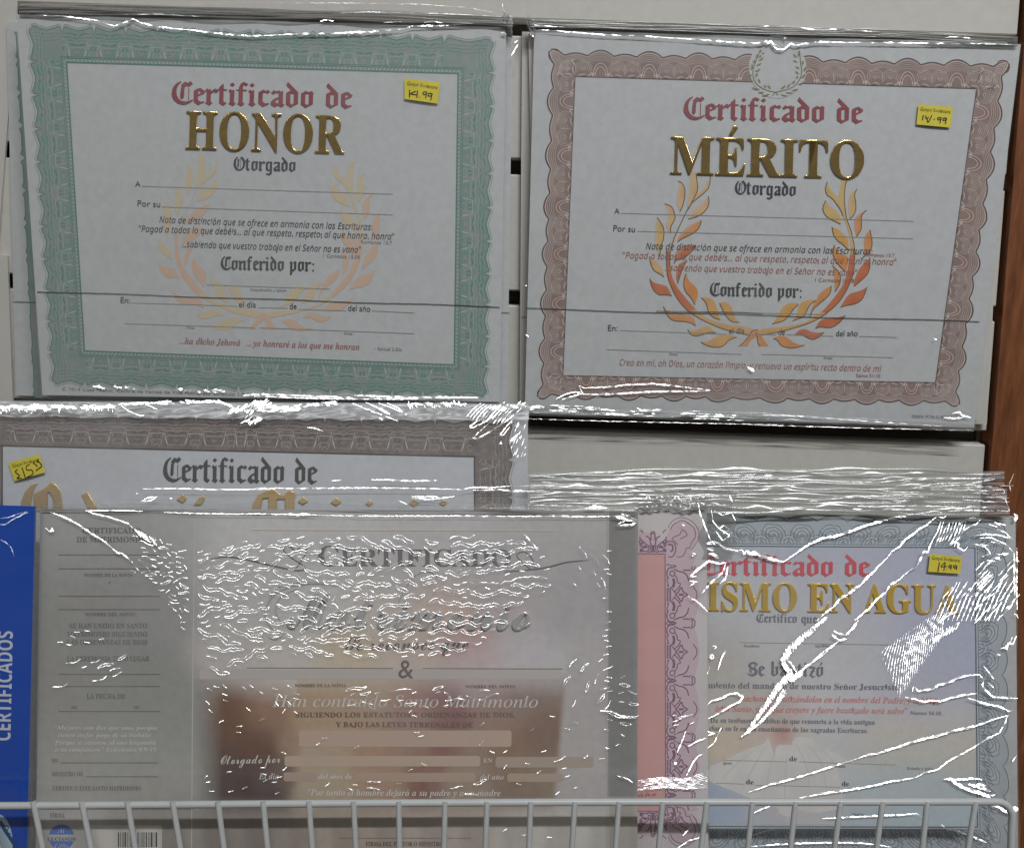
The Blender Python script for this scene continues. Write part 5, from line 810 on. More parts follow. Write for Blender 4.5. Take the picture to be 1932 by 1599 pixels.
def lobe_border(parent, pl, I, O, lobes, m_base, m_dark, m_light, m_red, m_white, h=.00006):
    """guilloche frame with alternating large and small lobes (brown)"""
    base = MB(); dark = MB(); light = MB(); red = MB(); white = MB()
    def prof(a):
        d = min(a, 1 - a)                       # distance from a large lobe centre
        if d < .26: return .84 + .24 * cos(pi / 2 * (d / .26)) ** .8
        return .84 + .11 * sin(pi * (d - .26) / .48)
    for k in range(4):
        cs = lobes[k]; out = []
        for q in range(len(cs) - 1):
            s0, s1 = cs[q], cs[q + 1]; N = 24
            S = lambda a, t: perp(I, O, k, s0 + (s1 - s0) * a, t)
            for i in range(N + (q == len(cs) - 2)): out.append((s0 + (s1 - s0) * i / N, prof(i / N)))
            w_ = hypot(S(0, 1)[0] - S(1, 1)[0], S(0, 1)[1] - S(1, 1)[1]); d_ = hypot(S(.5, 0)[0] - S(.5, 1)[0], S(.5, 0)[1] - S(.5, 1)[1])
            def E(mb, ca, ct, ra, rt, a0, a1, wd, hh, n=18, **kw):
                mb.line(pl, [S(ca + ra * cos(a0 + (a1 - a0) * i / n), ct + rt * sin(a0 + (a1 - a0) * i / n)) for i in range(n + 1)], wd, hh, **kw)
            for g in range(5):
                o = .05 + .065 * g
                light.line(pl, [S(i / N, prof(i / N) - o * (1 + .25 * cos(2 * pi * i / N))) for i in range(N + 1)], .75 if g else 1.1, h + .00005)
            # swirls under the small lobe
            if q in (0, len(cs) - 2) and w_ < d_ * .6: continue
            for sg in (-1, 1):
                for g in range(4):
                    r = .17 - .038 * g
                    E(light, .5 + sg * .155, .36, r * .95, r * 1.75, -.5, pi + .6, .8, h + .00006)
                E(light, .5 + sg * .155, .33, .03, .05, 0, 2 * pi, 1.2, h + .00007)
                E(white, .5 + sg * .30, .05, .05, .13, 0 if sg > 0 else pi, pi * .5 if sg < 0 else pi * .5, 1.5, h + .00007)
                white.line(pl, [S(.5 + sg * .05, .02), S(.5 + sg * .09, .09), S(.5 + sg * .16, .12), S(.5 + sg * .22, .07)], 1.5, h + .00008, taper=True)
                white.line(pl, [S(.5 + sg * .24, .02), S(.5 + sg * .28, .10), S(.5 + sg * .33, .13)], 1.8, h + .00008, taper=True)
                dark.line(pl, [S(.5 + sg * .12, .01), S(.5 + sg * .17, .05), S(.5 + sg * .23, .02)], 1.3, h + .00008)
            light.line(pl, [S(.5, .1), S(.5, .5)], .9, h + .00006)
            red.line(pl, [S(.5, .04), S(.5, .2)], 2.0, h + .00007, taper=True)
            for cc in ([0, 1] if q == len(cs) - 2 else [0]):
                if (cc == 0 and q == 0) or cc == 1: continue
                for g, mb_ in ((0, light), (1, red), (2, light)):
                    mb_.line(pl, [S(.15 * (1 - .14 * g) * cos(t), .08 + .50 * (1 - .14 * g) * max(0, sin(t))) for t in [i * pi / 14 for i in range(15)]], 1.5, h + .00007)
                for sg in (-1, 1):
                    white.line(pl, [S(sg * .13, .02), S(sg * .10, .12), S(sg * .17, .2)], 2.0, h + .00008, taper=True)
                    white.line(pl, [S(sg * .17, .02), S(sg * .16, .10), S(sg * .21, .15)], 1.6, h + .00008, taper=True)
        base.strip([[pl(*side_pts(I, O, k, s, 0), h), pl(*side_pts(I, O, k, s, .8), h)] for s, t in out])
        base.strip([[pl(*perp(I, O, k, s, .76), h + (k + 1) * 2e-6), pl(*perp(I, O, k, s, t), h + (k + 1) * 2e-6)] for s, t in out])
        dark.line(pl, [perp(I, O, k, s, t + .01) for s, t in out], 2.3, h + .00006)
        light.line(pl, [perp(I, O, k, s, t - .045) for s, t in out], 1.3, h + .00006)
        dark.line(pl, [side_pts(I, O, k, i / 8, .008) for i in range(9)], 1.0, h + .00009)
    # corner lobes
    for k in range(4):
        ox, oy = O[k]; ix, iy = I[k]; dx, dy = ox - ix, oy - iy; L = hypot(dx, dy); dx /= L; dy /= L
        a0 = math.atan2(dy, dx); cx_, cy_ = ix + dx * (L * .86), iy + dy * (L * .86); r = L * .17
        P = [(cx_ + r * cos(a0 + t), cy_ + r * sin(a0 + t)) for t in [(-1.9 + 3.8 * i / 16) for i in range(17)]]
        P = [(ix + dx * L * .45 + dy * r * 1.3, iy + dy * L * .45 - dx * r * 1.3)] + P + [(ix + dx * L * .45 - dy * r * 1.3, iy + dy * L * .45 + dx * r * 1.3)]
        base.poly(pl, P, h + .00001)
        dark.line(pl, P[2:-2], 1.5, h + .00006)
        for g in (.8, .55, .3): light.line(pl, [(cx_ + (x - cx_) * g, cy_ + (y - cy_) * g) for x, y in P[2:-2]], .8, h + .00006)
    b = base.build('printed_border', m_base, parent)
    dark.build('border_outline', m_dark, b); light.build('border_light_engraving', m_light, b)['kind'] = 'stuff'; red.build('border_red_engraving', m_red, b)['kind'] = 'stuff'; white.build('border_white_flourish', m_white, b)['kind'] = 'stuff'

# laurel wreath: (soft colour, dark edge, soft edge); photo zoom coordinates
Z1, Z2, Z3, Z4 = [crop(ox, oy, 8.4) for ox, oy in ((1210, 320), (1210, 480), (1430, 320), (1430, 480))]
TAN, OLV, ORG, RED, GLD = (182, 148, 104), (176, 146, 90), (178, 120, 66), (166, 92, 56), (184, 140, 74)
def leaf(z, col, A, B, fade=.45, dark=True): return (col, z(A), z(B), fade, dark)
LEAVES = [
 leaf(Z1, TAN, [(580,180),(640,210),(685,290),(690,400),(660,560),(612,665)], [(580,180),(600,270),(575,350),(562,450),(565,560),(612,665)]),
 leaf(Z1, TAN, [(370,540),(480,590),(525,690),(535,770),(490,860),(465,920),(468,1000)], [(370,540),(410,630),(415,740),(395,850),(400,920),(468,1000)]),
 leaf(Z1, OLV, [(250,760),(320,860),(358,960),(350,1100),(310,1220),(295,1380)], [(250,760),(235,850),(215,1000),(215,1100),(240,1250),(295,1380)]),
 leaf(Z1, TAN, [(1058,420),(1075,500),(1050,600),(960,700),(850,755),(740,785)], [(1058,420),(930,540),(830,610),(790,680),(760,740),(740,785)], .8),
 leaf(Z1, ORG, [(950,800),(930,890),(860,980),(720,1060),(620,1110),(575,1150)], [(950,800),(830,850),(700,930),(620,1020),(580,1090),(575,1150)]),
 leaf(Z1, RED, [(860,1190),(820,1270),(740,1350),(650,1410),(560,1430),(515,1490)], [(860,1190),(700,1190),(600,1240),(550,1310),(525,1380),(515,1490)]),
 leaf(Z1, TAN, [(868,60),(885,200),(892,320),(850,420),(790,540),(735,640)], [(770,0),(775,200),(765,330),(740,480),(725,560),(735,640)], .35),
 leaf(Z1, TAN, [(1095,90),(1085,230),(1040,330),(920,430),(790,540),(720,660),(650,800),(590,930),(540,1040),(500,1150),(465,1270),(450,1400),(455,1520)], [(1060,200),(1000,290),(900,370),(800,470),(735,600),(670,740),(600,880),(540,990),(490,1080),(455,1220),(420,1350),(405,1450),(400,1520)], .4),
 leaf(Z2, TAN, [(130,30),(150,150),(200,250),(290,305),(360,355)], [(130,30),(230,100),(310,180),(345,240),(360,355)], .2),
 leaf(Z2, RED, [(135,380),(160,490),(210,580),(290,640),(400,640),(485,655)], [(135,380),(200,440),(320,475),(400,500),(440,560),(485,655)], .15),
 leaf(Z2, RED, [(725,90),(680,170),(640,260),(610,350),(575,465)], [(725,90),(620,140),(570,210),(550,330),(555,400),(575,465)], .15),
 leaf(Z2, ORG, [(712,300),(680,380),(675,500),(710,600),(790,690),(850,800)], [(712,300),(750,410),(830,480),(890,560),(895,650),(850,800)], 0),
 leaf(Z2, ORG, [(350,820),(390,920),(450,1010),(540,1055),(680,1060),(790,1085),(862,1130)], [(350,820),(420,890),(530,930),(680,940),(800,970),(850,1040),(862,1130)], .3),
 leaf(Z2, GLD, [(735,1185),(780,1260),(860,1290),(950,1275),(1060,1235),(1180,1240)], [(735,1185),(820,1200),(920,1165),(1030,1120),(1110,1160),(1180,1240)], .5),
 leaf(Z2, GLD, [(940,1385),(1040,1440),(1160,1470),(1290,1450),(1400,1350),(1515,1310)], [(940,1385),(1060,1370),(1180,1300),(1320,1260),(1430,1270),(1515,1310)], .25),
 leaf(Z2, GLD, [(950,680),(1030,780),(1070,920),(1150,1000),(1250,1030)], [(950,680),(1080,690),(1170,760),(1210,900),(1250,1030)], .1),
 leaf(Z2, GLD, [(1240,770),(1300,900),(1350,980),(1430,1060),(1550,1075)], [(1240,770),(1330,750),(1430,830),(1470,960),(1550,1075)], .1),
 leaf(Z2, RED, [(395,-60),(400,100),(410,300),(440,420),(470,500),(540,650),(640,790),(760,910),(830,950)], [(455,-60),(455,80),(470,260),(500,380),(560,500),(650,620),(740,730),(830,830),(905,930)], .1),
 leaf(Z2, GLD, [(760,910),(900,1000),(1080,1090),(1300,1180),(1500,1230),(1690,1275)], [(850,870),(960,960),(1130,1040),(1350,1100),(1600,1130),(1800,1190)], .35),
 leaf(Z2, ORG, [(1545,1455),(1640,1375),(1710,1280),(1760,1210),(1850,1190)], [(1690,1450),(1720,1380),(1790,1325),(1850,1290),(1930,1260)], 0),
 leaf(Z4, ORG, [(-30,1230),(-8,1325),(0,1395),(30,1455)], [(80,1220),(60,1280),(110,1370),(175,1450)], 0),
 leaf(Z3, OLV, [(1100,190),(1070,300),(1095,400),(1180,460),(1250,550),(1310,640),(1350,740)], [(1100,190),(1140,290),(1200,370),(1270,430),(1330,520),(1370,640),(1390,740)], .2),
 leaf(Z3, OLV, [(1075,490),(1030,600),(1050,690),(1110,760),(1210,815),(1310,865)], [(1075,490),(1130,570),(1210,620),(1280,690),(1315,770),(1310,865)], .2),
 leaf(Z3, GLD, [(1175,910),(1200,1030),(1260,1120),(1350,1190),(1440,1280)], [(1175,910),(1280,950),(1370,1030),(1430,1130),(1440,1280)], .1),
 leaf(Z3, ORG, [(1210,1190),(1190,1300),(1210,1400),(1290,1520),(1390,1620)], [(1210,1190),(1290,1330),(1380,1350),(1430,1410),(1425,1500),(1390,1620)], 0),
 leaf(Z3, OLV, [(1570,310),(1530,400),(1550,510),(1550,640),(1510,730),(1455,780)], [(1570,310),(1470,370),(1440,480),(1440,620),(1445,720),(1455,780)], .4),
 leaf(Z3, ORG, [(1720,640),(1650,720),(1640,830),(1640,930),(1600,1010),(1560,1065)], [(1720,640),(1600,710),(1540,780),(1530,900),(1545,980),(1560,1065)], .3),
 leaf(Z3, ORG, [(1775,950),(1800,1070),(1810,1170),(1790,1270),(1720,1350),(1630,1420)], [(1775,950),(1700,1040),(1680,1150),(1690,1270),(1680,1350),(1630,1420)], .2),
 leaf(Z4, RED, [(1775,50),(1775,180),(1740,300),(1650,400),(1520,505)], [(1775,50),(1680,140),(1600,240),(1550,350),(1525,430),(1520,505)], .1),
 leaf(Z4, ORG, [(1185,180),(1290,290),(1310,380),(1290,480),(1220,590)], [(1185,180),(1200,270),(1215,380),(1215,480),(1220,590)], .1),
 leaf(Z4, RED, [(1725,520),(1690,630),(1640,720),(1540,780),(1410,805),(1305,835)], [(1725,520),(1600,580),(1480,610),(1400,680),(1350,760),(1305,835)], .1),
 leaf(Z4, ORG, [(1160,495),(1150,600),(1080,690),(960,790),(870,880),(820,1000)], [(1160,495),(1050,560),(960,640),(930,720),(860,830),(810,1000)], .1),
 leaf(Z4, GLD, [(920,735),(840,780),(780,880),(720,980),(550,1050)], [(920,715),(800,720),(680,770),(640,850),(620,950),(550,1050)], .1),
 leaf(Z4, GLD, [(640,790),(560,870),(490,970),(400,1050),(225,1100)], [(640,770),(500,770),(400,830),(340,920),(290,1020),(225,1100)], .1),
 leaf(Z4, RED, [(1385,965),(1300,1070),(1200,1140),(1100,1160),(1000,1145),(910,1170)], [(1385,965),(1230,1005),(1100,1020),(1000,1040),(950,1090),(910,1170)], 0),
 leaf(Z4, RED, [(1050,1230),(960,1310),(870,1345),(790,1320),(700,1270),(580,1270)], [(1050,1230),(930,1240),(840,1220),(750,1180),(650,1200),(580,1270)], .1),
 leaf(Z4, ORG, [(245,1325),(320,1370),(370,1440),(500,1480),(620,1470),(740,1435)], [(245,1325),(360,1285),(470,1320),(560,1390),(640,1420),(740,1435)], 0),
 leaf(Z3, OLV, [(1425,150),(1400,180),(1375,330),(1370,480),(1385,640),(1410,790),(1470,950),(1500,1080),(1530,1230),(1535,1400)], [(1340,140),(1310,250),(1290,400),(1300,560),(1330,680),(1370,800),(1425,950),(1455,1080),(1470,1230),(1455,1400)], .25),
 leaf(Z4, RED, [(1535,0),(1525,200),(1480,400),(1380,610),(1250,790),(1100,920),(980,1000)], [(1460,0),(1430,200),(1385,390),(1300,560),(1160,740),(1040,880),(900,980)], .1),
 leaf(Z4, GLD, [(1080,930),(980,1000),(830,1080),(620,1150),(400,1210),(200,1250),(60,1275)], [(1000,910),(880,990),(760,1070),(560,1120),(350,1150),(150,1165),(-30,1200)], .2),
]
WREATHM = mat('wreath_print', vcol=True, rough=.55)
def wreath(parent, pl, dx, dy, pale, h=.0001):
    bg_ = ink(163, 166, 166)
    w_ = MB(); d_ = MB(); v_ = []
    for n_, (col, A, B, fade, dark) in enumerate(LEAVES):
        A = resample(spline([(x + dx, y + dy) for x, y in A], 4), 16); B = resample(spline([(x + dx, y + dy) for x, y in B], 4), 16)
        rows = []; cols = []
        base = ink(*col)
        for i, (p, q) in enumerate(zip(A, B)):
            r = []; c = []
            for t in (0, .25, .5, .75, 1):
                r.append(pl(p[0] + (q[0] - p[0]) * t, p[1] + (q[1] - p[1]) * t, h + n_ * 8e-7))
                f = fade * t * t; vv = 1 + .10 * sin(i * .7 + n_) * (1 - t)
                cc = [min(.95, base[k] * vv * (1 - f) + bg_[k] * f) for k in range(3)]
                if pale:
                    f2 = .34 + .3 * t
                    soft = ink(*((184, 150, 122) if col in (ORG, RED) else (176, 158, 122)))
                    cc = [soft[k] * (1 - f2 * .55) + bg_[k] * f2 * .55 for k in range(3)]
                c.append(tuple(cc))
            rows.append(r); cols.append(c)
        w_.strip(rows, cols)
        if dark and not pale: d_.line(pl, A, 1.7, h + .00004)
    o = w_.build('laurel_wreath', WREATHM, parent, colors=True)
    if d_.v: d_.build('wreath_outline', mat('wreath_edge_print', ink(84, 76, 66), .5), o)
def sticker(parent, pl, Q, lines, h):
    """yellow shop price label; Q four corners"""
    mb = MB()
    N = 8
    mb.strip([[pl(*quad_pt(Q, i / N, j / 4), h + .00025 * sin(pi * i / N)) for i in range(N + 1)] for j in range(5)])
    o = mb.build('price_sticker', YEL, parent)
    f = lambda u, v: quad_pt(Q, u, v)
    a, b = f(.07, .30), f(.95, .32)
    T(o, pl, 'Gospel Bookstore', 'NN', *a, *b, 6.6, mat('label_print', ink(88, 84, 36), .5), 'shop_name_print', h=h + .0003)
    m = MB()
    for P in lines: m.line(pl, spline([f(u, v) for u, v in P], 4), 1.9, h + .00034)
    m.build('handwritten_price', PEN, o)
# ================================================================ upper row
PH = Plane(-.0270, 2.0)      # honour pack
PM = Plane(-.0120, 0.8)      # merit pack
GREEN = mat('green_border_print', ink(106, 129, 123), .55, nscale=150, col2=ink(124, 130, 127))
GREEN_D = mat('dark_green_engraving', ink(76, 112, 104), .55)
GREEN_L = mat('pale_green_engraving', ink(150, 162, 156), .55)
GREEN_A = mat('teal_green_shading', ink(88, 124, 115), .55)
def plain_pack(yc, lean, Q, label, thick=.0015, green=None, seam=None, paper=PAPER):
    pl = Plane(yc, lean)
    e_ = empty('certificate_pack', pl(*Q[3]), label, 'certificate pack', 'film-wrapped certificate packs in the upper row')
    pg = card(e_, pl, Q, paper, thick=thick)
    if green:
        mb = MB(); P = [green(i / 90) for i in range(91)]
        mb.strip([[pl(x, y, .00006), pl(x + 160, y, .00006)] for x, y in P]); b = mb.build('printed_border', GREEN, pg)
        mb = MB(); mb.line(pl, P, 1.6, .0001); mb.build('border_outline', GREEN_D, b)
    if seam:
        mb = MB(); mb.line(pl, seam, 1.6, .0004); mb.build('film_seam', GREY, e_)
    film_sheet(e_, pl, Q, .0012, bulge=.0003, seed=int(yc * -9999))
    return e_, pl
# packs hidden behind, peeping out on the left and between the two front packs
def gl(t):
    y = 60 + 690 * t; n = (y - 50) / 62.0; a = n - floor(n); d = min(a, 1 - a)
    return (24 + .052 * y + 3 - 3.5 * sin(pi * min(1, d / .22)) + 7 * exp(-(d / .04) ** 1.3), y)
plain_pack(-.0045, .4, [(12, 42), (961, 66), (952, 762), (30, 746)], 'rear green-bordered certificate pack peeping out left of the honour certificate', green=gl, seam=[(22, 569), (75, 570)])
plain_pack(-.0240, 2.0, [(60, 44), (967, 58), (957, 764), (90, 752)], 'middle pack of the honour stack, its grey right edge showing beside the front pack', seam=[(900, 588), (962, 590)])
plain_pack(-.0042, .4, [(985, 60), (1900, 80), (1862, 800), (980, 775)], 'rearmost pale pack of the right upper stack, showing as a thin strip', paper=PAPER_B, seam=[(984, 598), (1010, 599)])
plain_pack(-.0085, 0.8, [(997, 64), (1918, 92), (1848, 790), (1010, 780)], 'middle pack of the merit stack, pale card edge between the front and rear packs', paper=PAPER_B)
plain_pack(-.0040, 1.0, [(-420, -40), (36, -38), (-9, 520), (-400, 520)], 'bare pale pack cut off at the upper left corner, standing left of the honour stack', paper=PAPER_B)
plain_pack(-.0028, .5, [(-420, 480), (14, 482), (24, 760), (-400, 770)], 'low cream card behind the packs at the left edge, below the dark groove', paper=PAPER_B)

def cert_text(page, pl, items):
    for it in items:
        txt, st, x0, y0, x1, y1, cap, m = it[:8]
        T(page, pl, txt, st, x0, y0, x1, y1, cap, m, 'text_line' if cap < 20 else 'heading_text', **(it[8] if len(it) > 8 else {}))
def rules(page, pl, segs, m=RULE, wd=1.0):
    for a in segs:
        mb = MB(); mb.line(pl, [(a[0], a[1]), (a[2], a[3])], wd, .0003); mb.build('fill_in_rule', m, page)
def creases(parent, pl, L, h, m=CREASE, name='film_crease_glint', wscale=1.0, jit=.5):  # ridges follow the bright glints; whitened film and normals hold the highlight
    mb = MB()
    for zf, wd, P in L:
        P = zf(P) if zf else P
        n = max(3, int(sum(hypot(b[0] - a[0], b[1] - a[1]) for a, b in zip(P, P[1:])) / 3.2)); P = resample(P, n)
        P = [P[0]] + [(x + R.uniform(-jit, jit) * .5, y + R.uniform(-jit, jit)) for x, y in P[1:-1]] + [P[-1]]
        mb.ridge(pl, P, wd * wscale, h)
    o = mb.build(name, m, parent, smooth=True); glint_normals(o); o['kind'] = 'stuff'; return o
def pack(name_label, pl, Q, film_h=.0009, seed=1, page_kw=dict(thick=.0014), pm=PAPER, group=None, Qf=None, fm=None):
    e_ = empty('certificate_pack', pl(*Q[3]), name_label, 'certificate pack', group)
    pg = card(e_, pl, Q, pm, **page_kw)
    fl = film_sheet(e_, pl, Qf or [(Q[0][0] - 3, Q[0][1] - 3), (Q[1][0] + 3, Q[1][1] - 3), (Q[2][0] + 3, Q[2][1] + 3), (Q[3][0] - 3, Q[3][1] + 3)], film_h, seed=seed, m=fm or (FILML if pl.p.y < -.03 else FILM))
    return e_, pg, fl
# ---- honour
e1, pg, fl1 = pack('film-wrapped certificate of honour with green border, upper left of the rack', PH, [(31, 27), (955, 52), (943, 758), (80, 745)], seed=3, group='film-wrapped certificate packs in the upper row')
I = [(127, 119), (863, 140), (856, 687), (160.5, 660.5)]; O = [(58, 53), (927, 78), (914, 744), (102, 720)]
cells = [fr([58] + [117 + 60.1 * k for k in range(13)] + [927], 0, O), fr([76, 137, 200.5, 265, 327, 391.6, 455, 516, 573.6, 634, 690.7, 744], 1, O),
         fr([102 + 58 * k for k in range(15)], 2, O), fr([53, 116, 179, 243, 305, 366, 427, 488, 548, 606, 664, 720], 3, O)]
for c in cells: c[0] = 0.0; c[-1] = 1.0
scroll_border(pg, PH, I, O, cells, GREEN, GREEN_D, GREEN_L, mat('mid_green_engraving', ink(82, 116, 107), .55), dentil=True, m_alt=GREEN_A)
wreath(pg, PH, -928, -32, True)
cert_text(pg, PH, [
 ('Certificado de', 'OE', 323, 196, 667, 205, 42, REDP), ('Otorgado', 'OE', 440, 321, 560, 324, 25, NAVY),
 ('A', 'NN', 255, 352, 265, 352, 10, BLACK), ('Por su', 'NN', 258, 389, 303, 391, 11.5, BLACK),
 ('Nota de distinción que se ofrece en armonía con las Escrituras:', 'NI', 300, 420, 703, 434, 11.5, BLACK),
 ('"Pagad a todos lo que debéis... al que respeto, respeto; al que honra, honra"', 'NI', 261, 437, 744, 452, 11.5, BLACK),
 ('Romanos 15:7', 'NN', 680, 459, 740, 461, 6.5, GREY), ('...sabiendo que vuestro trabajo en el Señor no es vano"', 'NI', 343, 466, 681, 477, 11.5, BLACK),
 ('1 Corintios 15:58', 'NN', 608, 485, 679, 488, 6.5, GREY), ('Conferido por:', 'OE', 416, 508.5, 595, 512, 25, BLACK),
 ('Organización o iglesia', 'SB', 472, 548, 541, 550, 4.5, GREY), ('En:', 'NN', 226, 571, 246, 572, 11, BLACK), ('el día', 'NN', 450, 579, 483, 580, 11, BLACK),
 ('de', 'NN', 546, 583, 560, 583, 11, BLACK), ('del año', 'NN', 656, 586, 699, 588, 11, BLACK), ('Firma', 'SB', 351, 620, 367, 620, 4.5, GREY), ('Firma', 'SB', 649, 631, 665, 631, 4.5, GREY),
 ('...ha dicho Jehová', 'BI', 338, 648, 454, 652, 12, ROSE), ('... yo honraré a los que me honran', 'BI', 464, 652, 679, 660, 12, ROSE), ('1 Samuel 2:30c.', 'NN', 705, 660, 760, 662, 6, GREY),
 ('© 1014 Casa Nueva  Centro de Ventas de Vida Publishers  Artículo 1.9.0'.replace('©', 'C'), 'NN', 116, 736, 470, 747, 6, GREY)])
rules(pg, PH, [(268, 351, 741, 366), (305, 390, 741, 405), (390, 537, 622, 545), (248, 571, 447, 577), (488, 580, 543, 581), (562, 583, 653, 586), (702, 586, 782, 590), (235, 610, 480, 618), (490, 618, 782, 629)])
embossed(pg, PH, 'HONOR', 'SB', 348, 280.5, 648, 289.5, 71, GOLD, 'gold_foil_lettering', bev=.014, depth=.0008)
mb = MB(); mb.line(PH, [(x, 550 + (x - 70) * .0332 + .7 * sin(x * .021) + R.uniform(-.3, .3)) for x in range(70, 944, 9)], 1.4, .0005); mb.build('film_seam', mat('dark_film_edge', (.05, .055, .055), .3), fl1)
sticker(fl1, PH, [(763, 148), (830, 156), (826, 196), (763, 187)], [[(.15, .52), (.15, .88)], [(.34, .55), (.18, .70), (.36, .72)], [(.38, .5), (.37, .86)], [(.45, .80), (.46, .82)], [(.64, .52), (.55, .55), (.56, .66), (.64, .62)], [(.65, .5), (.63, .82)], [(.80, .56), (.70, .58), (.71, .70), (.79, .66)], [(.81, .55), (.78, .88)]], .0012)
A, B, C_, D, = crop(0, 0), crop(480, 0), crop(960, 0), crop(1412, 0)
E5, F6, G7, H8 = crop(0, 400), crop(480, 400), crop(960, 400), crop(1412, 400)
creases(fl1, PH, [(A, 1.9, [(245,105),(430,113),(560,130),(680,143),(740,165)]), (A, 2.6, [(740,165),(795,183),(860,165),(928,133),(1000,165),(1100,188),(1300,208)]),
 (A, 3.3, [(1300,208),(1450,225),(1600,243),(1750,254),(1932,248)]), (B, 3.3, [(140,246),(200,243),(400,237),(560,235),(800,225),(950,212),(1050,203)]), (B, 2.4, [(1050,203),(1110,185),(1300,180),(1490,172)]),
 (B, 2.0, [(460,150),(500,140),(555,148)]), (B, 1.7, [(900,160),(1030,155)]), (B, 1.6, [(1190,160),(1250,150),(1330,165)]), (B, 2.2, [(1730,225),(1760,240),(1745,215),(1765,245)]), (B, 1.6, [(1840,320),(1800,395)]),
 (A, 1.4, [(190,90),(200,98)]), (A, 1.4, [(255,85),(268,95)])], .0018, SPARK)
# bottom film sparkle, half hidden by the lower pack
S_ = []
for x0, x1, y in ((640, 950, 1215), (1250, 1560, 1240)):
    for _ in range(16):
        a = R.uniform(x0, x1); b = y + (a - x0) * .06 + R.uniform(-9, 9); S_.append((E5, R.uniform(1.2, 2.4), [(a, b), (a + R.uniform(12, 40), b + R.uniform(-3, 8))]))
S_ += [(E5, 2.6, [(1700, 1285), (1800, 1275), (1932, 1283)]), (F6, 2.6, [(0, 1275), (300, 1285), (700, 1300)]), (F6, 3.0, [(700, 1283), (900, 1292), (1100, 1300), (1300, 1298), (1570, 1298)]), (F6, 1.8, [(0, 1290), (500, 1308), (1200, 1310)])]
creases(fl1, PH, S_, .0018, SPARK)
gather(e1, PH, [(36, 18), (140, 18), (300, 22), (520, 27), (760, 33), (968, 42)], 20, .0005, 4)
mb = MB(); mb.strip([[PH(*p, .0016), PH(p[0], p[1] + 14, .0014)] for p in spline([(250, 16), (420, 8), (600, 6), (800, 10), (900, 20), (975, 38)], 8)]); mb.build('film_flap', FILM, e1)
creases(e1, PH, [(B, 1.5, [(560, 95), (800, 85), (1100, 90), (1400, 100), (1700, 115)]), (A, 1.3, [(860, 103), (1100, 100), (1500, 122)]), (B, 1.0, [(100,22),(600,22),(1150,30),(1500,55),(1800,110)])], .0028, CREASE, name='film_fold_glint')
# ---- merit
e2, pg, fl2 = pack('film-wrapped certificate of merit with brown lobed border and bright laurel wreath, upper right', PM, [(1008, 56), (1926, 84), (1838, 806), (990, 780)], seed=5, group='film-wrapped certificate packs in the upper row')
BROWN = mat('brown_border_print', ink(126, 108, 102), .55, nscale=90, col2=ink(114, 100, 96))
BR_D = mat('dark_brown_engraving', ink(74, 60, 58), .55); BR_L = mat('pale_brown_engraving', ink(172, 158, 152), .55); BR_R = mat('red_brown_engraving', ink(136, 88, 76), .55); BR_W = mat('white_flourish', ink(182, 176, 172), .55)
I = [(1085.7, 145), (1842, 168), (1764.6, 721), (1062.8, 707.7)]; O = [(1040, 97), (1900, 120), (1806, 762), (1018, 748)]
lob = [fr([1046, 1134, 1226, 1319, 1412, 1528, 1620, 1713, 1806, 1896], 0, O), fr([116, 218, 313.6, 412, 499.6, 588, 678.6, 765], 1, O),
       fr([1022, 1105, 1186, 1272, 1353, 1463, 1550.6, 1635, 1719, 1802], 2, O), fr([97, 190, 293, 390, 478, 572, 662, 746], 3, O)]
for c in lob: c[0] = 0.0; c[-1] = 1.0
lobe_border(pg, PM, I, O, lob, BROWN, BR_D, BR_L, BR_R, BR_W)
mb = MB()  # paper coloured gap in the frame with the small laurel emblem
mb.poly(PM, [(1467 + 54 * cos(t) * (1 if sin(t) > -.2 else .97), 126 + 60 * sin(t)) for t in [i * 2 * pi / 40 for i in range(40)]], .00018)
mb.poly(PM, [(1425, 80), (1512, 82), (1516, 110), (1418, 108)], .000185)
em = mb.build('emblem_ground', PAPER, pg)
zz = crop(1400, 70, 13.8); mb = MB(); OLIVE = mat('olive_emblem_print', ink(96, 92, 74), .5); OLV2 = mat('pale_olive_emblem_print', ink(148, 142, 112), .5); m2 = MB()
for P in ([(480,340),(440,440),(370,600),(310,760),(285,900),(290,1020),(330,1150),(420,1260),(560,1350),(700,1405),(860,1440),(930,1520)],
          [(1500,360),(1510,500),(1530,700),(1550,850),(1540,1000),(1490,1120),(1410,1230),(1290,1320),(1130,1380),(960,1420),(860,1450),(790,1530)]): mb.line(PM, spline(zz(P), 4), 1.6, .0003)
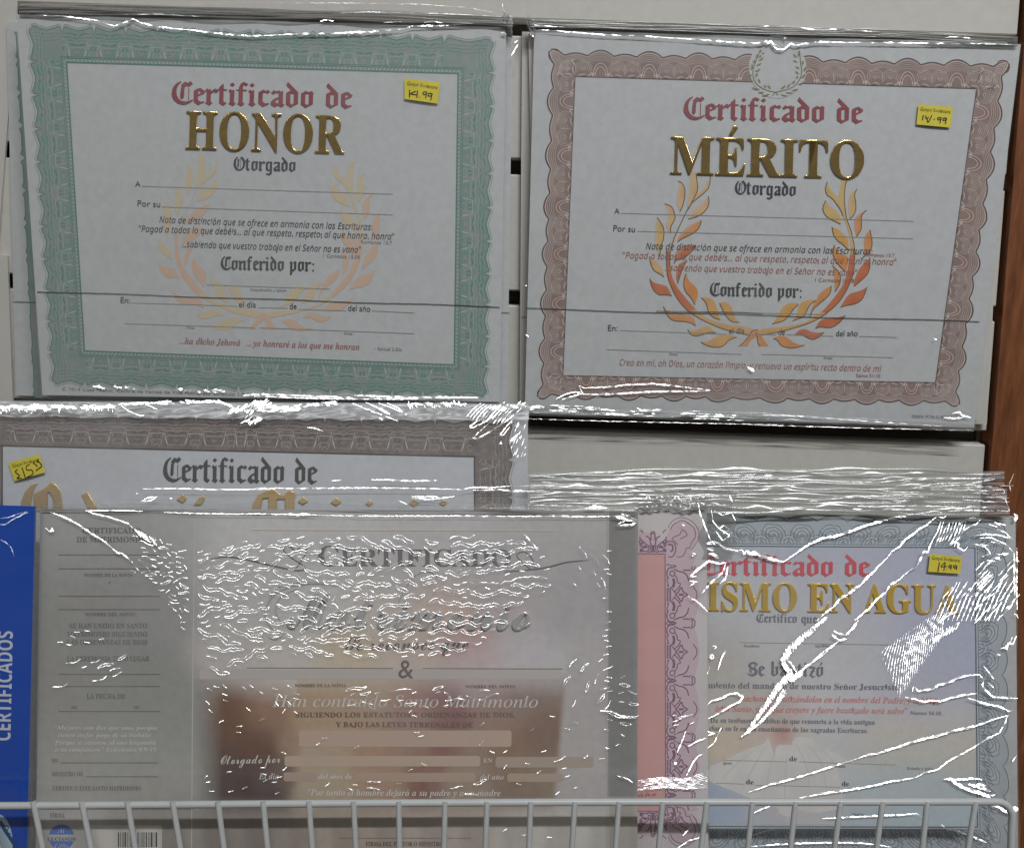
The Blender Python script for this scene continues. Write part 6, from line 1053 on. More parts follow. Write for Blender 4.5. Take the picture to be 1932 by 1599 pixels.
for a, b in (((370,570),(400,440)), ((440,540),(500,470)), ((440,620),(560,530)), ((300,690),(330,590)), ((240,870),(260,700)), ((380,750),(500,680)), ((340,910),(480,820)), ((350,1050),(400,930)), ((190,960),(250,1015)), ((190,1120),(290,1150)),
             ((470,1210),(415,1090)), ((280,1310),(460,1360)), ((450,1445),(570,1430)), ((620,1330),(580,1250)), ((745,1360),(660,1260)), ((540,1525),(720,1480)), ((1350,430),(1440,540)), ((1350,600),(1450,660)), ((1410,760),(1500,820)), ((1400,880),(1490,970)),
             ((1570,740),(1585,610)), ((1610,900),(1650,780)), ((1540,1085),(1640,960)), ((1430,1090),(1445,1010)), ((1460,1240),(1600,1180)), ((1290,1220),(1390,1130)), ((1170,1320),(1250,1220)), ((1300,1390),(1460,1350)), ((1010,1360),(1130,1250)), ((1150,1440),(1330,1450)), ((1020,1490),(1190,1530)), ((1465,520),(1475,360)), ((490,400),(485,340)), ((540,450),(565,400))):
    (x0, y0), (x1, y1) = zz([a, b]); dx, dy = x1 - x0, y1 - y0
    mb.line(PM, [(x0, y0), (x0 + dx * .33 - dy * .1, y0 + dy * .33 + dx * .1), (x0 + dx * .66 - dy * .1, y0 + dy * .66 + dx * .1), (x1, y1)], 2.6, .0003, taper=True)
    m2.line(PM, [(x0 - 2, y0), (x0 + dx * .33 - dy * .1 - 2, y0 + dy * .33 + dx * .1), (x0 + dx * .66 - dy * .1 - 2, y0 + dy * .66 + dx * .1), (x1 - 1, y1)], 3.6, .00024, taper=True)
mb.build('laurel_emblem', OLIVE, pg); m2.build('laurel_emblem_tint', OLV2, pg)
wreath(pg, PM, 0, 0, False)
cert_text(pg, PM, [
 ('Certificado de', 'OE', 1289, 225, 1631, 233, 42, REDP), ('Otorgado', 'OE', 1386, 366, 1504, 370, 25, NAVY),
 ('A', 'NN', 1159, 403, 1169, 403, 10, BLACK), ('Por su', 'NN', 1156, 436, 1199, 438, 11.5, BLACK),
 ('Nota de distinción que se ofrece en armonía con las Escrituras:', 'NI', 1218, 470, 1647, 480, 11.5, BLACK),
 ('"Pagad a todos lo que debéis... al que respeto, respeto; al que honra, honra"', 'NI', 1174, 487, 1692, 500, 11.5, ROSE),
 ('Romanos 15:7,', 'NN', 1632, 483, 1690, 485, 6.5, ROSE), ('...sabiendo que vuestro trabajo en el Señor no es vano"', 'NI', 1254, 510, 1618, 520, 11.5, ROSE),
 ('1 Corintios 15:58', 'NN', 1536, 531, 1612, 533, 7, ROSE), ('Conferido por:', 'OE', 1339, 558, 1515, 562, 25, BLACK),
 ('En:', 'NN', 1146, 624, 1166, 624, 11, BLACK), ('el día', 'NN', 1375, 629, 1405, 629, 11, BLACK), ('de', 'NN', 1468, 631, 1481, 632, 11, BLACK), ('del año', 'NN', 1577, 634, 1619, 634, 11, BLACK),
 ('Firma', 'SB', 1262, 670, 1279, 670, 4.5, GREY), ('Firma', 'SB', 1554, 677, 1571, 677, 4.5, GREY),
 ('Crea en mí, oh Dios, un corazón limpio, y renueva un espíritu recto dentro de mí', 'NI', 1168, 689, 1663, 701, 11.5, ROSE), ('Salmo 51:10', 'NN', 1615, 711, 1661, 712, 6.5, ROSE),
 ('ISBN 978-0-8297', 'NN', 1720, 788, 1797, 790, 6, GREY), ('CODE 1014 Cert. Merit', 'NN', 1027, 771, 1118, 773, 5, GREY)])
rules(pg, PM, [(1172, 402, 1724, 417), (1203, 436, 1723, 450), (1320, 588, 1560, 593), (1170, 623, 1370, 630), (1410, 630, 1465, 631), (1484, 631, 1572, 634), (1622, 634, 1692, 636), (1145, 659, 1400, 668), (1437, 668, 1685, 674)])
embossed(pg, PM, 'MÉRITO', 'SB', 1263, 327.5, 1633, 337, 70, GOLD, 'gold_foil_lettering', bev=.014, depth=.0008)
mb = MB(); mb.line(PM, [(x, 582 + (x - 993) * .029 + .8 * sin(x * .017) + R.uniform(-.3, .3)) for x in range(993, 1856, 9)], 1.4, .0005); mb.line(PM, [(1238, 587), (1400, 589), (1440, 591.5)], 1.0, .0005); mb.build('film_seam', bpy.data.materials['dark_film_edge'], fl2)
sticker(fl2, PM, [(1733, 197), (1798, 202), (1793, 241), (1729, 235)], [[(.17, .50), (.17, .75)], [(.24, .52), (.28, .68), (.33, .58)], [(.42, .48), (.34, .84), (.30, .70)], [(.48, .66), (.52, .66)], [(.68, .56), (.60, .58), (.62, .68), (.68, .64)], [(.70, .54), (.68, .84)], [(.84, .56), (.76, .58), (.77, .68), (.84, .64)], [(.86, .54), (.84, .84)]], .0012)
creases(fl2, PM, [(C_, 2.2, [(210,208),(420,225),(680,245),(950,255),(1200,270)]), (C_, 2.8, [(1200,270),(1500,290),(1650,302),(1780,305),(1800,290),(1815,308),(1835,285),(1860,325),(1875,310),(1900,345)]),
 (D, 3.0, [(0,308),(100,305),(120,285),(140,310),(155,285),(180,320),(200,345),(245,350),(300,305),(330,322),(380,308),(500,295),(700,298)]), (D, 2.6, [(700,298),(1000,300),(1300,305),(1600,307),(1900,315)]), (D, 3.4, [(245,268),(268,269)]),
 (D, 2.4, [(530,205),(640,210),(655,220),(670,205),(900,225)]), (D, 2.2, [(370,195),(460,210)]), (D, 1.8, [(1380,265),(1450,258),(1560,270)]), (D, 1.6, [(80,185),(240,185)]), (C_, 1.6, [(1760,185),(1930,182)]), (C_, 1.4, [(160,175),(300,185),(340,190)]),
 (C_, 2.4, [(150,240),(172,262),(165,245)]), (C_, 1.8, [(40,300),(62,285)]), (C_, 1.3, [(65,310),(20,390)]),
 (G7, 2.0, [(490,1215),(520,1232),(700,1225),(850,1208),(1000,1203),(1150,1215),(1300,1235),(1410,1248)]), (G7, 2.2, [(1410,1248),(1300,1255),(1000,1258),(800,1270),(600,1278),(520,1275),(495,1225)]),
 (G7, 1.6, [(525,1270),(440,1290),(370,1315)]), (G7, 1.6, [(330,1310),(400,1275),(460,1260),(515,1265)]), (G7, 4.2, [(1675,1088),(1700,1100),(1720,1118)]), (G7, 1.8, [(118,860),(140,872)]), (G7, 1.6, [(118,515),(128,520)]),
 (H8, 2.0, [(1300,885),(1320,895)]), (H8, 2.4, [(1430,1410),(1480,1400),(1500,1425),(1560,1440)]), (H8, 1.8, [(1370,1440),(1450,1445),(1500,1442)])], .0018, SPARK)
S_ = []
for _ in range(46):
    a = R.uniform(140, 1600); y = 1352 + (a - 140) * .065 + R.uniform(-22, 30); S_.append((G7, R.uniform(.8, 2.2), [(a, y), (a + R.uniform(20, 130), y + R.uniform(-3, 9))]))
S_ += [(G7, 3.0, [(900, 1372), (930, 1390), (1080, 1385)]), (G7, 3.2, [(1300, 1420), (1430, 1430), (1620, 1425)]), (G7, 2, [(140, 1380), (180, 1384)]), (G7, .7, [(110, 1447), (700, 1465), (1400, 1480), (1930, 1490)]), (H8, .7, [(0, 1490), (900, 1515), (1580, 1530)]), (H8, .8, [(0, 1418), (400, 1432), (900, 1470), (1350, 1500)])]
creases(fl2, PM, S_, .0018, SPARK)
gather(e2, PM, [(1000, 44), (1200, 50), (1500, 58), (1700, 66), (1920, 78)], 17, .0005, 9)
gather(e2, PM, [(992, 776), (1200, 779), (1500, 788), (1836, 806)], 13, .0024, 12, m=FILM, n=3)
gather(e1, PH, [(948, 30), (966, 50)], 30, .001, 15, n=3); gather(e2, PM, [(994, 40), (1010, 58)], 26, .001, 17, n=3)
# ================================================================ lower row, standing in the wire basket
PG = Plane(-.036, 7.0)       # taupe certificate, left, rear
PB = Plane(-.045, 9.0)       # baptism, right
PP = Plane(-.051, 9.0)       # pink
PX = Plane(-.058, 9.0)       # marriage, front
PC = Plane(-.061, 9.0)       # blue pack
LG = 'film-wrapped certificate packs in the wire basket'
K2 = 2.35  # higher ink gain paints the lower row's stronger light into its colours
TAUPE = mat('taupe_border_print', ink(106, 99, 96, K2), .55, nscale=260, col2=ink(94, 88, 85, K2))
TP_D = mat('dark_taupe_engraving', ink(66, 62, 62, K2), .5); TP_L = mat('pale_taupe_engraving', ink(152, 146, 142, K2), .5); TP_M = mat('mid_taupe_engraving', ink(84, 78, 75, K2), .5)
e3, pg, fl3 = pack('certificate with taupe border and charcoal heading, middle left, its gold word half hidden', PG, [(-75, 756), (996, 762), (993, 1540), (-75, 1540)], seed=8, group=LG, film_h=.0015, pm=mat('bluish_card_paper', ink(154, 156, 159, K2), .5, noise=.045, nscale=230))
I = [(5.4, 841.7), (893.7, 862.5), (897, 1440), (5, 1440)]; O = [(-62, 783), (962, 797), (960, 1500), (-62, 1500)]
cells = [fr([-62, 12, 82, 153, 223, 296, 370, 439, 471, 540.6, 613, 682, 750.5, 820.5, 962], 0, O), fr([797] + [867 + 70 * k for k in range(9)] + [1500], 1, O), [0, 1], fr([783] + [857 + 70 * k for k in range(9)] + [1500], 3, O)]
cells[0] = fr([-62, 12, 82, 153, 223, 296, 370, 439, 471, 540.6, 613, 682, 750.5, 820.5, 892, 962], 0, O)
scroll_border(pg, PG, I, O, cells, TAUPE, TP_D, TP_L, TP_M, sides=(0, 1, 3), m_alt=TP_M)
T(pg, PG, 'Certificado de', 'OE', 307, 908, 601, 913, 45, mat('charcoal_print', ink(66, 66, 66, K2), .5), 'heading_text')
J, K_, L_, N_ = crop(0, 740), crop(480, 740), crop(960, 740), crop(1412, 740)
PALEGOLD = mat('pale_gold_foil', (.95, .70, .36), .35, .5, bump=.0002, bscale=120)
gp = [J(P) for P in ([(150,765),(175,700),(215,650),(255,635),(235,670),(225,705),(215,765),(210,820),(150,820)],
 [(235,715),(310,675),(355,630),(395,650),(425,700),(437,785),(437,830),(375,830),(372,740),(345,695),(330,700),(330,830),(240,830)],
 [(575,720),(610,697),(660,780),(690,830),(630,830)], [(1243,750),(1280,712),(1303,740),(1280,770)], [(1365,785),(1400,735),(1430,725),(1432,745),(1405,785)],
 [(1775,780),(1810,720),(1870,690),(1915,676),(1960,715),(1985,720),(2030,685),(2075,715),(2060,745),(2060,830),(2000,830),(2000,745),(1940,745),(1935,830),(1885,830),(1885,735),(1840,740),(1820,830),(1775,830)])]
gp += [K_([(x - s, y + .1 * s), (x, y - s), (x + s, y), (x, y + s * .7)]) for x, y, s in ((340, 762, 30), (572, 768, 32), (805, 776, 22), (1118, 774, 30), (1325, 774, 24))]
gp = [P if sum(a[0] * b[1] - b[0] * a[1] for a, b in zip(P, P[1:] + P[:1])) < 0 else P[::-1] for P in gp]
for P in gp: embossed(pg, PG, '', 'SB', 0, 0, 1, 1, 1, PALEGOLD, 'gold_foil_letter_top', polys=[P], bev=.02)
sticker(fl3, PG, [(16, 873), (74, 857), (85, 891), (27, 907)], [[(.20, .45), (.12, .55), (.20, .80), (.10, .9), (.24, .95)], [(.36, .42), (.36, 1.0)], [(.62, .38), (.50, .42), (.48, .62), (.62, .68), (.62, .9), (.40, .99)], [(.80, .3), (.74, .36), (.80, .46), (.82, .6)], [(.92, .24), (.86, .34), (.93, .40), (.97, .62)], [(.74, .78), (.96, .64)]], .0019)
# rolled top edge of the wrap
mb = MB(); prof = [(i / 10 * pi * .62) for i in range(11)]
rows = []
for i in range(61):
    x = -75 + 1073 * i / 60; y = 757 + 8 * i / 60
    rows.append([PG(x, y + 32 * (1 - cos(a)) / 1.55 + 1.5 * sin(i * .9 + a), .0012 + .0026 * sin(a + .25)) for a in prof])
mb.strip([r[::-1] for r in rows]); ro = mb.build('film_roll', film_mat('rolled_film', .0, .34, haze=.30), e3, smooth=True); glint_normals(ro, 16)  # white haze and turned normals build the lamp sheen into the roll
S_ = []
def jag(zf, x0, x1, y0, y1, th, n, ln=14, wd=(1.4, 3.2), slope=.5):
    for _ in range(n):
        t = R.random(); x = x0 + (x1 - x0) * t; y = y0 + (y1 - y0) * t + R.gauss(0, th * .35)
        a = R.uniform(-.3, .3) + slope; l = R.uniform(.4, 1.3) * ln
        S_.append((zf, R.uniform(*wd), [(x - l * cos(a) * .5, y - l * sin(a) * .5), (x, y + R.uniform(-1, 1)), (x + l * cos(a) * .5, y + l * sin(a) * .5)]))
jag(J, 0, 520, 105, 98, 14, 60, 60, (2.5, 5), .05); jag(J, 0, 520, 118, 115, 26, 45, 22, (1.3, 2.4), 1.4); jag(J, 590, 800, 98, 98, 16, 22, 50, (2.5, 4.5), .05)
jag(J, 560, 800, 112, 112, 22, 20, 24, (1.2, 2.2), 1.3); jag(J, 830, 1500, 80, 62, 10, 34, 70, (1.8, 3.2), -.03); jag(J, 1620, 1900, 130, 70, 40, 50, 60, (1.6, 3.6), -.6)
jag(J, 1700, 1840, 200, 190, 30, 16, 60, (1.4, 2.6), -.75); jag(J, 1500, 1640, 60, 100, 16, 14, 60, (1.4, 2.6), .4)
jag(K_, 60, 300, 120, 110, 18, 26, 90, (3, 6), -.06); jag(K_, 300, 560, 100, 75, 7, 16, 90, (2, 3.4), -.1)
jag(K_, 1080, 1480, 88, 85, 18, 55, 26, (1.6, 3.0), 1.2); jag(K_, 1080, 1480, 80, 80, 6, 24, 60, (1.6, 2.8), 0); jag(K_, 1660, 1890, 110, 90, 26, 44, 40, (1.6, 3.2), -.5)
S_ += [(K_, 1.8, [(690,75),(780,115),(900,160),(1005,200)]), (K_, 2.4, [(880,110),(950,155)]), (K_, 1.8, [(870,75),(960,105),(1070,155)]), (K_, 1.8, [(930,75),(1010,110),(1065,160)]), (K_, 1.6, [(780,70),(850,100),(930,150)]), (K_, 3, [(875,180),(900,190)]),
 (K_, 1.5, [(370,245),(420,250),(480,270)]), (J, 1.6, [(850,90),(900,130),(990,165),(1040,150)]), (J, 1.6, [(1000,70),(1060,100),(1105,120)])]
for k in range(11):
    a = 1480 + k * 24; S_.append((K_, 1.7, [(a + 110, 75 + k * 3), (a + 50, 120 + k * 4), (a, 180 + k * 5)]))
S_ += [(K_, 2.0, [(1890,95),(1780,190),(1660,270),(1560,325),(1535,320),(1560,290),(1650,210)]), (K_, 2.0, [(1700,150),(1600,215),(1520,250),(1510,240),(1560,200),(1660,155)]), (K_, 1.8, [(1810,190),(1750,260),(1720,300),(1745,300),(1790,240)]), (K_, 1.5, [(1730,340),(1722,360),(1740,358)]),
 (K_, 1.6, [(1850,290),(1810,320),(1795,345),(1830,325)]), (K_, 1.7, [(540,618),(610,614)]), (K_, 2.0, [(820,612),(950,612),(1100,620),(1280,616)]), (J, 1.5, [(1000,675),(1200,672),(1500,680),(1930,678)]), (K_, 1.6, [(0,668),(300,672),(700,668),(1100,670),(1450,680)]), (K_, 2.0, [(1450,682),(1520,665),(1700,665),(1790,655)]),
 (K_, 1.8, [(1530,685),(1700,682),(1920,690)]), (K_, 1.8, [(1100,728),(1270,728),(1300,742),(1400,728)]), (K_, 1.8, [(1105,735),(1200,748),(1300,745)]), (K_, 1.3, [(1005,755),(1075,785)]), (J, 1.8, [(985,765),(1040,735),(1105,730),(1060,755),(990,768)]), (J, 1.8, [(955,706),(970,708)]), (J, 1.6, [(1190,742),(1210,744)])]
for k in range(26):
    a, b = R.uniform(1800, 1915), R.uniform(200, 500); S_.append((K_, .9, [(a, b), (a - 12, b + R.uniform(15, 40))]))
creases(fl3, PG, S_, .0042, SPARK, jit=.35)

# ---- photographic prints as coloured sheets
def painted(ctrl, k=K2, rs=1.0):
    C = [(x, y, r * r * rs * rs, ink(*[v + .22 * (sum(c) / 3 - v) for v in c], k), wt) for x, y, r, c, wt in ctrl]
    def f(x, y):
        W = 1e-9; a = [0, 0, 0]
        for cx_, cy_, r2, c, wt in C:
            g = wt * exp(-((x - cx_) ** 2 + (y - cy_) ** 2) / r2) + 1e-7
            W += g; a[0] += g * c[0]; a[1] += g * c[1]; a[2] += g * c[2]
        return tuple(v / W for v in a)
    return f
PHOTO = mat('photographic_print', vcol=True, rough=.4, noise=.035, nscale=300)
def picture(parent, pl, Q, f, name, nu, nv, h=.00005):
    mb = MB(); rows = []; cols = []
    for j in range(nv + 1):
        P = [quad_pt(Q, i / nu, j / nv) for i in range(nu + 1)]
        rows.append([pl(x, y, h) for x, y in P]); cols.append([f(x, y) for x, y in P])
    mb.strip(rows, cols); return mb.build(name, PHOTO, parent, colors=True)
def patch(parent, pl, pts, col, name, h, k=K2, m=None):
    mb = MB(); mb.poly(pl, pts, h); return mb.build(name, m or mat(name + '_print', ink(*col, k), .45), parent)

# ---- baptism certificate
e4, pg, fl4 = pack('baptism certificate with bright gold capitals and a dove picture, lower right in the basket', PB, [(1150, 966), (1916, 974), (1921, 1665), (1150, 1665)], seed=13, group=LG, film_h=.0016)
sky = painted([(1700, 1060, 90, (150, 152, 172), 1), (1560, 1080, 80, (148, 152, 168), 1), (1440, 1060, 80, (152, 156, 168), 1), (1380, 1130, 70, (160, 162, 166), 1), (1480, 1170, 80, (176, 176, 180), 1), (1600, 1200, 80, (170, 168, 168), 1),
 (1740, 1170, 80, (146, 148, 170), 1), (1800, 1240, 70, (140, 146, 168), 1), (1820, 1120, 70, (148, 152, 170), 1), (1720, 1290, 80, (158, 160, 174), 1), (1370, 1230, 45, (146, 138, 130), 1), (1405, 1290, 45, (150, 142, 134), 1), (1450, 1250, 50, (172, 170, 170), 1), (1560, 1290, 60, (172, 170, 172), 1), (1640, 1330, 60, (168, 168, 176), 1),
 (1350, 1340, 40, (172, 168, 164), 1), (1350, 1400, 35, (196, 176, 148), 1.2), (1400, 1390, 30, (190, 170, 150), 1), (1700, 1395, 45, (198, 182, 158), 1.2), (1790, 1400, 45, (196, 180, 158), 1.2), (1640, 1405, 35, (190, 178, 162), 1), (1820, 1430, 30, (190, 178, 160), 1), (1780, 1345, 45, (164, 162, 168), 1),
 (1475, 1345, 24, (158, 138, 132), 1.2), (1478, 1386, 13, (162, 96, 84), 2.2), (1455, 1400, 16, (184, 160, 150), 1.5), (1505, 1385, 16, (188, 176, 168), 1.5), (1440, 1430, 34, (184, 176, 168), 1), (1520, 1425, 36, (186, 182, 178), 1), (1580, 1440, 36, (176, 178, 178), 1), (1400, 1450, 30, (172, 162, 154), 1), (1480, 1450, 30, (170, 150, 142), 1.2),
 (1470, 1500, 40, (176, 166, 160), 1), (1540, 1500, 40, (172, 168, 166), 1), (1620, 1480, 50, (160, 168, 172), 1), (1720, 1480, 60, (152, 164, 168), 1), (1810, 1490, 60, (148, 162, 166), 1), (1345, 1480, 28, (138, 150, 172), 1.2), (1370, 1530, 34, (142, 156, 178), 1.2), (1450, 1545, 34, (156, 162, 174), 1), (1650, 1540, 60, (142, 156, 164), 1), (1790, 1545, 60, (138, 154, 162), 1), (1420, 1430, 20, (176, 150, 136), 1)], rs=1.3)
picture(pg, PB, [(1333, 1030), (1838, 1034), (1842, 1557), (1333, 1552)], sky, 'dove_picture', 110, 110)
# the dove: pale wings and body as printed shapes, red ribbon
dv = MB()
DOVE = mat('dove_print', ink(206, 203, 200, K2), .45, noise=.05, nscale=80); DOVS = mat('dove_fold_print', ink(168, 166, 162, K2), .45)
dv.poly(PB, spline([(1500, 1392), (1530, 1394), (1560, 1412), (1600, 1432), (1612, 1440), (1580, 1448), (1590, 1480), (1585, 1520), (1540, 1532), (1500, 1520), (1490, 1470), (1488, 1430)], 5, True), .00009)
dv.poly(PB, spline([(1450, 1392), (1440, 1402), (1410, 1412), (1370, 1432), (1340, 1446), (1336, 1470), (1380, 1490), (1430, 1510), (1470, 1520), (1480, 1470), (1462, 1430)], 5, True), .00009)
dv.poly(PB, spline([(1464, 1412), (1482, 1404), (1502, 1412), (1512, 1460), (1506, 1530), (1470, 1532), (1462, 1470)], 5, True), .000085)
d_ = dv.build('dove_wings', DOVE, pg)
mb = MB()
for P in ([(1500,1400),(1520,1440),(1530,1500)], [(1520,1398),(1550,1440),(1560,1500)], [(1540,1402),(1575,1440),(1590,1490)], [(1445,1405),(1420,1450),(1400,1490)], [(1430,1410),(1390,1440),(1360,1470)], [(1460,1420),(1450,1460),(1440,1505)], [(1485,1420),(1482,1470),(1480,1520)]): mb.line(PB, spline(P, 5), 3.2, .00012, taper=True)
mb.build('wing_feathers', DOVS, d_)
# engraved blue-grey border
BL_B = mat('blue_grey_border_print', ink(134, 140, 145, K2), .5); BL_D = mat('dark_blue_engraving', ink(70, 82, 96, K2), .5); BL_L = mat('pale_blue_engraving', ink(168, 174, 176, K2), .5)
I = [(1190, 1030), (1838, 1034), (1843, 1558), (1190, 1556)]; O = [(1140, 978), (1886, 990), (1893, 1612), (1140, 1608)]
base = MB(); dk = MB(); lt = MB()
for k, n in ((0, 13), (1, 11), (2, 13)):
    out = [(i / (n * 14), 1.0 + .22 * sin(pi * ((i / 14) % 1)) ** .7) for i in range(n * 14 + 1)]
    S = lambda s, t: side_pts(I, O, k, s, t)
    base.strip([[PB(*S(s, 0), .00006), PB(*S(s, t), .00006)] for s, t in out])
    dk.line(PB, [S(s, t + .02) for s, t in out], 1.3, .0001)
    dk.line(PB, [S(0, .03), S(1, .03)], 2.2, .0001); dk.line(PB, [S(0, .12), S(1, .12)], 1.1, .0001); lt.line(PB, [S(0, .075), S(1, .075)], 1.6, .0001)
    for q in range(n):
        for cc, ct, rmax in ((.5, .45, 8), (0, .16, 6)):
            for g in range(1, rmax):
                r = .062 * g
                (dk if g % 2 else lt).line(PB, [S((q + cc + r * .95 * cos(a)) / n, ct + r * 1.05 * sin(a) * (1 + .06 * cos(6 * a + g))) for a in [(-.2 + (pi + .4) * i / 16) for i in range(17)]], .9, .0001)
        dk.line(PB, [S((q - .05) / n, .15), S((q) / n, .34), S((q + .05) / n, .15)], 3.0, .00012, taper=True)
        dk.line(PB, [S((q + .5 - .07) / n, .42), S((q + .5) / n, .45), S((q + .5 + .07) / n, .42)], 2.4, .00012, taper=True)
        for sg in (-1, 1):
            for g in range(5):
                dk.line(PB, [S((q + .5 + sg * (.12 + .07 * g)) / n, .2 + .02 * g), S((q + .5 + sg * (.05 + .05 * g)) / n, .36), S((q + .5 + sg * (.14 + .07 * g)) / n, .5 + .04 * g)], .8, .00011)
b_ = base.build('printed_border', BL_B, pg); dk.build('border_dark_engraving', BL_D, b_); lt.build('border_light_engraving', BL_L, b_)
SLATE = mat('slate_print', ink(88, 92, 100, K2), .5); DRED = mat('red_print', ink(178, 74, 84, K2), .5); SALM = mat('salmon_print', ink(186, 118, 112, K2), .5)
cert_text(pg, PB, [('Certificado de', 'OE', 1318, 1085, 1644, 1087, 38, DRED), ('Certifico que', 'OE', 1427, 1173, 1543, 1175, 16, SLATE), ('Se bautizó', 'OE', 1410, 1274, 1556, 1276, 26, SLATE),
 ('Nombres', 'SB', 1403, 1220, 1433, 1220, 5, GREY), ('Apellidos', 'SB', 1537, 1220, 1570, 1220, 5, GREY),
 ('miento del mandato de nuestro Señor Jesucristo', 'SB', 1336, 1297, 1697, 1301, 11, SLATE), ('naciones, bautizándolos en el nombre del Padre, y del Hijo', 'BI', 1398, 1322, 1775, 1327, 11.5, SALM),
 ('íritu Santo, y "el que creyere y fuere bautizado será salvo"', 'BI', 1350, 1341, 1712, 1346, 11.5, SALM), ('Marcos 16:16.', 'SB', 1717, 1347, 1778, 1348, 6.5, SLATE),
 ('Da su testimonio público de que renuncia a la vida antigua', 'SB', 1340, 1362, 1651, 1366, 9, SLATE), ('ciará su fe en las enseñanzas de las sagradas Escrituras.', 'SB', 1338, 1377, 1638, 1382, 9, SLATE),
 ('de', 'SB', 1489, 1435, 1504, 1435, 9, BLACK), ('de', 'SB', 1407, 1478, 1422, 1479, 9, BLACK), ('de', 'SB', 1588, 1482, 1602, 1482, 9, BLACK), ('Iglesia', 'SB', 1364, 1441, 1381, 1441, 5, GREY), ('Ciudad', 'SB', 1578, 1447, 1595, 1447, 5, GREY), ('Estado y país', 'SB', 1711, 1451, 1760, 1451, 5.5, GREY), ('Ministro', 'SB', 1608, 1538, 1632, 1538, 5, GREY)])
rules(pg, PB, [(1395, 1211, 1700, 1216), (1365, 1433, 1486, 1436), (1508, 1436, 1690, 1442), (1350, 1476, 1404, 1478), (1425, 1480, 1585, 1484)])
embossed(pg, PB, 'ISMO EN AGUA', 'SB', 1333, 1151, 1808, 1157, 53, GOLDB, 'bright_gold_lettering', bev=.02)
sticker(fl4, PB, [(1755, 1044), (1815, 1050), (1812, 1082), (1751, 1078)], [[(.32, .42), (.30, .98)], [(.50, .40), (.38, .66), (.56, .62)], [(.50, .46), (.48, .88)], [(.56, .76), (.57, .78)], [(.68, .54), (.62, .58), (.64, .68), (.70, .62)], [(.70, .52), (.69, .80)], [(.84, .52), (.77, .56), (.80, .68), (.86, .60)], [(.87, .52), (.86, .78)]], .0020)
X1, X2, X3, X4 = crop(0, 1169), crop(480, 1169), crop(960, 1169), crop(1412, 1169)
S_ = [(L_, 2.2, [(1325,770),(1330,850),(1370,930),(1400,1000),(1415,1040)]), (L_, 6, [(1385,1060),(1430,1050),(1450,1070)]), (L_, 7, [(1390,1090),(1440,1100)]), (L_, 5, [(1400,1130),(1440,1135),(1470,1160)]), (L_, 3.5, [(1440,1040),(1520,1090),(1600,1110)]),
 (L_, 3.0, [(1600,1110),(1640,1100),(1650,1135),(1670,1105),(1690,1135),(1720,1115),(1760,1140),(1850,1165),(1930,1185)]), (N_, 4, [(0,1110),(30,1140),(60,1125),(110,1150),(180,1175),(250,1185)]),
 (N_, 3.8, [(250,1185),(330,1130),(430,1060),(520,1020),(600,1010),(720,970),(850,925),(1000,880),(1150,855),(1310,830)]), (N_, 2.0, [(1310,832),(1340,835),(1390,860),(1370,880),(1320,870)]),
 (N_, 3.0, [(1320,872),(1280,900),(1250,930),(1200,955),(1160,990),(1100,1030),(1060,1080),(1010,1110),(980,1150)]), (N_, 3.6, [(980,1150),(900,1230),(840,1290),(790,1345),(700,1410),(640,1450),(600,1500),(520,1560),(480,1600)]),
 (N_, 2.6, [(1300,1020),(1270,1080),(1260,1120),(1230,1110),(1200,1180),(1180,1220),(1140,1240),(1090,1280)]), (N_, 3.4, [(1090,1280),(1060,1310),(1000,1345),(960,1400),(900,1450),(850,1510),(780,1570),(740,1600)]),
 (N_, 1.8, [(1640,880),(1560,880),(1500,905),(1470,940)]), (N_, 1.8, [(1640,880),(1600,920),(1540,945),(1500,975),(1430,1040),(1410,1070)]), (N_, 2.0, [(1410,1070),(1450,1045),(1475,1060),(1470,1085),(1510,1110),(1540,1080)]),
 (N_, 1.6, [(1745,960),(1800,980),(1830,1010),(1860,1030)]), (N_, 1.6, [(1600,1000),(1680,990),(1760,1000),(1860,1030)]), (N_, 1.6, [(1620,1020),(1700,1015),(1800,1060),(1860,1120)]), (N_, 1.6, [(1580,1060),(1660,1080),(1700,1130),(1640,1150)]),
 (N_, 4.0, [(1862,850),(1885,870),(1862,900),(1890,880)]), (N_, 2.4, [(1862,1120),(1866,1180),(1864,1300),(1868,1430)]), (N_, 1.8, [(1882,1090),(1884,1200),(1880,1350),(1884,1530)]), (N_, 2.2, [(1860,1550),(1880,1555),(1890,1580)]), (N_, 1.5, [(1870,1440),(1840,1500),(1780,1560),(1740,1596)])]
for k in range(15):  # bundle of long diagonal tension lines
    a = 1330 + k * 32; S_.append((N_, R.uniform(1.0, 2.2), [(a + 110 + R.uniform(-10, 10), 1265 + R.uniform(0, 120)), (a + 40, 1430), (a - 30, 1600)]))
for k in range(20):
    a, b = R.uniform(1600, 1840), R.uniform(1180, 1560); l = R.uniform(60, 170); S_.append((N_, R.uniform(.9, 1.9), [(a + l * .42, b - l * .4), (a + 8, b - 4), (a - l * .35, b + l * .42)]))
for k in range(12):
    a, b = R.uniform(1620, 1830), R.uniform(900, 1180); S_.append((N_, R.uniform(.9, 1.7), [(a, b), (a + R.uniform(40, 90), b + R.uniform(-10, 30))]))
for k in range(9):
    a = 1350 + k * 22; S_.append((N_, 1.6, [(a, 900 + R.uniform(-10, 30)), (a - 25, 980), (a - 60, 1060 + R.uniform(-30, 20))]))
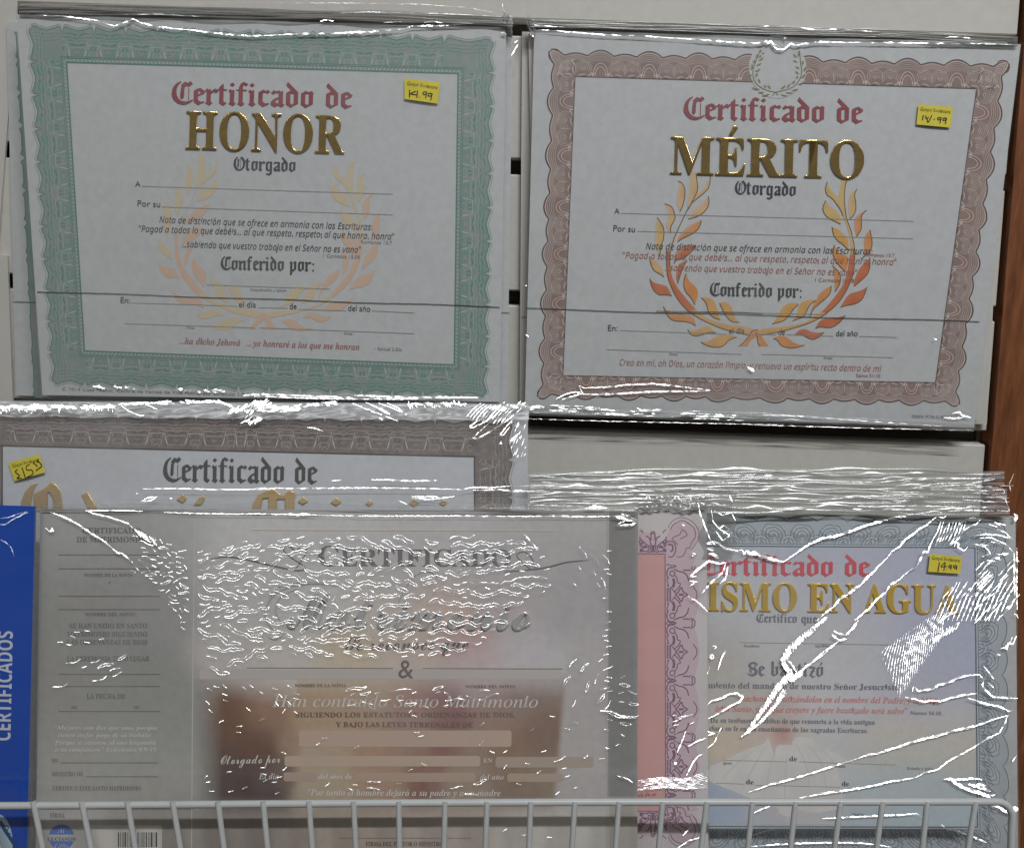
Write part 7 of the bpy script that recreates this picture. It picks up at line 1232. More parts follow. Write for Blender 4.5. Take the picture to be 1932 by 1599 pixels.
# big double glare (left of the dove) and the tension fan
def thick(zf, P, w0, n):
    P = resample(P, n)
    for k, (x, y) in enumerate(P):
        q = w0(k / (n - 1)); a = R.uniform(.8, 1.5)
        S_.append((zf, 2.6, [(x - q * .7 * cos(a), y - q * .7 * sin(a)), (x, y), (x + q * .7 * cos(a), y + q * .7 * sin(a))]))
        S_.append((zf, 3.0, [(x - 10, y + 12), (x + 10, y - 12)]))
thick(X4, [(540,-10),(460,60),(350,150),(280,220),(240,300)], lambda t: 18 + 30 * t, 46)
thick(X4, [(240,300),(300,380),(200,480),(120,600),(50,700),(0,780)], lambda t: 44 - 22 * t, 66)
thick(X4, [(370,370),(300,420)], lambda t: 30, 12)
thick(X3, [(1932,500),(1850,620),(1760,720),(1640,810)], lambda t: 30 - 22 * t, 44)
S_ += [(X4, 4, [(770,0),(730,60),(680,110)]), (X4, 3, [(600,75),(640,95),(680,110)]), (X4, 3, [(585,100),(635,140),(690,132)]), (X4, 4.4, [(635,145),(560,205),(480,270),(400,330),(350,380)]), (X4, 2, [(240,260),(300,300),(340,370)]), (X4, 2, [(250,320),(300,350),(320,400)])]
for k in range(26):
    a = 930 + k * 17; top = 190 - k * 14; bot = 240 + k * 40 if k < 8 else 540 - (k - 8) * 24
    if bot > top + 40: S_.append((X4, R.uniform(.5, 1.1), [(a + 38 + k * 3, max(-60, top)), (a + 15, (top + bot) / 2), (a - 5 , bot)]))
for k in range(8): S_.append((X4, R.uniform(1.8, 3), [(1480 - k * 22, 10 + k * 12), (1450 - k * 22, 70 + k * 14)]))
S_ += [(X4, 3.0, [(1150,500),(1160,455),(1190,500),(1230,490),(1300,480),(1330,455),(1400,440),(1480,400),(1560,385),(1620,380)]), (X4, 3.0, [(1100,540),(1180,555),(1230,575),(1290,560),(1350,570),(1420,545),(1500,525),(1600,515)]), (X4, 3.0, [(1540,545),(1610,570),(1680,590),(1760,605),(1830,640),(1850,632)]),
 (X4, 2.6, [(1620,380),(1650,420),(1640,460),(1670,500),(1720,540),(1890,548)]), (X4, 3.4, [(1820,668),(1740,690),(1640,725),(1560,750),(1500,760),(1440,775),(1380,795),(1310,815),(1220,835),(1130,860),(1060,885),(980,910),(900,935),(850,940),(760,970)]),
 (X4, 2.6, [(760,970),(640,1010),(480,1060),(320,1110),(160,1150),(0,1205)]), (X4, 2.6, [(1820,668),(1800,720),(1760,790),(1680,830),(1600,880),(1500,935),(1400,990),(1330,1045),(1240,1065),(1180,1100)]), (X4, 3.0, [(1180,1100),(1100,1115),(1000,1130),(880,1160),(700,1190),(520,1215),(360,1245)]),
 (X4, 5, [(1370,1115),(1420,1110),(1450,1140),(1520,1180),(1600,1215)]), (X4, 4, [(1420,1115),(1500,1115),(1600,1108),(1640,1120)]), (X4, 6, [(1520,1170),(1600,1200),(1680,1235),(1730,1225)]), (X4, 5, [(1540,1150),(1620,1170),(1700,1200)]), (X4, 4, [(1600,1150),(1660,1160)]),
 (X4, 5, [(1715,1305),(1760,1310),(1800,1340),(1850,1350),(1890,1330),(1860,1315),(1800,1325)]), (X4, 3, [(1355,1435),(1400,1470),(1440,1468),(1500,1490),(1540,1503)]), (X4, 3, [(1570,1515),(1620,1535),(1675,1560)]), (X4, 2.2, [(520,1390),(700,1380),(900,1370),(1050,1365),(1180,1355),(1222,1380)]),
 (X4, 2.4, [(20,1585),(200,1572),(400,1562),(640,1558),(800,1562),(900,1572),(1000,1590)]), (X4, 1.8, [(30,1355),(90,1325),(150,1303)]), (X4, 1.8, [(20,1510),(110,1480),(205,1455)]), (X4, 2.6, [(1770,200),(1800,190),(1810,205),(1820,160),(1850,170),(1880,110)]), (X4, 2.2, [(1790,205),(1840,150),(1850,120)]), (X4, 3, [(1740,240),(1765,245)]),
 (X4, 1.6, [(1650,325),(1690,370),(1720,415)]), (X4, 1.6, [(1680,440),(1720,475)]), (X4, 1.6, [(1850,990),(1880,950)]), (X3, 1.6, [(1235,170),(1290,240),(1340,310),(1388,385)]), (X3, 1.6, [(1388,385),(1410,330)]), (X3, 1.6, [(1525,205),(1490,270),(1465,350)]), (X3, 1.6, [(1360,445),(1320,530),(1290,600),(1255,620)]), (X3, 2, [(1425,240),(1440,260),(1425,275),(1410,255),(1425,240)]), (X3, 1.6, [(1430,180),(1460,185),(1440,205)]),
 (X3, 3, [(1390,600),(1420,565),(1500,545),(1540,520),(1600,510),(1645,540),(1620,570),(1540,610),(1480,650),(1400,690)]), (X3, 1.5, [(1500,740),(1470,790),(1440,860),(1390,900),(1330,950)]), (X3, 1.5, [(1390,780),(1450,795),(1380,810)])]
creases(fl4, PB, S_, .0026, SPARK, jit=.45)

# ---- pink certificate
e5, pg, fl5 = pack('pink certificate strip with purple scrollwork border between the marriage and baptism certificates', PP, [(1060, 958), (1333, 962), (1337, 1665), (1060, 1665)], seed=17, group=LG, film_h=.0018, pm=mat('pale_lilac_paper', ink(184, 178, 178, K2), .5, noise=.03, nscale=40), Qf=[(1060, 950), (1336, 954), (1340, 1665), (1060, 1665)])
patch(pg, PP, [(1060, 1042), (1255, 1044), (1256, 1529), (1060, 1529)], (190, 148, 146), 'pink_panel', .00006, m=mat('pink_panel_print', ink(192, 148, 146, K2), .5, noise=.03, nscale=60))
MAU = mat('mauve_border_ground', ink(168, 150, 156, K2), .5); PUR = mat('purple_scroll_print', ink(104, 74, 94, K2), .5); PUL = mat('pale_mauve_engraving', ink(190, 172, 178, K2), .5)
mb = MB(); dk = MB(); lt = MB()
mb.poly(PP, [(1256 + x, y) for x, y in [(0, 1042), (0, 1529)] + [(50 + 13 * abs(sin(pi * (y - 1067) / 108)) ** .7, y) for y in range(1529, 1041, -6)]], .00006)
mb.poly(PP, [(1060, 1003), (1235, 1003), (1255, 1042), (1060, 1042)], .00006); mb.poly(PP, spline([(1250, 1040), (1262, 1000), (1280, 985), (1305, 990), (1316, 1012), (1305, 1035), (1290, 1052), (1256, 1050)], 5, True), .000064)
mb.poly(PP, [(1060, 1529), (1255, 1529), (1240, 1575), (1060, 1575)], .00006); mb.poly(PP, spline([(1250, 1530), (1262, 1575), (1280, 1590), (1305, 1585), (1318, 1560), (1305, 1540), (1290, 1520), (1256, 1520)], 5, True), .000064)
def cell(tf):
    q = lambda P: [tf((x - 130) / 8.88, (y - 935) / 8.88) for x, y in P]
    for sg in (1,):
        for wd, mbx, P in ((1.2, lt, [(560,1210),(620,1270),(680,1340),(705,1435)]), (1.4, dk, [(590,1300),(640,1370),(655,1435)]), (1.5, dk, [(620,935),(618,975),(585,1010),(540,1020)]), (1.8, dk, [(420,1005),(480,1010),(540,1003)]), (1.2, dk, [(570,935),(585,960),(560,975),(580,1000)]),
            (1.8, dk, [(270,990),(350,1030),(430,1050),(490,1110),(515,1200)]), (1.2, lt, [(330,1080),(400,1085),(450,1130),(480,1210)]), (1.8, dk, [(300,935),(260,960),(200,968),(170,990),(150,1050),(155,1110),(180,1160)]),
            (1.6, dk, [(200,1040),(240,1020),(280,1050),(275,1100),(235,1110),(200,1085),(205,1050)]), (3.6, dk, [(255,1150),(272,1230),(250,1310)]), (1.5, dk, [(290,1100),(320,1160),(332,1225),(375,1240),(350,1310),(290,1370),(272,1400)]),
            (1.8, dk, [(290,1435),(340,1390),(390,1310),(410,1350),(430,1390),(500,1435)]), (2.0, dk, [(345,1435),(400,1428),(430,1435)]), (1.3, dk, [(155,1310),(155,1435)]), (1.3, dk, [(210,1310),(212,1435)]), (1.4, dk, [(140,935),(170,905),(215,935)]), (1.2, dk, [(215,935),(250,922),(310,935)]),
            (1.4, dk, [(150,1150),(160,1220),(180,1290),(150,1270)]), (1.3, dk, [(220,1300),(260,1370),(300,1400)]), (1.2, lt, [(300,1010),(360,1060),(430,1090),(470,1150)]), (1.0, lt, [(560,1000),(590,1080),(560,1160)])):
            mbx.line(PP, spline(q(P), 4), wd * 1.35, .0001)
        for y in range(1320, 1436, 17): dk.line(PP, q([(158, y), (208, y)]), .9, .0001)
for c in (1067, 1175, 1283, 1391, 1499):
    for sg in (-1, 1):
        if c + sg * 54 < 1040 or c + sg * 54 > 1560: continue
        cell(lambda x, y: (1256 + x, c + sg * y * .96))
for sg in (-1, 1):
    cell(lambda x, y: (1232 + sg * y * .45, 1042 - x * .72)); cell(lambda x, y: (1124 + sg * y * .96, 1042 - x * .72)); cell(lambda x, y: (1232 + sg * y * .45, 1530 + x * .85)); cell(lambda x, y: (1124 + sg * y * .96, 1530 + x * .85))
zc = crop(1240, 960, 8.88)
for P, wd in (([(220,350),(260,270),(340,215),(430,190),(530,240),(610,310),(640,400),(630,480),(570,570),(540,650),(490,650),(465,730),(420,790),(330,800)], 1.6), ([(180,320),(220,240),(300,170),(420,140),(560,190),(660,290),(700,400),(690,500),(620,620),(560,690)], 1.2), ([(250,490),(310,450),(370,430),(430,350),(500,430),(440,470),(380,500)], 1.8), ([(240,500),(300,540),(340,600)], 1.6), ([(110,580),(200,540),(280,560),(310,650),(290,750),(240,800),(190,790)], 2.2), ([(180,590),(250,600),(260,680),(220,710)], 3.2)):
    dk.line(PP, spline(zc(P), 5), wd, .0001); dk.line(PP, [(x, 2572 - y) for x, y in spline(zc(P), 5)], wd, .0001)
b_ = mb.build('printed_border', MAU, pg); dk.build('purple_scrollwork', PUR, b_); lt.build('pale_scrollwork', PUL, b_)
rules(pg, PP, [(1060, 1042, 1255, 1044), (1255, 1044, 1256, 1529), (1060, 1529, 1256, 1529)], PUR, 1.3)
T(pg, PP, 'año', 'SC', 1203, 1502, 1240, 1500, 10, ROSE)
S_ = []
for k in range(9): S_.append((X3, R.uniform(.6, 1.1), [(900 + R.uniform(-20, 60), 1125 + k * 8), (1050 + R.uniform(-40, 60), 1100 + k * 9), (1250, 1110 + k * 9), (1395, 1060 + k * 14)]))
for k in range(10): a, b = R.uniform(1130, 1330), R.uniform(640, 740); S_.append((X3, 1.2, [(a, b), (a + R.uniform(20, 50), b - R.uniform(0, 14))]))
S_ += [(X3, 1.8, [(1240,780),(1210,860),(1180,930)]), (X3, 4, [(1160,995),(1175,1012)]), (L_, 3, [(1215,922),(1235,932)]), (L_, 3.0, [(1278,1125),(1310,1132),(1285,1145)]), (L_, 2, [(1280,1280),(1330,1230),(1400,1190)]), (L_, 2, [(1270,1285),(1320,1290)]), (L_, 2, [(1265,1320),(1320,1325),(1270,1355)]), (L_, 1.8, [(1255,1425),(1330,1470),(1395,1535)]),
 (X3, 1.8, [(1255,885),(1320,850),(1385,825)]), (X3, 2.2, [(1370,935),(1330,950),(1300,985),(1270,1040),(1245,1090)]), (X3, 1.6, [(1220,1510),(1260,1465),(1300,1440)]), (X3, 1.6, [(1180,1600),(1260,1545),(1355,1518)])]
creases(fl5, PP, S_, .0026, SPARK)
creases(e5, PP, [(L_, 2.2, [(1325, 770), (1345, 860), (1385, 960), (1410, 1030)]), (L_, 1.6, [(1420,820),(1430,900),(1480,960),(1550,1000),(1500,1040),(1450,970),(1420,940)]), (L_, 1.6, [(1440,830),(1500,860),(1560,840),(1590,900)]), (L_, 1.8, [(1460,960),(1510,930),(1550,960),(1500,990)]), (L_, 1.5, [(1545,720),(1570,770)]),
 (L_, 2.8, [(1270,1290),(1330,1240),(1400,1180),(1480,1200),(1530,1190)]), (L_, 2.4, [(1350,1410),(1420,1330),(1500,1260),(1520,1200)]), (L_, 3.2, [(1480,1340),(1520,1300),(1535,1220)])], .0052, SPARK, name='film_fold_glint')

# ---- marriage certificate
SILVER = mat('silvery_card', vcol=True, rough=.38, noise=.05, nscale=230)
mar = painted([(x_, y_, r_, tuple(v * (1.07 if x_ > 360 else 1.02) for v in c_), w_) for x_, y_, r_, c_, w_ in [(100, 990, 90, (132, 131, 129), 1), (220, 1000, 90, (130, 129, 128), 1), (330, 1000, 70, (138, 137, 136), 1), (110, 1150, 90, (118, 117, 113), 1), (230, 1150, 90, (118, 117, 114), 1), (320, 1150, 60, (122, 120, 118), 1), (110, 1300, 90, (120, 118, 112), 1), (250, 1300, 90, (116, 116, 112), 1), (330, 1330, 60, (120, 120, 116), 1),
 (110, 1450, 90, (134, 132, 124), 1), (250, 1460, 90, (130, 129, 122), 1), (330, 1500, 60, (128, 126, 120), 1), (130, 1580, 60, (150, 148, 142), 1), (280, 1570, 60, (134, 130, 124), 1),
 (450, 975, 70, (150, 149, 148), 1), (650, 975, 90, (150, 149, 148), 1), (850, 975, 90, (146, 143, 143), 1), (1050, 985, 80, (138, 134, 134), 1), (450, 1050, 60, (148, 146, 144), 1), (600, 1060, 70, (148, 146, 145), 1), (780, 1060, 70, (142, 138, 138), 1), (950, 1060, 70, (138, 134, 134), 1), (1080, 1080, 60, (130, 127, 127), 1),
 (430, 1140, 60, (146, 143, 140), 1), (560, 1130, 60, (146, 144, 142), 1), (700, 1150, 50, (158, 150, 142), 1), (830, 1150, 55, (156, 138, 128), 1.2), (960, 1150, 50, (140, 130, 130), 1), (1080, 1170, 60, (128, 125, 126), 1), (420, 1230, 50, (152, 146, 142), 1), (540, 1230, 50, (160, 152, 144), 1), (660, 1235, 45, (174, 158, 132), 1.2), (760, 1240, 45, (168, 152, 138), 1), (880, 1200, 40, (148, 118, 112), 1), (900, 1250, 40, (160, 144, 142), 1), (1000, 1230, 55, (150, 144, 146), 1), (1100, 1250, 50, (146, 143, 144), 1)]])
bot = painted([(110, 1600, 90, (150, 148, 142), 1), (300, 1590, 80, (128, 122, 114), 1), (450, 1600, 80, (120, 110, 104), 1), (650, 1600, 80, (138, 126, 114), 1), (850, 1600, 80, (146, 134, 124), 1), (1000, 1600, 60, (160, 154, 146), 1), (1150, 1600, 60, (164, 160, 152), 1)])
pho = painted([(385, 1310, 30, (128, 100, 82), 1), (430, 1360, 42, (112, 78, 58), 1.3), (500, 1340, 38, (146, 110, 88), 1), (400, 1420, 36, (98, 76, 64), 1), (480, 1410, 36, (104, 74, 60), 1.2), (400, 1490, 40, (84, 72, 68), 1.2), (480, 1490, 40, (80, 66, 62), 1.2), (545, 1400, 20, (150, 120, 100), 1), (530, 1460, 20, (110, 86, 76), 1), (440, 1450, 36, (88, 70, 62), 1),
 (620, 1290, 40, (182, 150, 118), 1), (700, 1300, 40, (180, 150, 124), 1), (600, 1350, 36, (168, 138, 110), 1), (680, 1360, 40, (170, 138, 112), 1), (620, 1420, 42, (168, 150, 122), 1), (700, 1430, 36, (160, 124, 100), 1), (620, 1490, 42, (164, 146, 118), 1), (720, 1490, 40, (158, 128, 106), 1), (770, 1330, 36, (156, 116, 102), 1), (770, 1400, 36, (150, 118, 100), 1),
 (830, 1300, 30, (140, 96, 88), 1.2), (860, 1350, 30, (136, 90, 82), 1.3), (800, 1450, 28, (136, 96, 84), 1), (840, 1410, 26, (134, 88, 82), 1.3), (800, 1490, 26, (128, 88, 78), 1.3), (900, 1300, 30, (158, 140, 138), 1), (930, 1350, 36, (146, 112, 96), 1), (900, 1420, 34, (140, 112, 92), 1), (880, 1490, 40, (148, 126, 104), 1), (960, 1440, 36, (136, 108, 90), 1), (1000, 1320, 36, (136, 112, 100), 1), (1030, 1380, 36, (126, 100, 86), 1), (970, 1500, 40, (128, 106, 88), 1), (1040, 1460, 30, (134, 114, 96), 1), (1060, 1300, 24, (138, 118, 110), 1)])
def marc(x, y):
    t = max(0, min(1, (y - 1500) / 40)); b = bot(x, y)
    a = mar(x, y)
    lim = 1280 + (x - 370) * .16 if x < 560 else 1285
    if 368 < x < 1150 and y > lim - 30:
        s = max(0, min(1, (y - lim + 24) / 54)); p = [v * .8 for v in pho(x, y)]
        if x < 420: s *= (x - 368) / 52
        a = tuple(a[k] * (1 - s) + p[k] * s for k in range(3))
    dx = 1062 - (y - 1270) * .085                       # slanting veil edge on the right
    if x > dx:
        s = min(1, (x - dx) / 10); v = ink(146, 142, 141, K2); q = .92 if y > 1200 else .3 * max(0, (y - 1100) / 100) if y > 1100 else 0
        a = tuple(a[k] * (1 - s * q) + v[k] * s * q for k in range(3))
    if x > 1146:
        v = ink(*((124, 123, 121) if y < 1500 else (165, 160, 152)), K2); a = v
    return tuple(a[k] * (1 - t) + b[k] * t for k in range(3)) if x < 1146 else a
Qm = [(76, 960), (1204, 964), (1202, 1665), (66, 1665)]
e6, pg, fl6 = pack('silver-grey marriage certificate with crinkled film and embossed script, front centre of the basket', PX, Qm, seed=21, group=LG, film_h=.0018, pm=SILVER, page_kw=dict(nu=226, nv=140, colf=marc), Qf=[(73, 951), (1206, 956), (1203, 1665), (63, 1665)])
VEIL = mat('white_field_print', ink(176, 160, 144, K2), .45)
def tint_bar(x0, x1, y0, y1, c): return (x0, x1, y0, y1, c)
for x0, x1, y0, y1, c in ((564, 965, 1377, 1408, (150, 131, 118)), (537, 906, 1425, 1445, (150, 133, 119)), (935, 1120, 1427, 1447, (138, 125, 115)), (535, 597, 1456, 1473, (140, 122, 112)), (668, 897, 1457, 1474, (142, 124, 110)), (957, 1062, 1458, 1474, (140, 124, 110)), (376, 1058, 1262, 1281, (150, 144, 140))):
    patch(pg, PX, [(x0 + 3, y0), (x1 - 3, y0), (x1, y0 + 3), (x1, y1 - 3), (x1 - 3, y1), (x0 + 3, y1), (x0, y1 - 3), (x0, y0 + 3)], c, 'fill_in_field', .0001)
PE = mat('pale_edge_print', ink(152, 148, 144, K2), .5)
for P, w_ in (([(368, 965), (364, 1240), (362, 1500), (361, 1660)], 2.2), ([(1148, 966), (1146, 1300), (1144, 1660)], 1.8)):
    mb = MB(); mb.line(PX, P, w_, .0001); mb.build('panel_edge_print', PE, pg)
DG = mat('dark_grey_print', ink(88, 86, 86, K2), .5); CH = mat('soft_charcoal_print', ink(84, 72, 68, K2), .5); PB_ = mat('peach_rule_print', ink(190, 178, 166, K2), .5)
rules(pg, PX, [(475, 999, 1055, 1001)], PB_, 1.6)
rules(pg, PX, [(110, y, 302, y) for y in (1046, 1072, 1124, 1149, 1271, 1294, 1341)] + [(115, 1438, 298, 1438), (162, 1464, 298, 1464), (77, 1525, 365, 1525), (466, 1259, 742, 1260), (797, 1260, 1062, 1261)], mat('dark_rule_print', ink(92, 86, 82, K2), .5), 1.1)
sm = dict()
for t, x0, x1, y, c in (('CERTIFICADO', 155, 266, 1005, 10), ('DE MATRIMONIO', 144, 272, 1022, 10), ('NOMBRE DE LA NOVIA', 158, 250, 1087, 6), ('y', 205, 209, 1100, 6), ('NOMBRE DEL NOVIO', 160, 255, 1161, 6), ('SE HAN UNIDO EN SANTO', 130, 278, 1184, 9), ('MATRIMONIO SIGUIENDO', 126, 278, 1200, 9), ('LAS ORDENANZAS DE DIOS', 126, 278, 1215, 9),
    ('LA CEREMONIA TUVO LUGAR', 126, 282, 1246, 9), ('LA FECHA DE', 163, 237, 1317, 9), ('DE', 134, 146, 1336, 5), ('DE', 252, 262, 1336, 5), ('YO', 97, 109, 1437, 7), ('MINISTRO DE', 97, 157, 1463, 8), ('CERTIFICO ESTE SANTO MATRIMONIO', 99, 266, 1490, 8), ('FIRMA', 94, 122, 1541, 8)):
    T(pg, PX, t, 'SB', x0, y, x1, y, c, DG)
for t, x0, x1, y in (('"Mejores son dos que uno, porque', 103, 298, 1376), ('tienen mejor paga de su trabajo;', 110, 286, 1390), ('Porque si cayeren, el uno levantará', 104, 295, 1404), ('a su compañero." Eclesiastés 4:9-10', 104, 295, 1417)): T(pg, PX, t, 'BI', x0, y, x1, y, 8, WHITEP)
T(pg, PX, 'CERTIFICADO', 'SB', 598, 1067, 966, 1068, 38, mat('thin_charcoal_print', ink(92, 90, 90, K2), .45), 'heading_text', sc_small=.84)
mb = MB()
mb.line(PX, spline([(395, 1054), (430, 1050), (470, 1056), (520, 1068), (565, 1076), (578, 1070)], 5), 2.8, .0003, taper=True); mb.line(PX, spline([(575, 1068), (545, 1048), (535, 1036), (545, 1030), (558, 1038), (570, 1030), (579, 1038), (560, 1070), (550, 1074)], 5), 1.8, .0003)
mb.line(PX, spline([(1112, 1056), (1070, 1060), (1030, 1070), (980, 1076), (950, 1078)], 5), 2.6, .0003, taper=True); mb.line(PX, spline([(1000, 1072), (985, 1060), (975, 1046), (990, 1040), (1003, 1052), (1010, 1070)], 5), 1.6, .0003)
mb.build('heart_flourish', mat('flourish_print', ink(82, 80, 80, K2), .45), pg)
embossed(pg, PX, 'Matrimonio', 'SC', 545, 1184, 1004, 1188, 74, SILV, 'silver_script_lettering', bev=.016, depth=.0015)
mb = MB()
for P in ([(640,1105),(590,1100),(540,1108),(510,1130),(500,1160),(515,1185),(545,1195)], [(560,1110),(530,1125),(520,1150),(535,1180)], [(750,1140),(770,1100),(790,1080),(815,1078),(825,1090)], [(500,1150),(520,1110),(560,1098),(610,1098)], [(535,1195),(520,1205),(505,1200)]): mb.ridge(PX, spline(P, 6), 3.4, .0003, rip=.1, hgt=.8)
mb.build('script_flourish', SILV, pg, smooth=True)
T(pg, PX, 'Se reconoce que', 'SC', 650, 1226, 886, 1224, 28, mat('dark_script_print', ink(76, 70, 68, K2), .45)); T(pg, PX, '&', 'BI', 750, 1278, 780, 1279, 34, CH)
for t, st, x0, y0, x1, y1, c, m_ in (('NOMBRE DE LA NOVIA', 'SB', 556, 1295, 653, 1295, 5.5, CH), ('NOMBRE DEL NOVIO', 'SB', 878, 1297, 972, 1297, 5.5, CH), ('Han contraído Santo Matrimonio', 'SI', 515, 1333, 1017, 1334, 22, WHITEP), ('SIGUIENDO LOS ESTATUTOS Y ORDENANZAS DE DIOS,', 'SB', 557, 1352, 972, 1352, 9, CH), ('Y BAJO LAS LEYES TERRENALES DE', 'SB', 634, 1370, 893, 1371, 9, CH),
    ('Otorgado por', 'SC', 415, 1441, 530, 1438, 18, WHITEP), ('El día', 'BI', 489, 1469, 527, 1469, 11, WHITEP), ('EN', 'SB', 912, 1438, 929, 1438, 8, WHITEP), ('del mes de', 'BI', 601, 1469, 665, 1469, 10, WHITEP), ('del año', 'BI', 906, 1470, 951, 1470, 10, WHITEP), ('"Por tanto el hombre dejará a su padre y a su madre', 'BI', 580, 1500, 945, 1501, 12, WHITEP), ('FIRMA DEL PASTOR O MINISTRO', 'SB', 690, 1595, 836, 1595, 8, CH)):
    T(pg, PX, t, st, x0, y0, x1, y1, c, m_)
mb = MB(); [mb.line(PX, [(x, 1580), (x + 3, 1580)], 1.2, .0003) for x in range(640, 886, 5)]; mb.build('dotted_rule', CH, pg)
# maker's roundel and barcode label
LB = mat('blue_logo_print', ink(44, 86, 160, K2), .5)
mb = MB(); c0 = (116, 1578); r0 = 24
mb.poly(PX, [(c0[0] + r0 * cos(a), c0[1] - r0 * sin(a)) for a in [(.21 + (pi - .42) * i / 20) for i in range(21)]], .0001); mb.poly(PX, [(c0[0] + r0 * cos(a), c0[1] + 0 - r0 * sin(a)) for a in [(-.33 - (pi - .66) * i / 20) for i in range(21)]], .0001)
lo = mb.build('round_logo', LB, pg); T(lo, PX, "LUCIANO'S".replace("'", ''), 'SB', 89, 1585, 143, 1585, 6.5, mat('navy_logo_print', ink(50, 62, 110, K2), .5), 'logo_lettering'); T(lo, PX, 'Al', 'SI', 109, 1570, 122, 1570, 9, WHITEP, 'logo_lettering'); T(lo, PX, 'Gifts', 'SI', 103, 1600, 129, 1600, 9, WHITEP, 'logo_lettering')
mb = MB(); mb.poly(PX, [(163, 1558), (166, 1555), (303, 1556), (306, 1559), (305, 1655), (163, 1655)], .00016); lb = mb.build('barcode_label', mat('white_label', ink(186, 182, 174, K2), .5), pg)
mb = MB(); x = 222.5
rb = random.Random(5)
while x < 295:
    wdt = rb.choice((1.1, 1.1, 2.2, 3.2)); mb.poly(PX, [(x, 1569), (x + wdt, 1569), (x + wdt, 1597), (x, 1597)], .0002); x += wdt + rb.choice((1.1, 1.4, 2.2, 3))
mb.build('barcode', BLACK, lb)
# lamp glints on the crinkled front film, modelled as whitened loop ridges
def inside(P, x, y):
    c = False; j = len(P) - 1
    for i in range(len(P)):
        if (P[i][1] > y) != (P[j][1] > y) and x < (P[j][0] - P[i][0]) * (y - P[i][1]) / (P[j][1] - P[i][1]) + P[i][0]: c = not c
        j = i
    return c
occ = {}
def free(P, d):
    for x, y in P:
        a, b = int(x // 6), int(y // 6)
        for i in (-1, 0, 1):
            for j in (-1, 0, 1):
                for (u, v) in occ.get((a + i, b + j), ()):
                    if (u - x) ** 2 + (v - y) ** 2 < d * d: return False
    return True
def take(P):
    for x, y in P: occ.setdefault((int(x // 6), int(y // 6)), []).append((x, y))
wm = MB()
def worm(x, y, L, ang, wob, gap, wd, d=7.5, reg=None, h=.0027):
    P = [(x, y)]; a = ang; n = max(2, int(L / 5)); fl = R.uniform(0, 6)
    for k in range(n):
        a = ang + wob * sin(fl + k * R.uniform(.55, .9)) + R.uniform(-.25, .25) * wob; x += 5 * cos(a); y += 5 * sin(a); P.append((x, y))
    if reg and not all(inside(reg, *p) for p in P[::2]): return False
    if not free(P, d): return False
    take(P)
    if gap < 1 or n < 3: wm.ridge(PX, P, wd * .72, h, rip=.4, taper=False); return True
    up = []; dn = []
    for k in range(len(P)):
        p, q = P[max(0, k - 1)], P[min(len(P) - 1, k + 1)]; dx, dy = q[0] - p[0], q[1] - p[1]; l = hypot(dx, dy) or 1
        g = gap * (min(1, .35 + min(k, len(P) - 1 - k) * .5)) * R.uniform(.75, 1.2); up.append((P[k][0] - dy / l * g, P[k][1] + dx / l * g)); dn.append((P[k][0] + dy / l * g, P[k][1] - dx / l * g))
    loop = spline(up + dn[::-1], 2, True); wm.ridge(PX, loop, wd * .56, h, closed=True, rip=.25); return True
regA = [(372,1075),(385,1052),(420,1030),(470,1013),(560,1010),(700,1012),(800,1012),(830,1040),(835,1100),(820,1160),(810,1220),(780,1240),(700,1245),(600,1235),(520,1237),(460,1262),(430,1276),(395,1262),(374,1200)]
regB = [(800,1015),(900,1008),(1000,1014),(1045,1060),(1062,1085),(1055,1108),(1005,1125),(985,1150),(930,1190),(905,1225),(860,1240),(790,1240),(790,1100)]
for _ in range(2600):
    L = (190, 150, 110, 80, 50, 26, 14)[_ * 7 // 2600]
    worm(R.uniform(780, 1040), R.uniform(1008, 1240), L, R.choice((-.04, .03, .12)), .5, R.choice((0, 2.3, 2.7, 2.7)), 1.7, 8.6, regB)
for _ in range(1400):
    L = (90, 70, 55, 44)[_ * 4 // 1400]
    worm(R.uniform(370, 800), R.uniform(1008, 1276), L, R.choice((-.3, -.15, .1, .3)), .45, R.choice((2.4, 2.8, 3)), 1.65, 8.6, regA)
for _ in range(2600):
    x, y = R.uniform(370, 830), R.uniform(1008, 1276)
    if x < 560: worm(x, y, R.choice((12, 24, 44, 60, 80)), R.choice((-.45, -.3, -.2, .1, .35, .5)), .4, R.choice((0, 2.2, 2.6, 3)), 1.55, 7.2, regA)
    else: worm(x, y, R.choice((12, 18, 28, 44)), R.choice((-.6, -.35, -.2, .1, .3, .6, .75)), .45, R.choice((0, 2.4, 2.8, 3)), 1.6, 8.6, regA)
regC = [(238,1000),(262,1000),(285,1010),(312,1015),(332,1035),(350,1060),(357,1090),(357,1185),(345,1192),(325,1150),(290,1105),(262,1090),(245,1075),(262,1050)]
for _ in range(2200): worm(R.uniform(238, 357), R.uniform(1000, 1195), R.choice((9, 14, 24, 34)), R.choice((-.2, .1, .3, .55)), .5, R.choice((0, 0, 2.0)), 1.8, 5.4, regC)
for y in range(1040, 1185, 5): worm(332 + R.uniform(0, 8), y, R.uniform(10, 20), R.uniform(-.1, .25), .3, 0, 1.5, 4, None); worm(371 + R.uniform(0, 3), y + 2, R.uniform(12, 30), R.uniform(-.2, .3), .3, R.choice((0, 2)), 1.5, 5, None)
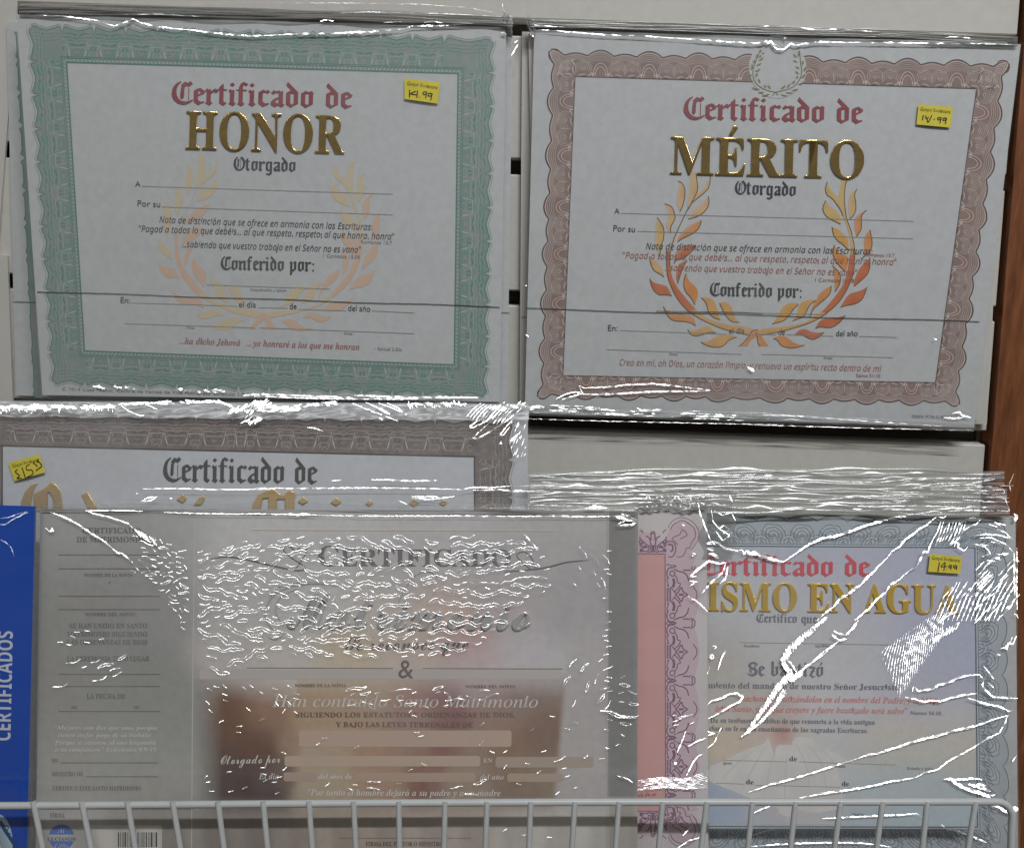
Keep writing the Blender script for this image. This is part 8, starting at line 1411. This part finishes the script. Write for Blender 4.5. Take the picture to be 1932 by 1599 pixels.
for (x0, x1, y0, y1, n, a0, a1, ln) in ((640, 915, 1296, 1332, 70, -.3, .15, (14, 24, 40)), (380, 560, 1290, 1340, 24, .3, .9, (8, 12)), (1070, 1145, 1030, 1110, 16, .8, 1.2, (14, 26)), (1062, 1145, 1245, 1350, 20, -1.1, -.3, (12, 24)), (1135, 1146, 1030, 1420, 34, -.1, .1, (6, 9)), (1160, 1202, 1270, 1410, 14, -.2, .2, (10, 24)),
        (380, 1100, 1330, 1500, 46, -.7, .3, (5, 8, 12)), (90, 200, 1240, 1300, 9, -.5, -.2, (20, 34)), (150, 245, 1238, 1300, 9, -.6, -.2, (10, 22)), (100, 210, 1180, 1215, 10, -.5, .2, (5, 7)), (600, 900, 1470, 1500, 8, -.3, .2, (8, 26)), (1040, 1140, 1400, 1500, 9, -.6, -.3, (12, 26)), (380, 520, 1440, 1500, 6, -.6, -.2, (8,)), (880, 1060, 1560, 1590, 5, -.4, .4, (8,))):
    for _ in range(n): worm(R.uniform(x0, x1), R.uniform(y0, y1), R.choice(ln), R.uniform(a0, a1), .3, R.choice((0, 0, 2.2)), 1.7, 7)
wk = wm.build('film_crinkle_glint', CRINK, fl6, smooth=True); glint_normals(wk); wk['kind'] = 'stuff'
S_ = [(J, 2.4, [(350,838),(430,865),(520,905),(600,960),(680,1010),(740,1050),(790,1095)]), (J, 2.2, [(790,1095),(820,1120),(860,1130),(900,1165),(930,1190)]), (J, 1.8, [(600,825),(660,850),(760,870),(850,900),(900,920),(930,950)]), (J, 1.8, [(600,828),(800,826),(1000,832)]), (J, 1.3, [(1150,840),(1500,850),(1930,852)]), (J, 2.4, [(320,950),(345,970),(370,968),(360,950),(375,975)]),
 (K_, 1.5, [(0,850),(300,855),(440,858)]), (K_, 2.4, [(235,850),(300,858),(350,850),(430,858)]), (K_, 1.3, [(440,860),(900,866),(1400,864),(1930,868)]), (L_, 1.6, [(0,868),(300,865),(600,870),(850,862)]), (L_, 5, [(730,870),(800,880),(880,885)]), (L_, 4, [(750,930),(820,890),(900,900),(870,925),(760,935)]), (L_, 4, [(790,850),(850,880),(895,890)]), (L_, 5, [(540,808),(600,800),(690,805)]), (L_, 2, [(530,812),(690,812)]),
 (K_, 1.4, [(1900,1000),(1932,1040)]), (L_, 1.4, [(110,995),(160,1050),(200,1095)]), (X3, 1.8, [(640,635),(720,640),(780,670),(890,680)]), (X3, 1.6, [(700,650),(760,680),(895,688)]), (X3, 1.8, [(760,1090),(830,1110),(870,1140)])]
for k in range(16): a = 930 + R.uniform(-10, 130); b = 950 + (a - 930) * .5; S_.append((J, 2.0, [(a, b), (a + 26, b + 28), (a + 44, b + 60)]))
creases(fl6, PX, S_, .0027, SPARK)
gather(e6, PX, [(76, 953), (400, 954), (800, 956), (1205, 960)], 12, .0028, 31, m=FILM, n=3)
mb = MB(); mb.strip([[PX(1150, y, .0032), PX(1162, y, .0042), PX(1185, y + 2, .0045), PX(1203, y, .003)] for y in range(962, 1660, 18)]); mb.build('film_side_fold', film_mat('side_fold_film', .05, .15, tint=(.93, .93, .93), haze=.05, bump=.0008, bscale=60, stretch=(1, 1, .3)), e6, smooth=True)
# folded film tops standing above the pink and baptism packs
gather(e4, PB, [(1000, 905), (1200, 899), (1500, 896), (1750, 898), (1895, 903)], 26, .001, 41, n=4)
gather(e4, PB, [(1000, 936), (1300, 930), (1600, 932), (1900, 940)], 40, .0024, 43, n=6)
gather(e4, PB, [(1340, 962), (1600, 962), (1905, 968)], 16, .0042, 44, n=2)
gather(e5, PP, [(1205, 948), (1335, 950)], 22, .002, 45, n=3, m=FILMG)
mb = MB(); mb.strip([[PB(1322 + 6 * sin(y * .11), y, .006), PB(1352 + 4 * sin(y * .07), y, .0068 + .0008 * sin(y * .2)), PB(1386 + 5 * sin(y * .13), y, .0052)] for y in range(925, 1060, 5)]); mb.build('film_corner_fold', FILMG, e4, smooth=True)
S_ = [(L_, 2.2, [(570,555),(680,562),(740,560)]), (L_, 2.8, [(900,562),(1000,560),(1080,575)]), (L_, 1.6, [(980,605),(1100,590),(1250,580),(1400,575)]), (L_, 2.0, [(1250,578),(1400,580),(1520,575),(1600,585)]), (L_, 3.0, [(1750,580),(1865,580)]), (L_, 1.2, [(130,580),(400,600),(640,605)]), (L_, 1.6, [(0,655),(400,655),(700,660),(940,690),(1190,690)]), (L_, 1.6, [(340,700),(620,708),(900,715),(1110,725)]), (L_, 1.4, [(0,695),(200,695),(340,700)]),
 (L_, 1.8, [(130,785),(350,792),(540,800)]), (L_, 1.6, [(750,590),(820,605)]), (L_, 2.0, [(230,628),(350,640)]), (L_, 1.8, [(1160,700),(1300,730),(1320,745),(1180,780),(1120,775)]), (L_, 4.4, [(1195,825),(1260,815),(1330,790)]), (L_, 2, [(1120,770),(1150,800),(1240,775)]), (N_, 2.2, [(60,585),(190,580)]), (N_, 1.5, [(0,602),(400,605),(500,615)]), (N_, 1.5, [(530,625),(900,630),(1200,600),(1500,605),(1700,600)]), (N_, 1.6, [(0,655),(200,655),(380,645)]), (N_, 2.6, [(1130,560),(1230,562)]),
 (N_, 1.6, [(1040,660),(1100,625),(1280,600),(1440,600),(1730,603)]), (N_, 1.6, [(1730,605),(1600,630),(1520,648)]), (N_, 1.5, [(1100,680),(1300,640),(1530,632)]), (N_, 1.6, [(550,730),(900,725),(1050,720),(1260,732)]), (N_, 1.8, [(515,765),(560,745),(800,730)]), (N_, 1.6, [(400,762),(500,760)]), (N_, 1.6, [(900,795),(1200,795),(1500,800)]), (N_, 2.6, [(730,815),(800,818)]), (N_, 2.0, [(950,818),(1130,822)]), (N_, 1.5, [(910,680),(1000,695),(1200,700)]),
 (N_, 1.5, [(1500,670),(1620,690),(1790,680),(1800,705),(1700,720)]), (N_, 1.6, [(1500,750),(1700,765),(1730,770),(1725,800)]), (N_, 3.0, [(1400,805),(1500,815),(1560,800),(1720,805)]), (N_, 2.6, [(1400,830),(1560,825),(1720,830)]), (N_, 1.6, [(1760,740),(1800,745),(1830,830),(1740,828)]), (N_, 1.3, [(1860,570),(1830,640),(1840,700)]), (N_, 1.5, [(150,830),(260,835)])]
for _ in range(40):
    a = R.uniform(1000, 1890); y = R.uniform(890, 962); l = R.uniform(20, 120); S_.append((None, R.uniform(.7, 1.4), [(a, y), (a + l * .5, y + R.uniform(-1.5, 1.5)), (min(1905, a + l), y + R.uniform(-2, 2))]))
creases(e4, PB, S_, .0075, CREASE, name='film_fold_glint')

# ---- blue pack at the left edge
FILMB = film_mat('clear_tight_film', 0, .12, haze=.012, bump=.0004, bscale=35)
BLU = mat('blue_cover_print', ink(8, 54, 132, K2), .35, noise=.05, nscale=12)
e7, pg, fl7 = pack('bright blue pack with white vertical lettering, leftmost in the basket', PC, [(-300, 945), (66, 955), (51, 1665), (-300, 1665)], seed=23, group=LG, film_h=.0012, pm=BLU, fm=FILMB, Qf=[(-300, 948), (72, 957), (57, 1665), (-300, 1665)])
T(pg, PC, 'CERTIFICADOS', 'NB', 19.5, 1398, 24.5, 1189, 27, mat('white_cover_lettering', ink(178, 184, 192, K2), .5), 'cover_lettering', h=.0001)
mb = MB(); mb.poly(PC, [(-6 + 30 * cos(a), 1590 + 56 * sin(a)) for a in [i * 2 * pi / 40 for i in range(40)]], .0001); em = mb.build('pale_emblem', mat('pale_emblem_print', ink(142, 164, 176, K2), .5), pg)
mb = MB(); mb.line(PC, spline([(0, 1548), (10, 1566), (26, 1590), (40, 1612)], 5), 7, .00016); mb.line(PC, spline([(8, 1556), (16, 1560), (12, 1568), (20, 1572)], 4), 2, .00018); mb.build('emblem_stroke', mat('deep_blue_stroke', ink(16, 52, 92, K2), .5), em)
mb = MB()
for k in range(130):                     # crimped seal of the wrap
    y = 962 + k * 4.4; x = 67 - (y - 955) * .0235
    mb.ridge(PC, [(x, y), (x + 7 + R.uniform(-1, 1), y - 1.2)], 1.9, .0012, rip=.3, taper=False)
mb.build('crimped_seal', CREASE, e7, smooth=True)
mb = MB(); mb.strip([[PC(66 - (y - 955) * .0235, y, .001), PC(80 - (y - 955) * .024, y, .0006)] for y in range(956, 1662, 30)]); mb.build('film_margin', FILMG, e7)
creases(fl7, PC, [(J, 1.7, [(0,882),(60,875),(130,850),(190,835)]), (J, 1.9, [(0,925),(40,925),(90,890),(160,855),(200,838)]), (J, 1.1, [(0,1030),(40,1050),(80,1090),(100,1150)])], .0022, CREASE)

# ---- white coated wire basket front
WIRE = mat('white_coated_wire', ink(156, 158, 158, 1.8), .35, noise=.03, nscale=120)
PW = Plane(-.0770, 9.0)
bk = empty('wire_basket', PW(966, 1700), 'white coated wire basket with a top bar and upright wires, holding the lower certificates', 'wire basket')
bar = MB(); P = [PW(-420, 1519), PW(0, 1519), PW(300, 1517), PW(700, 1514), PW(1100, 1512), PW(1500, 1512), PW(1880, 1511)] + [PW(1880 + 30 * sin(a), 1511 + 30 * (1 - cos(a))) for a in (.3, .6, .9, 1.2, 1.5)] + [PW(1909, 1560), PW(1905, 1700)]
tube(bar, P, .0019, 14); bar.build('top_bar', WIRE, bk, smooth=True)
xs = [(66, 83), (157, 174), (243, 257), (328, 342), (413, 424), (498, 506), (584, 590), (668, 672), (753, 754), (840, 838), (919, 916), (1001, 998), (1084, 1079), (1167, 1161), (1249, 1242), (1332, 1322), (1418, 1410), (1499, 1490), (1584, 1573), (1663, 1652), (1747, 1738), (1838, 1824)]
xs = [(-105, -84), (-20, 0)] + xs
for a, b in xs:
    mb = MB(); d_ = PW.n * .0024
    top = PW(a - (b - a) * .05, 1509) + PW.n * .0012; p1 = PW(a + (b - a) * .10, 1519) + PW.n * .0014; bt = PW(b + (b - a) * 1.0, 1679) + PW.n * .0014
    tube(mb, [top, p1, bt], .0015, 10); mb.build('upright_wire', WIRE, bk, smooth=True)
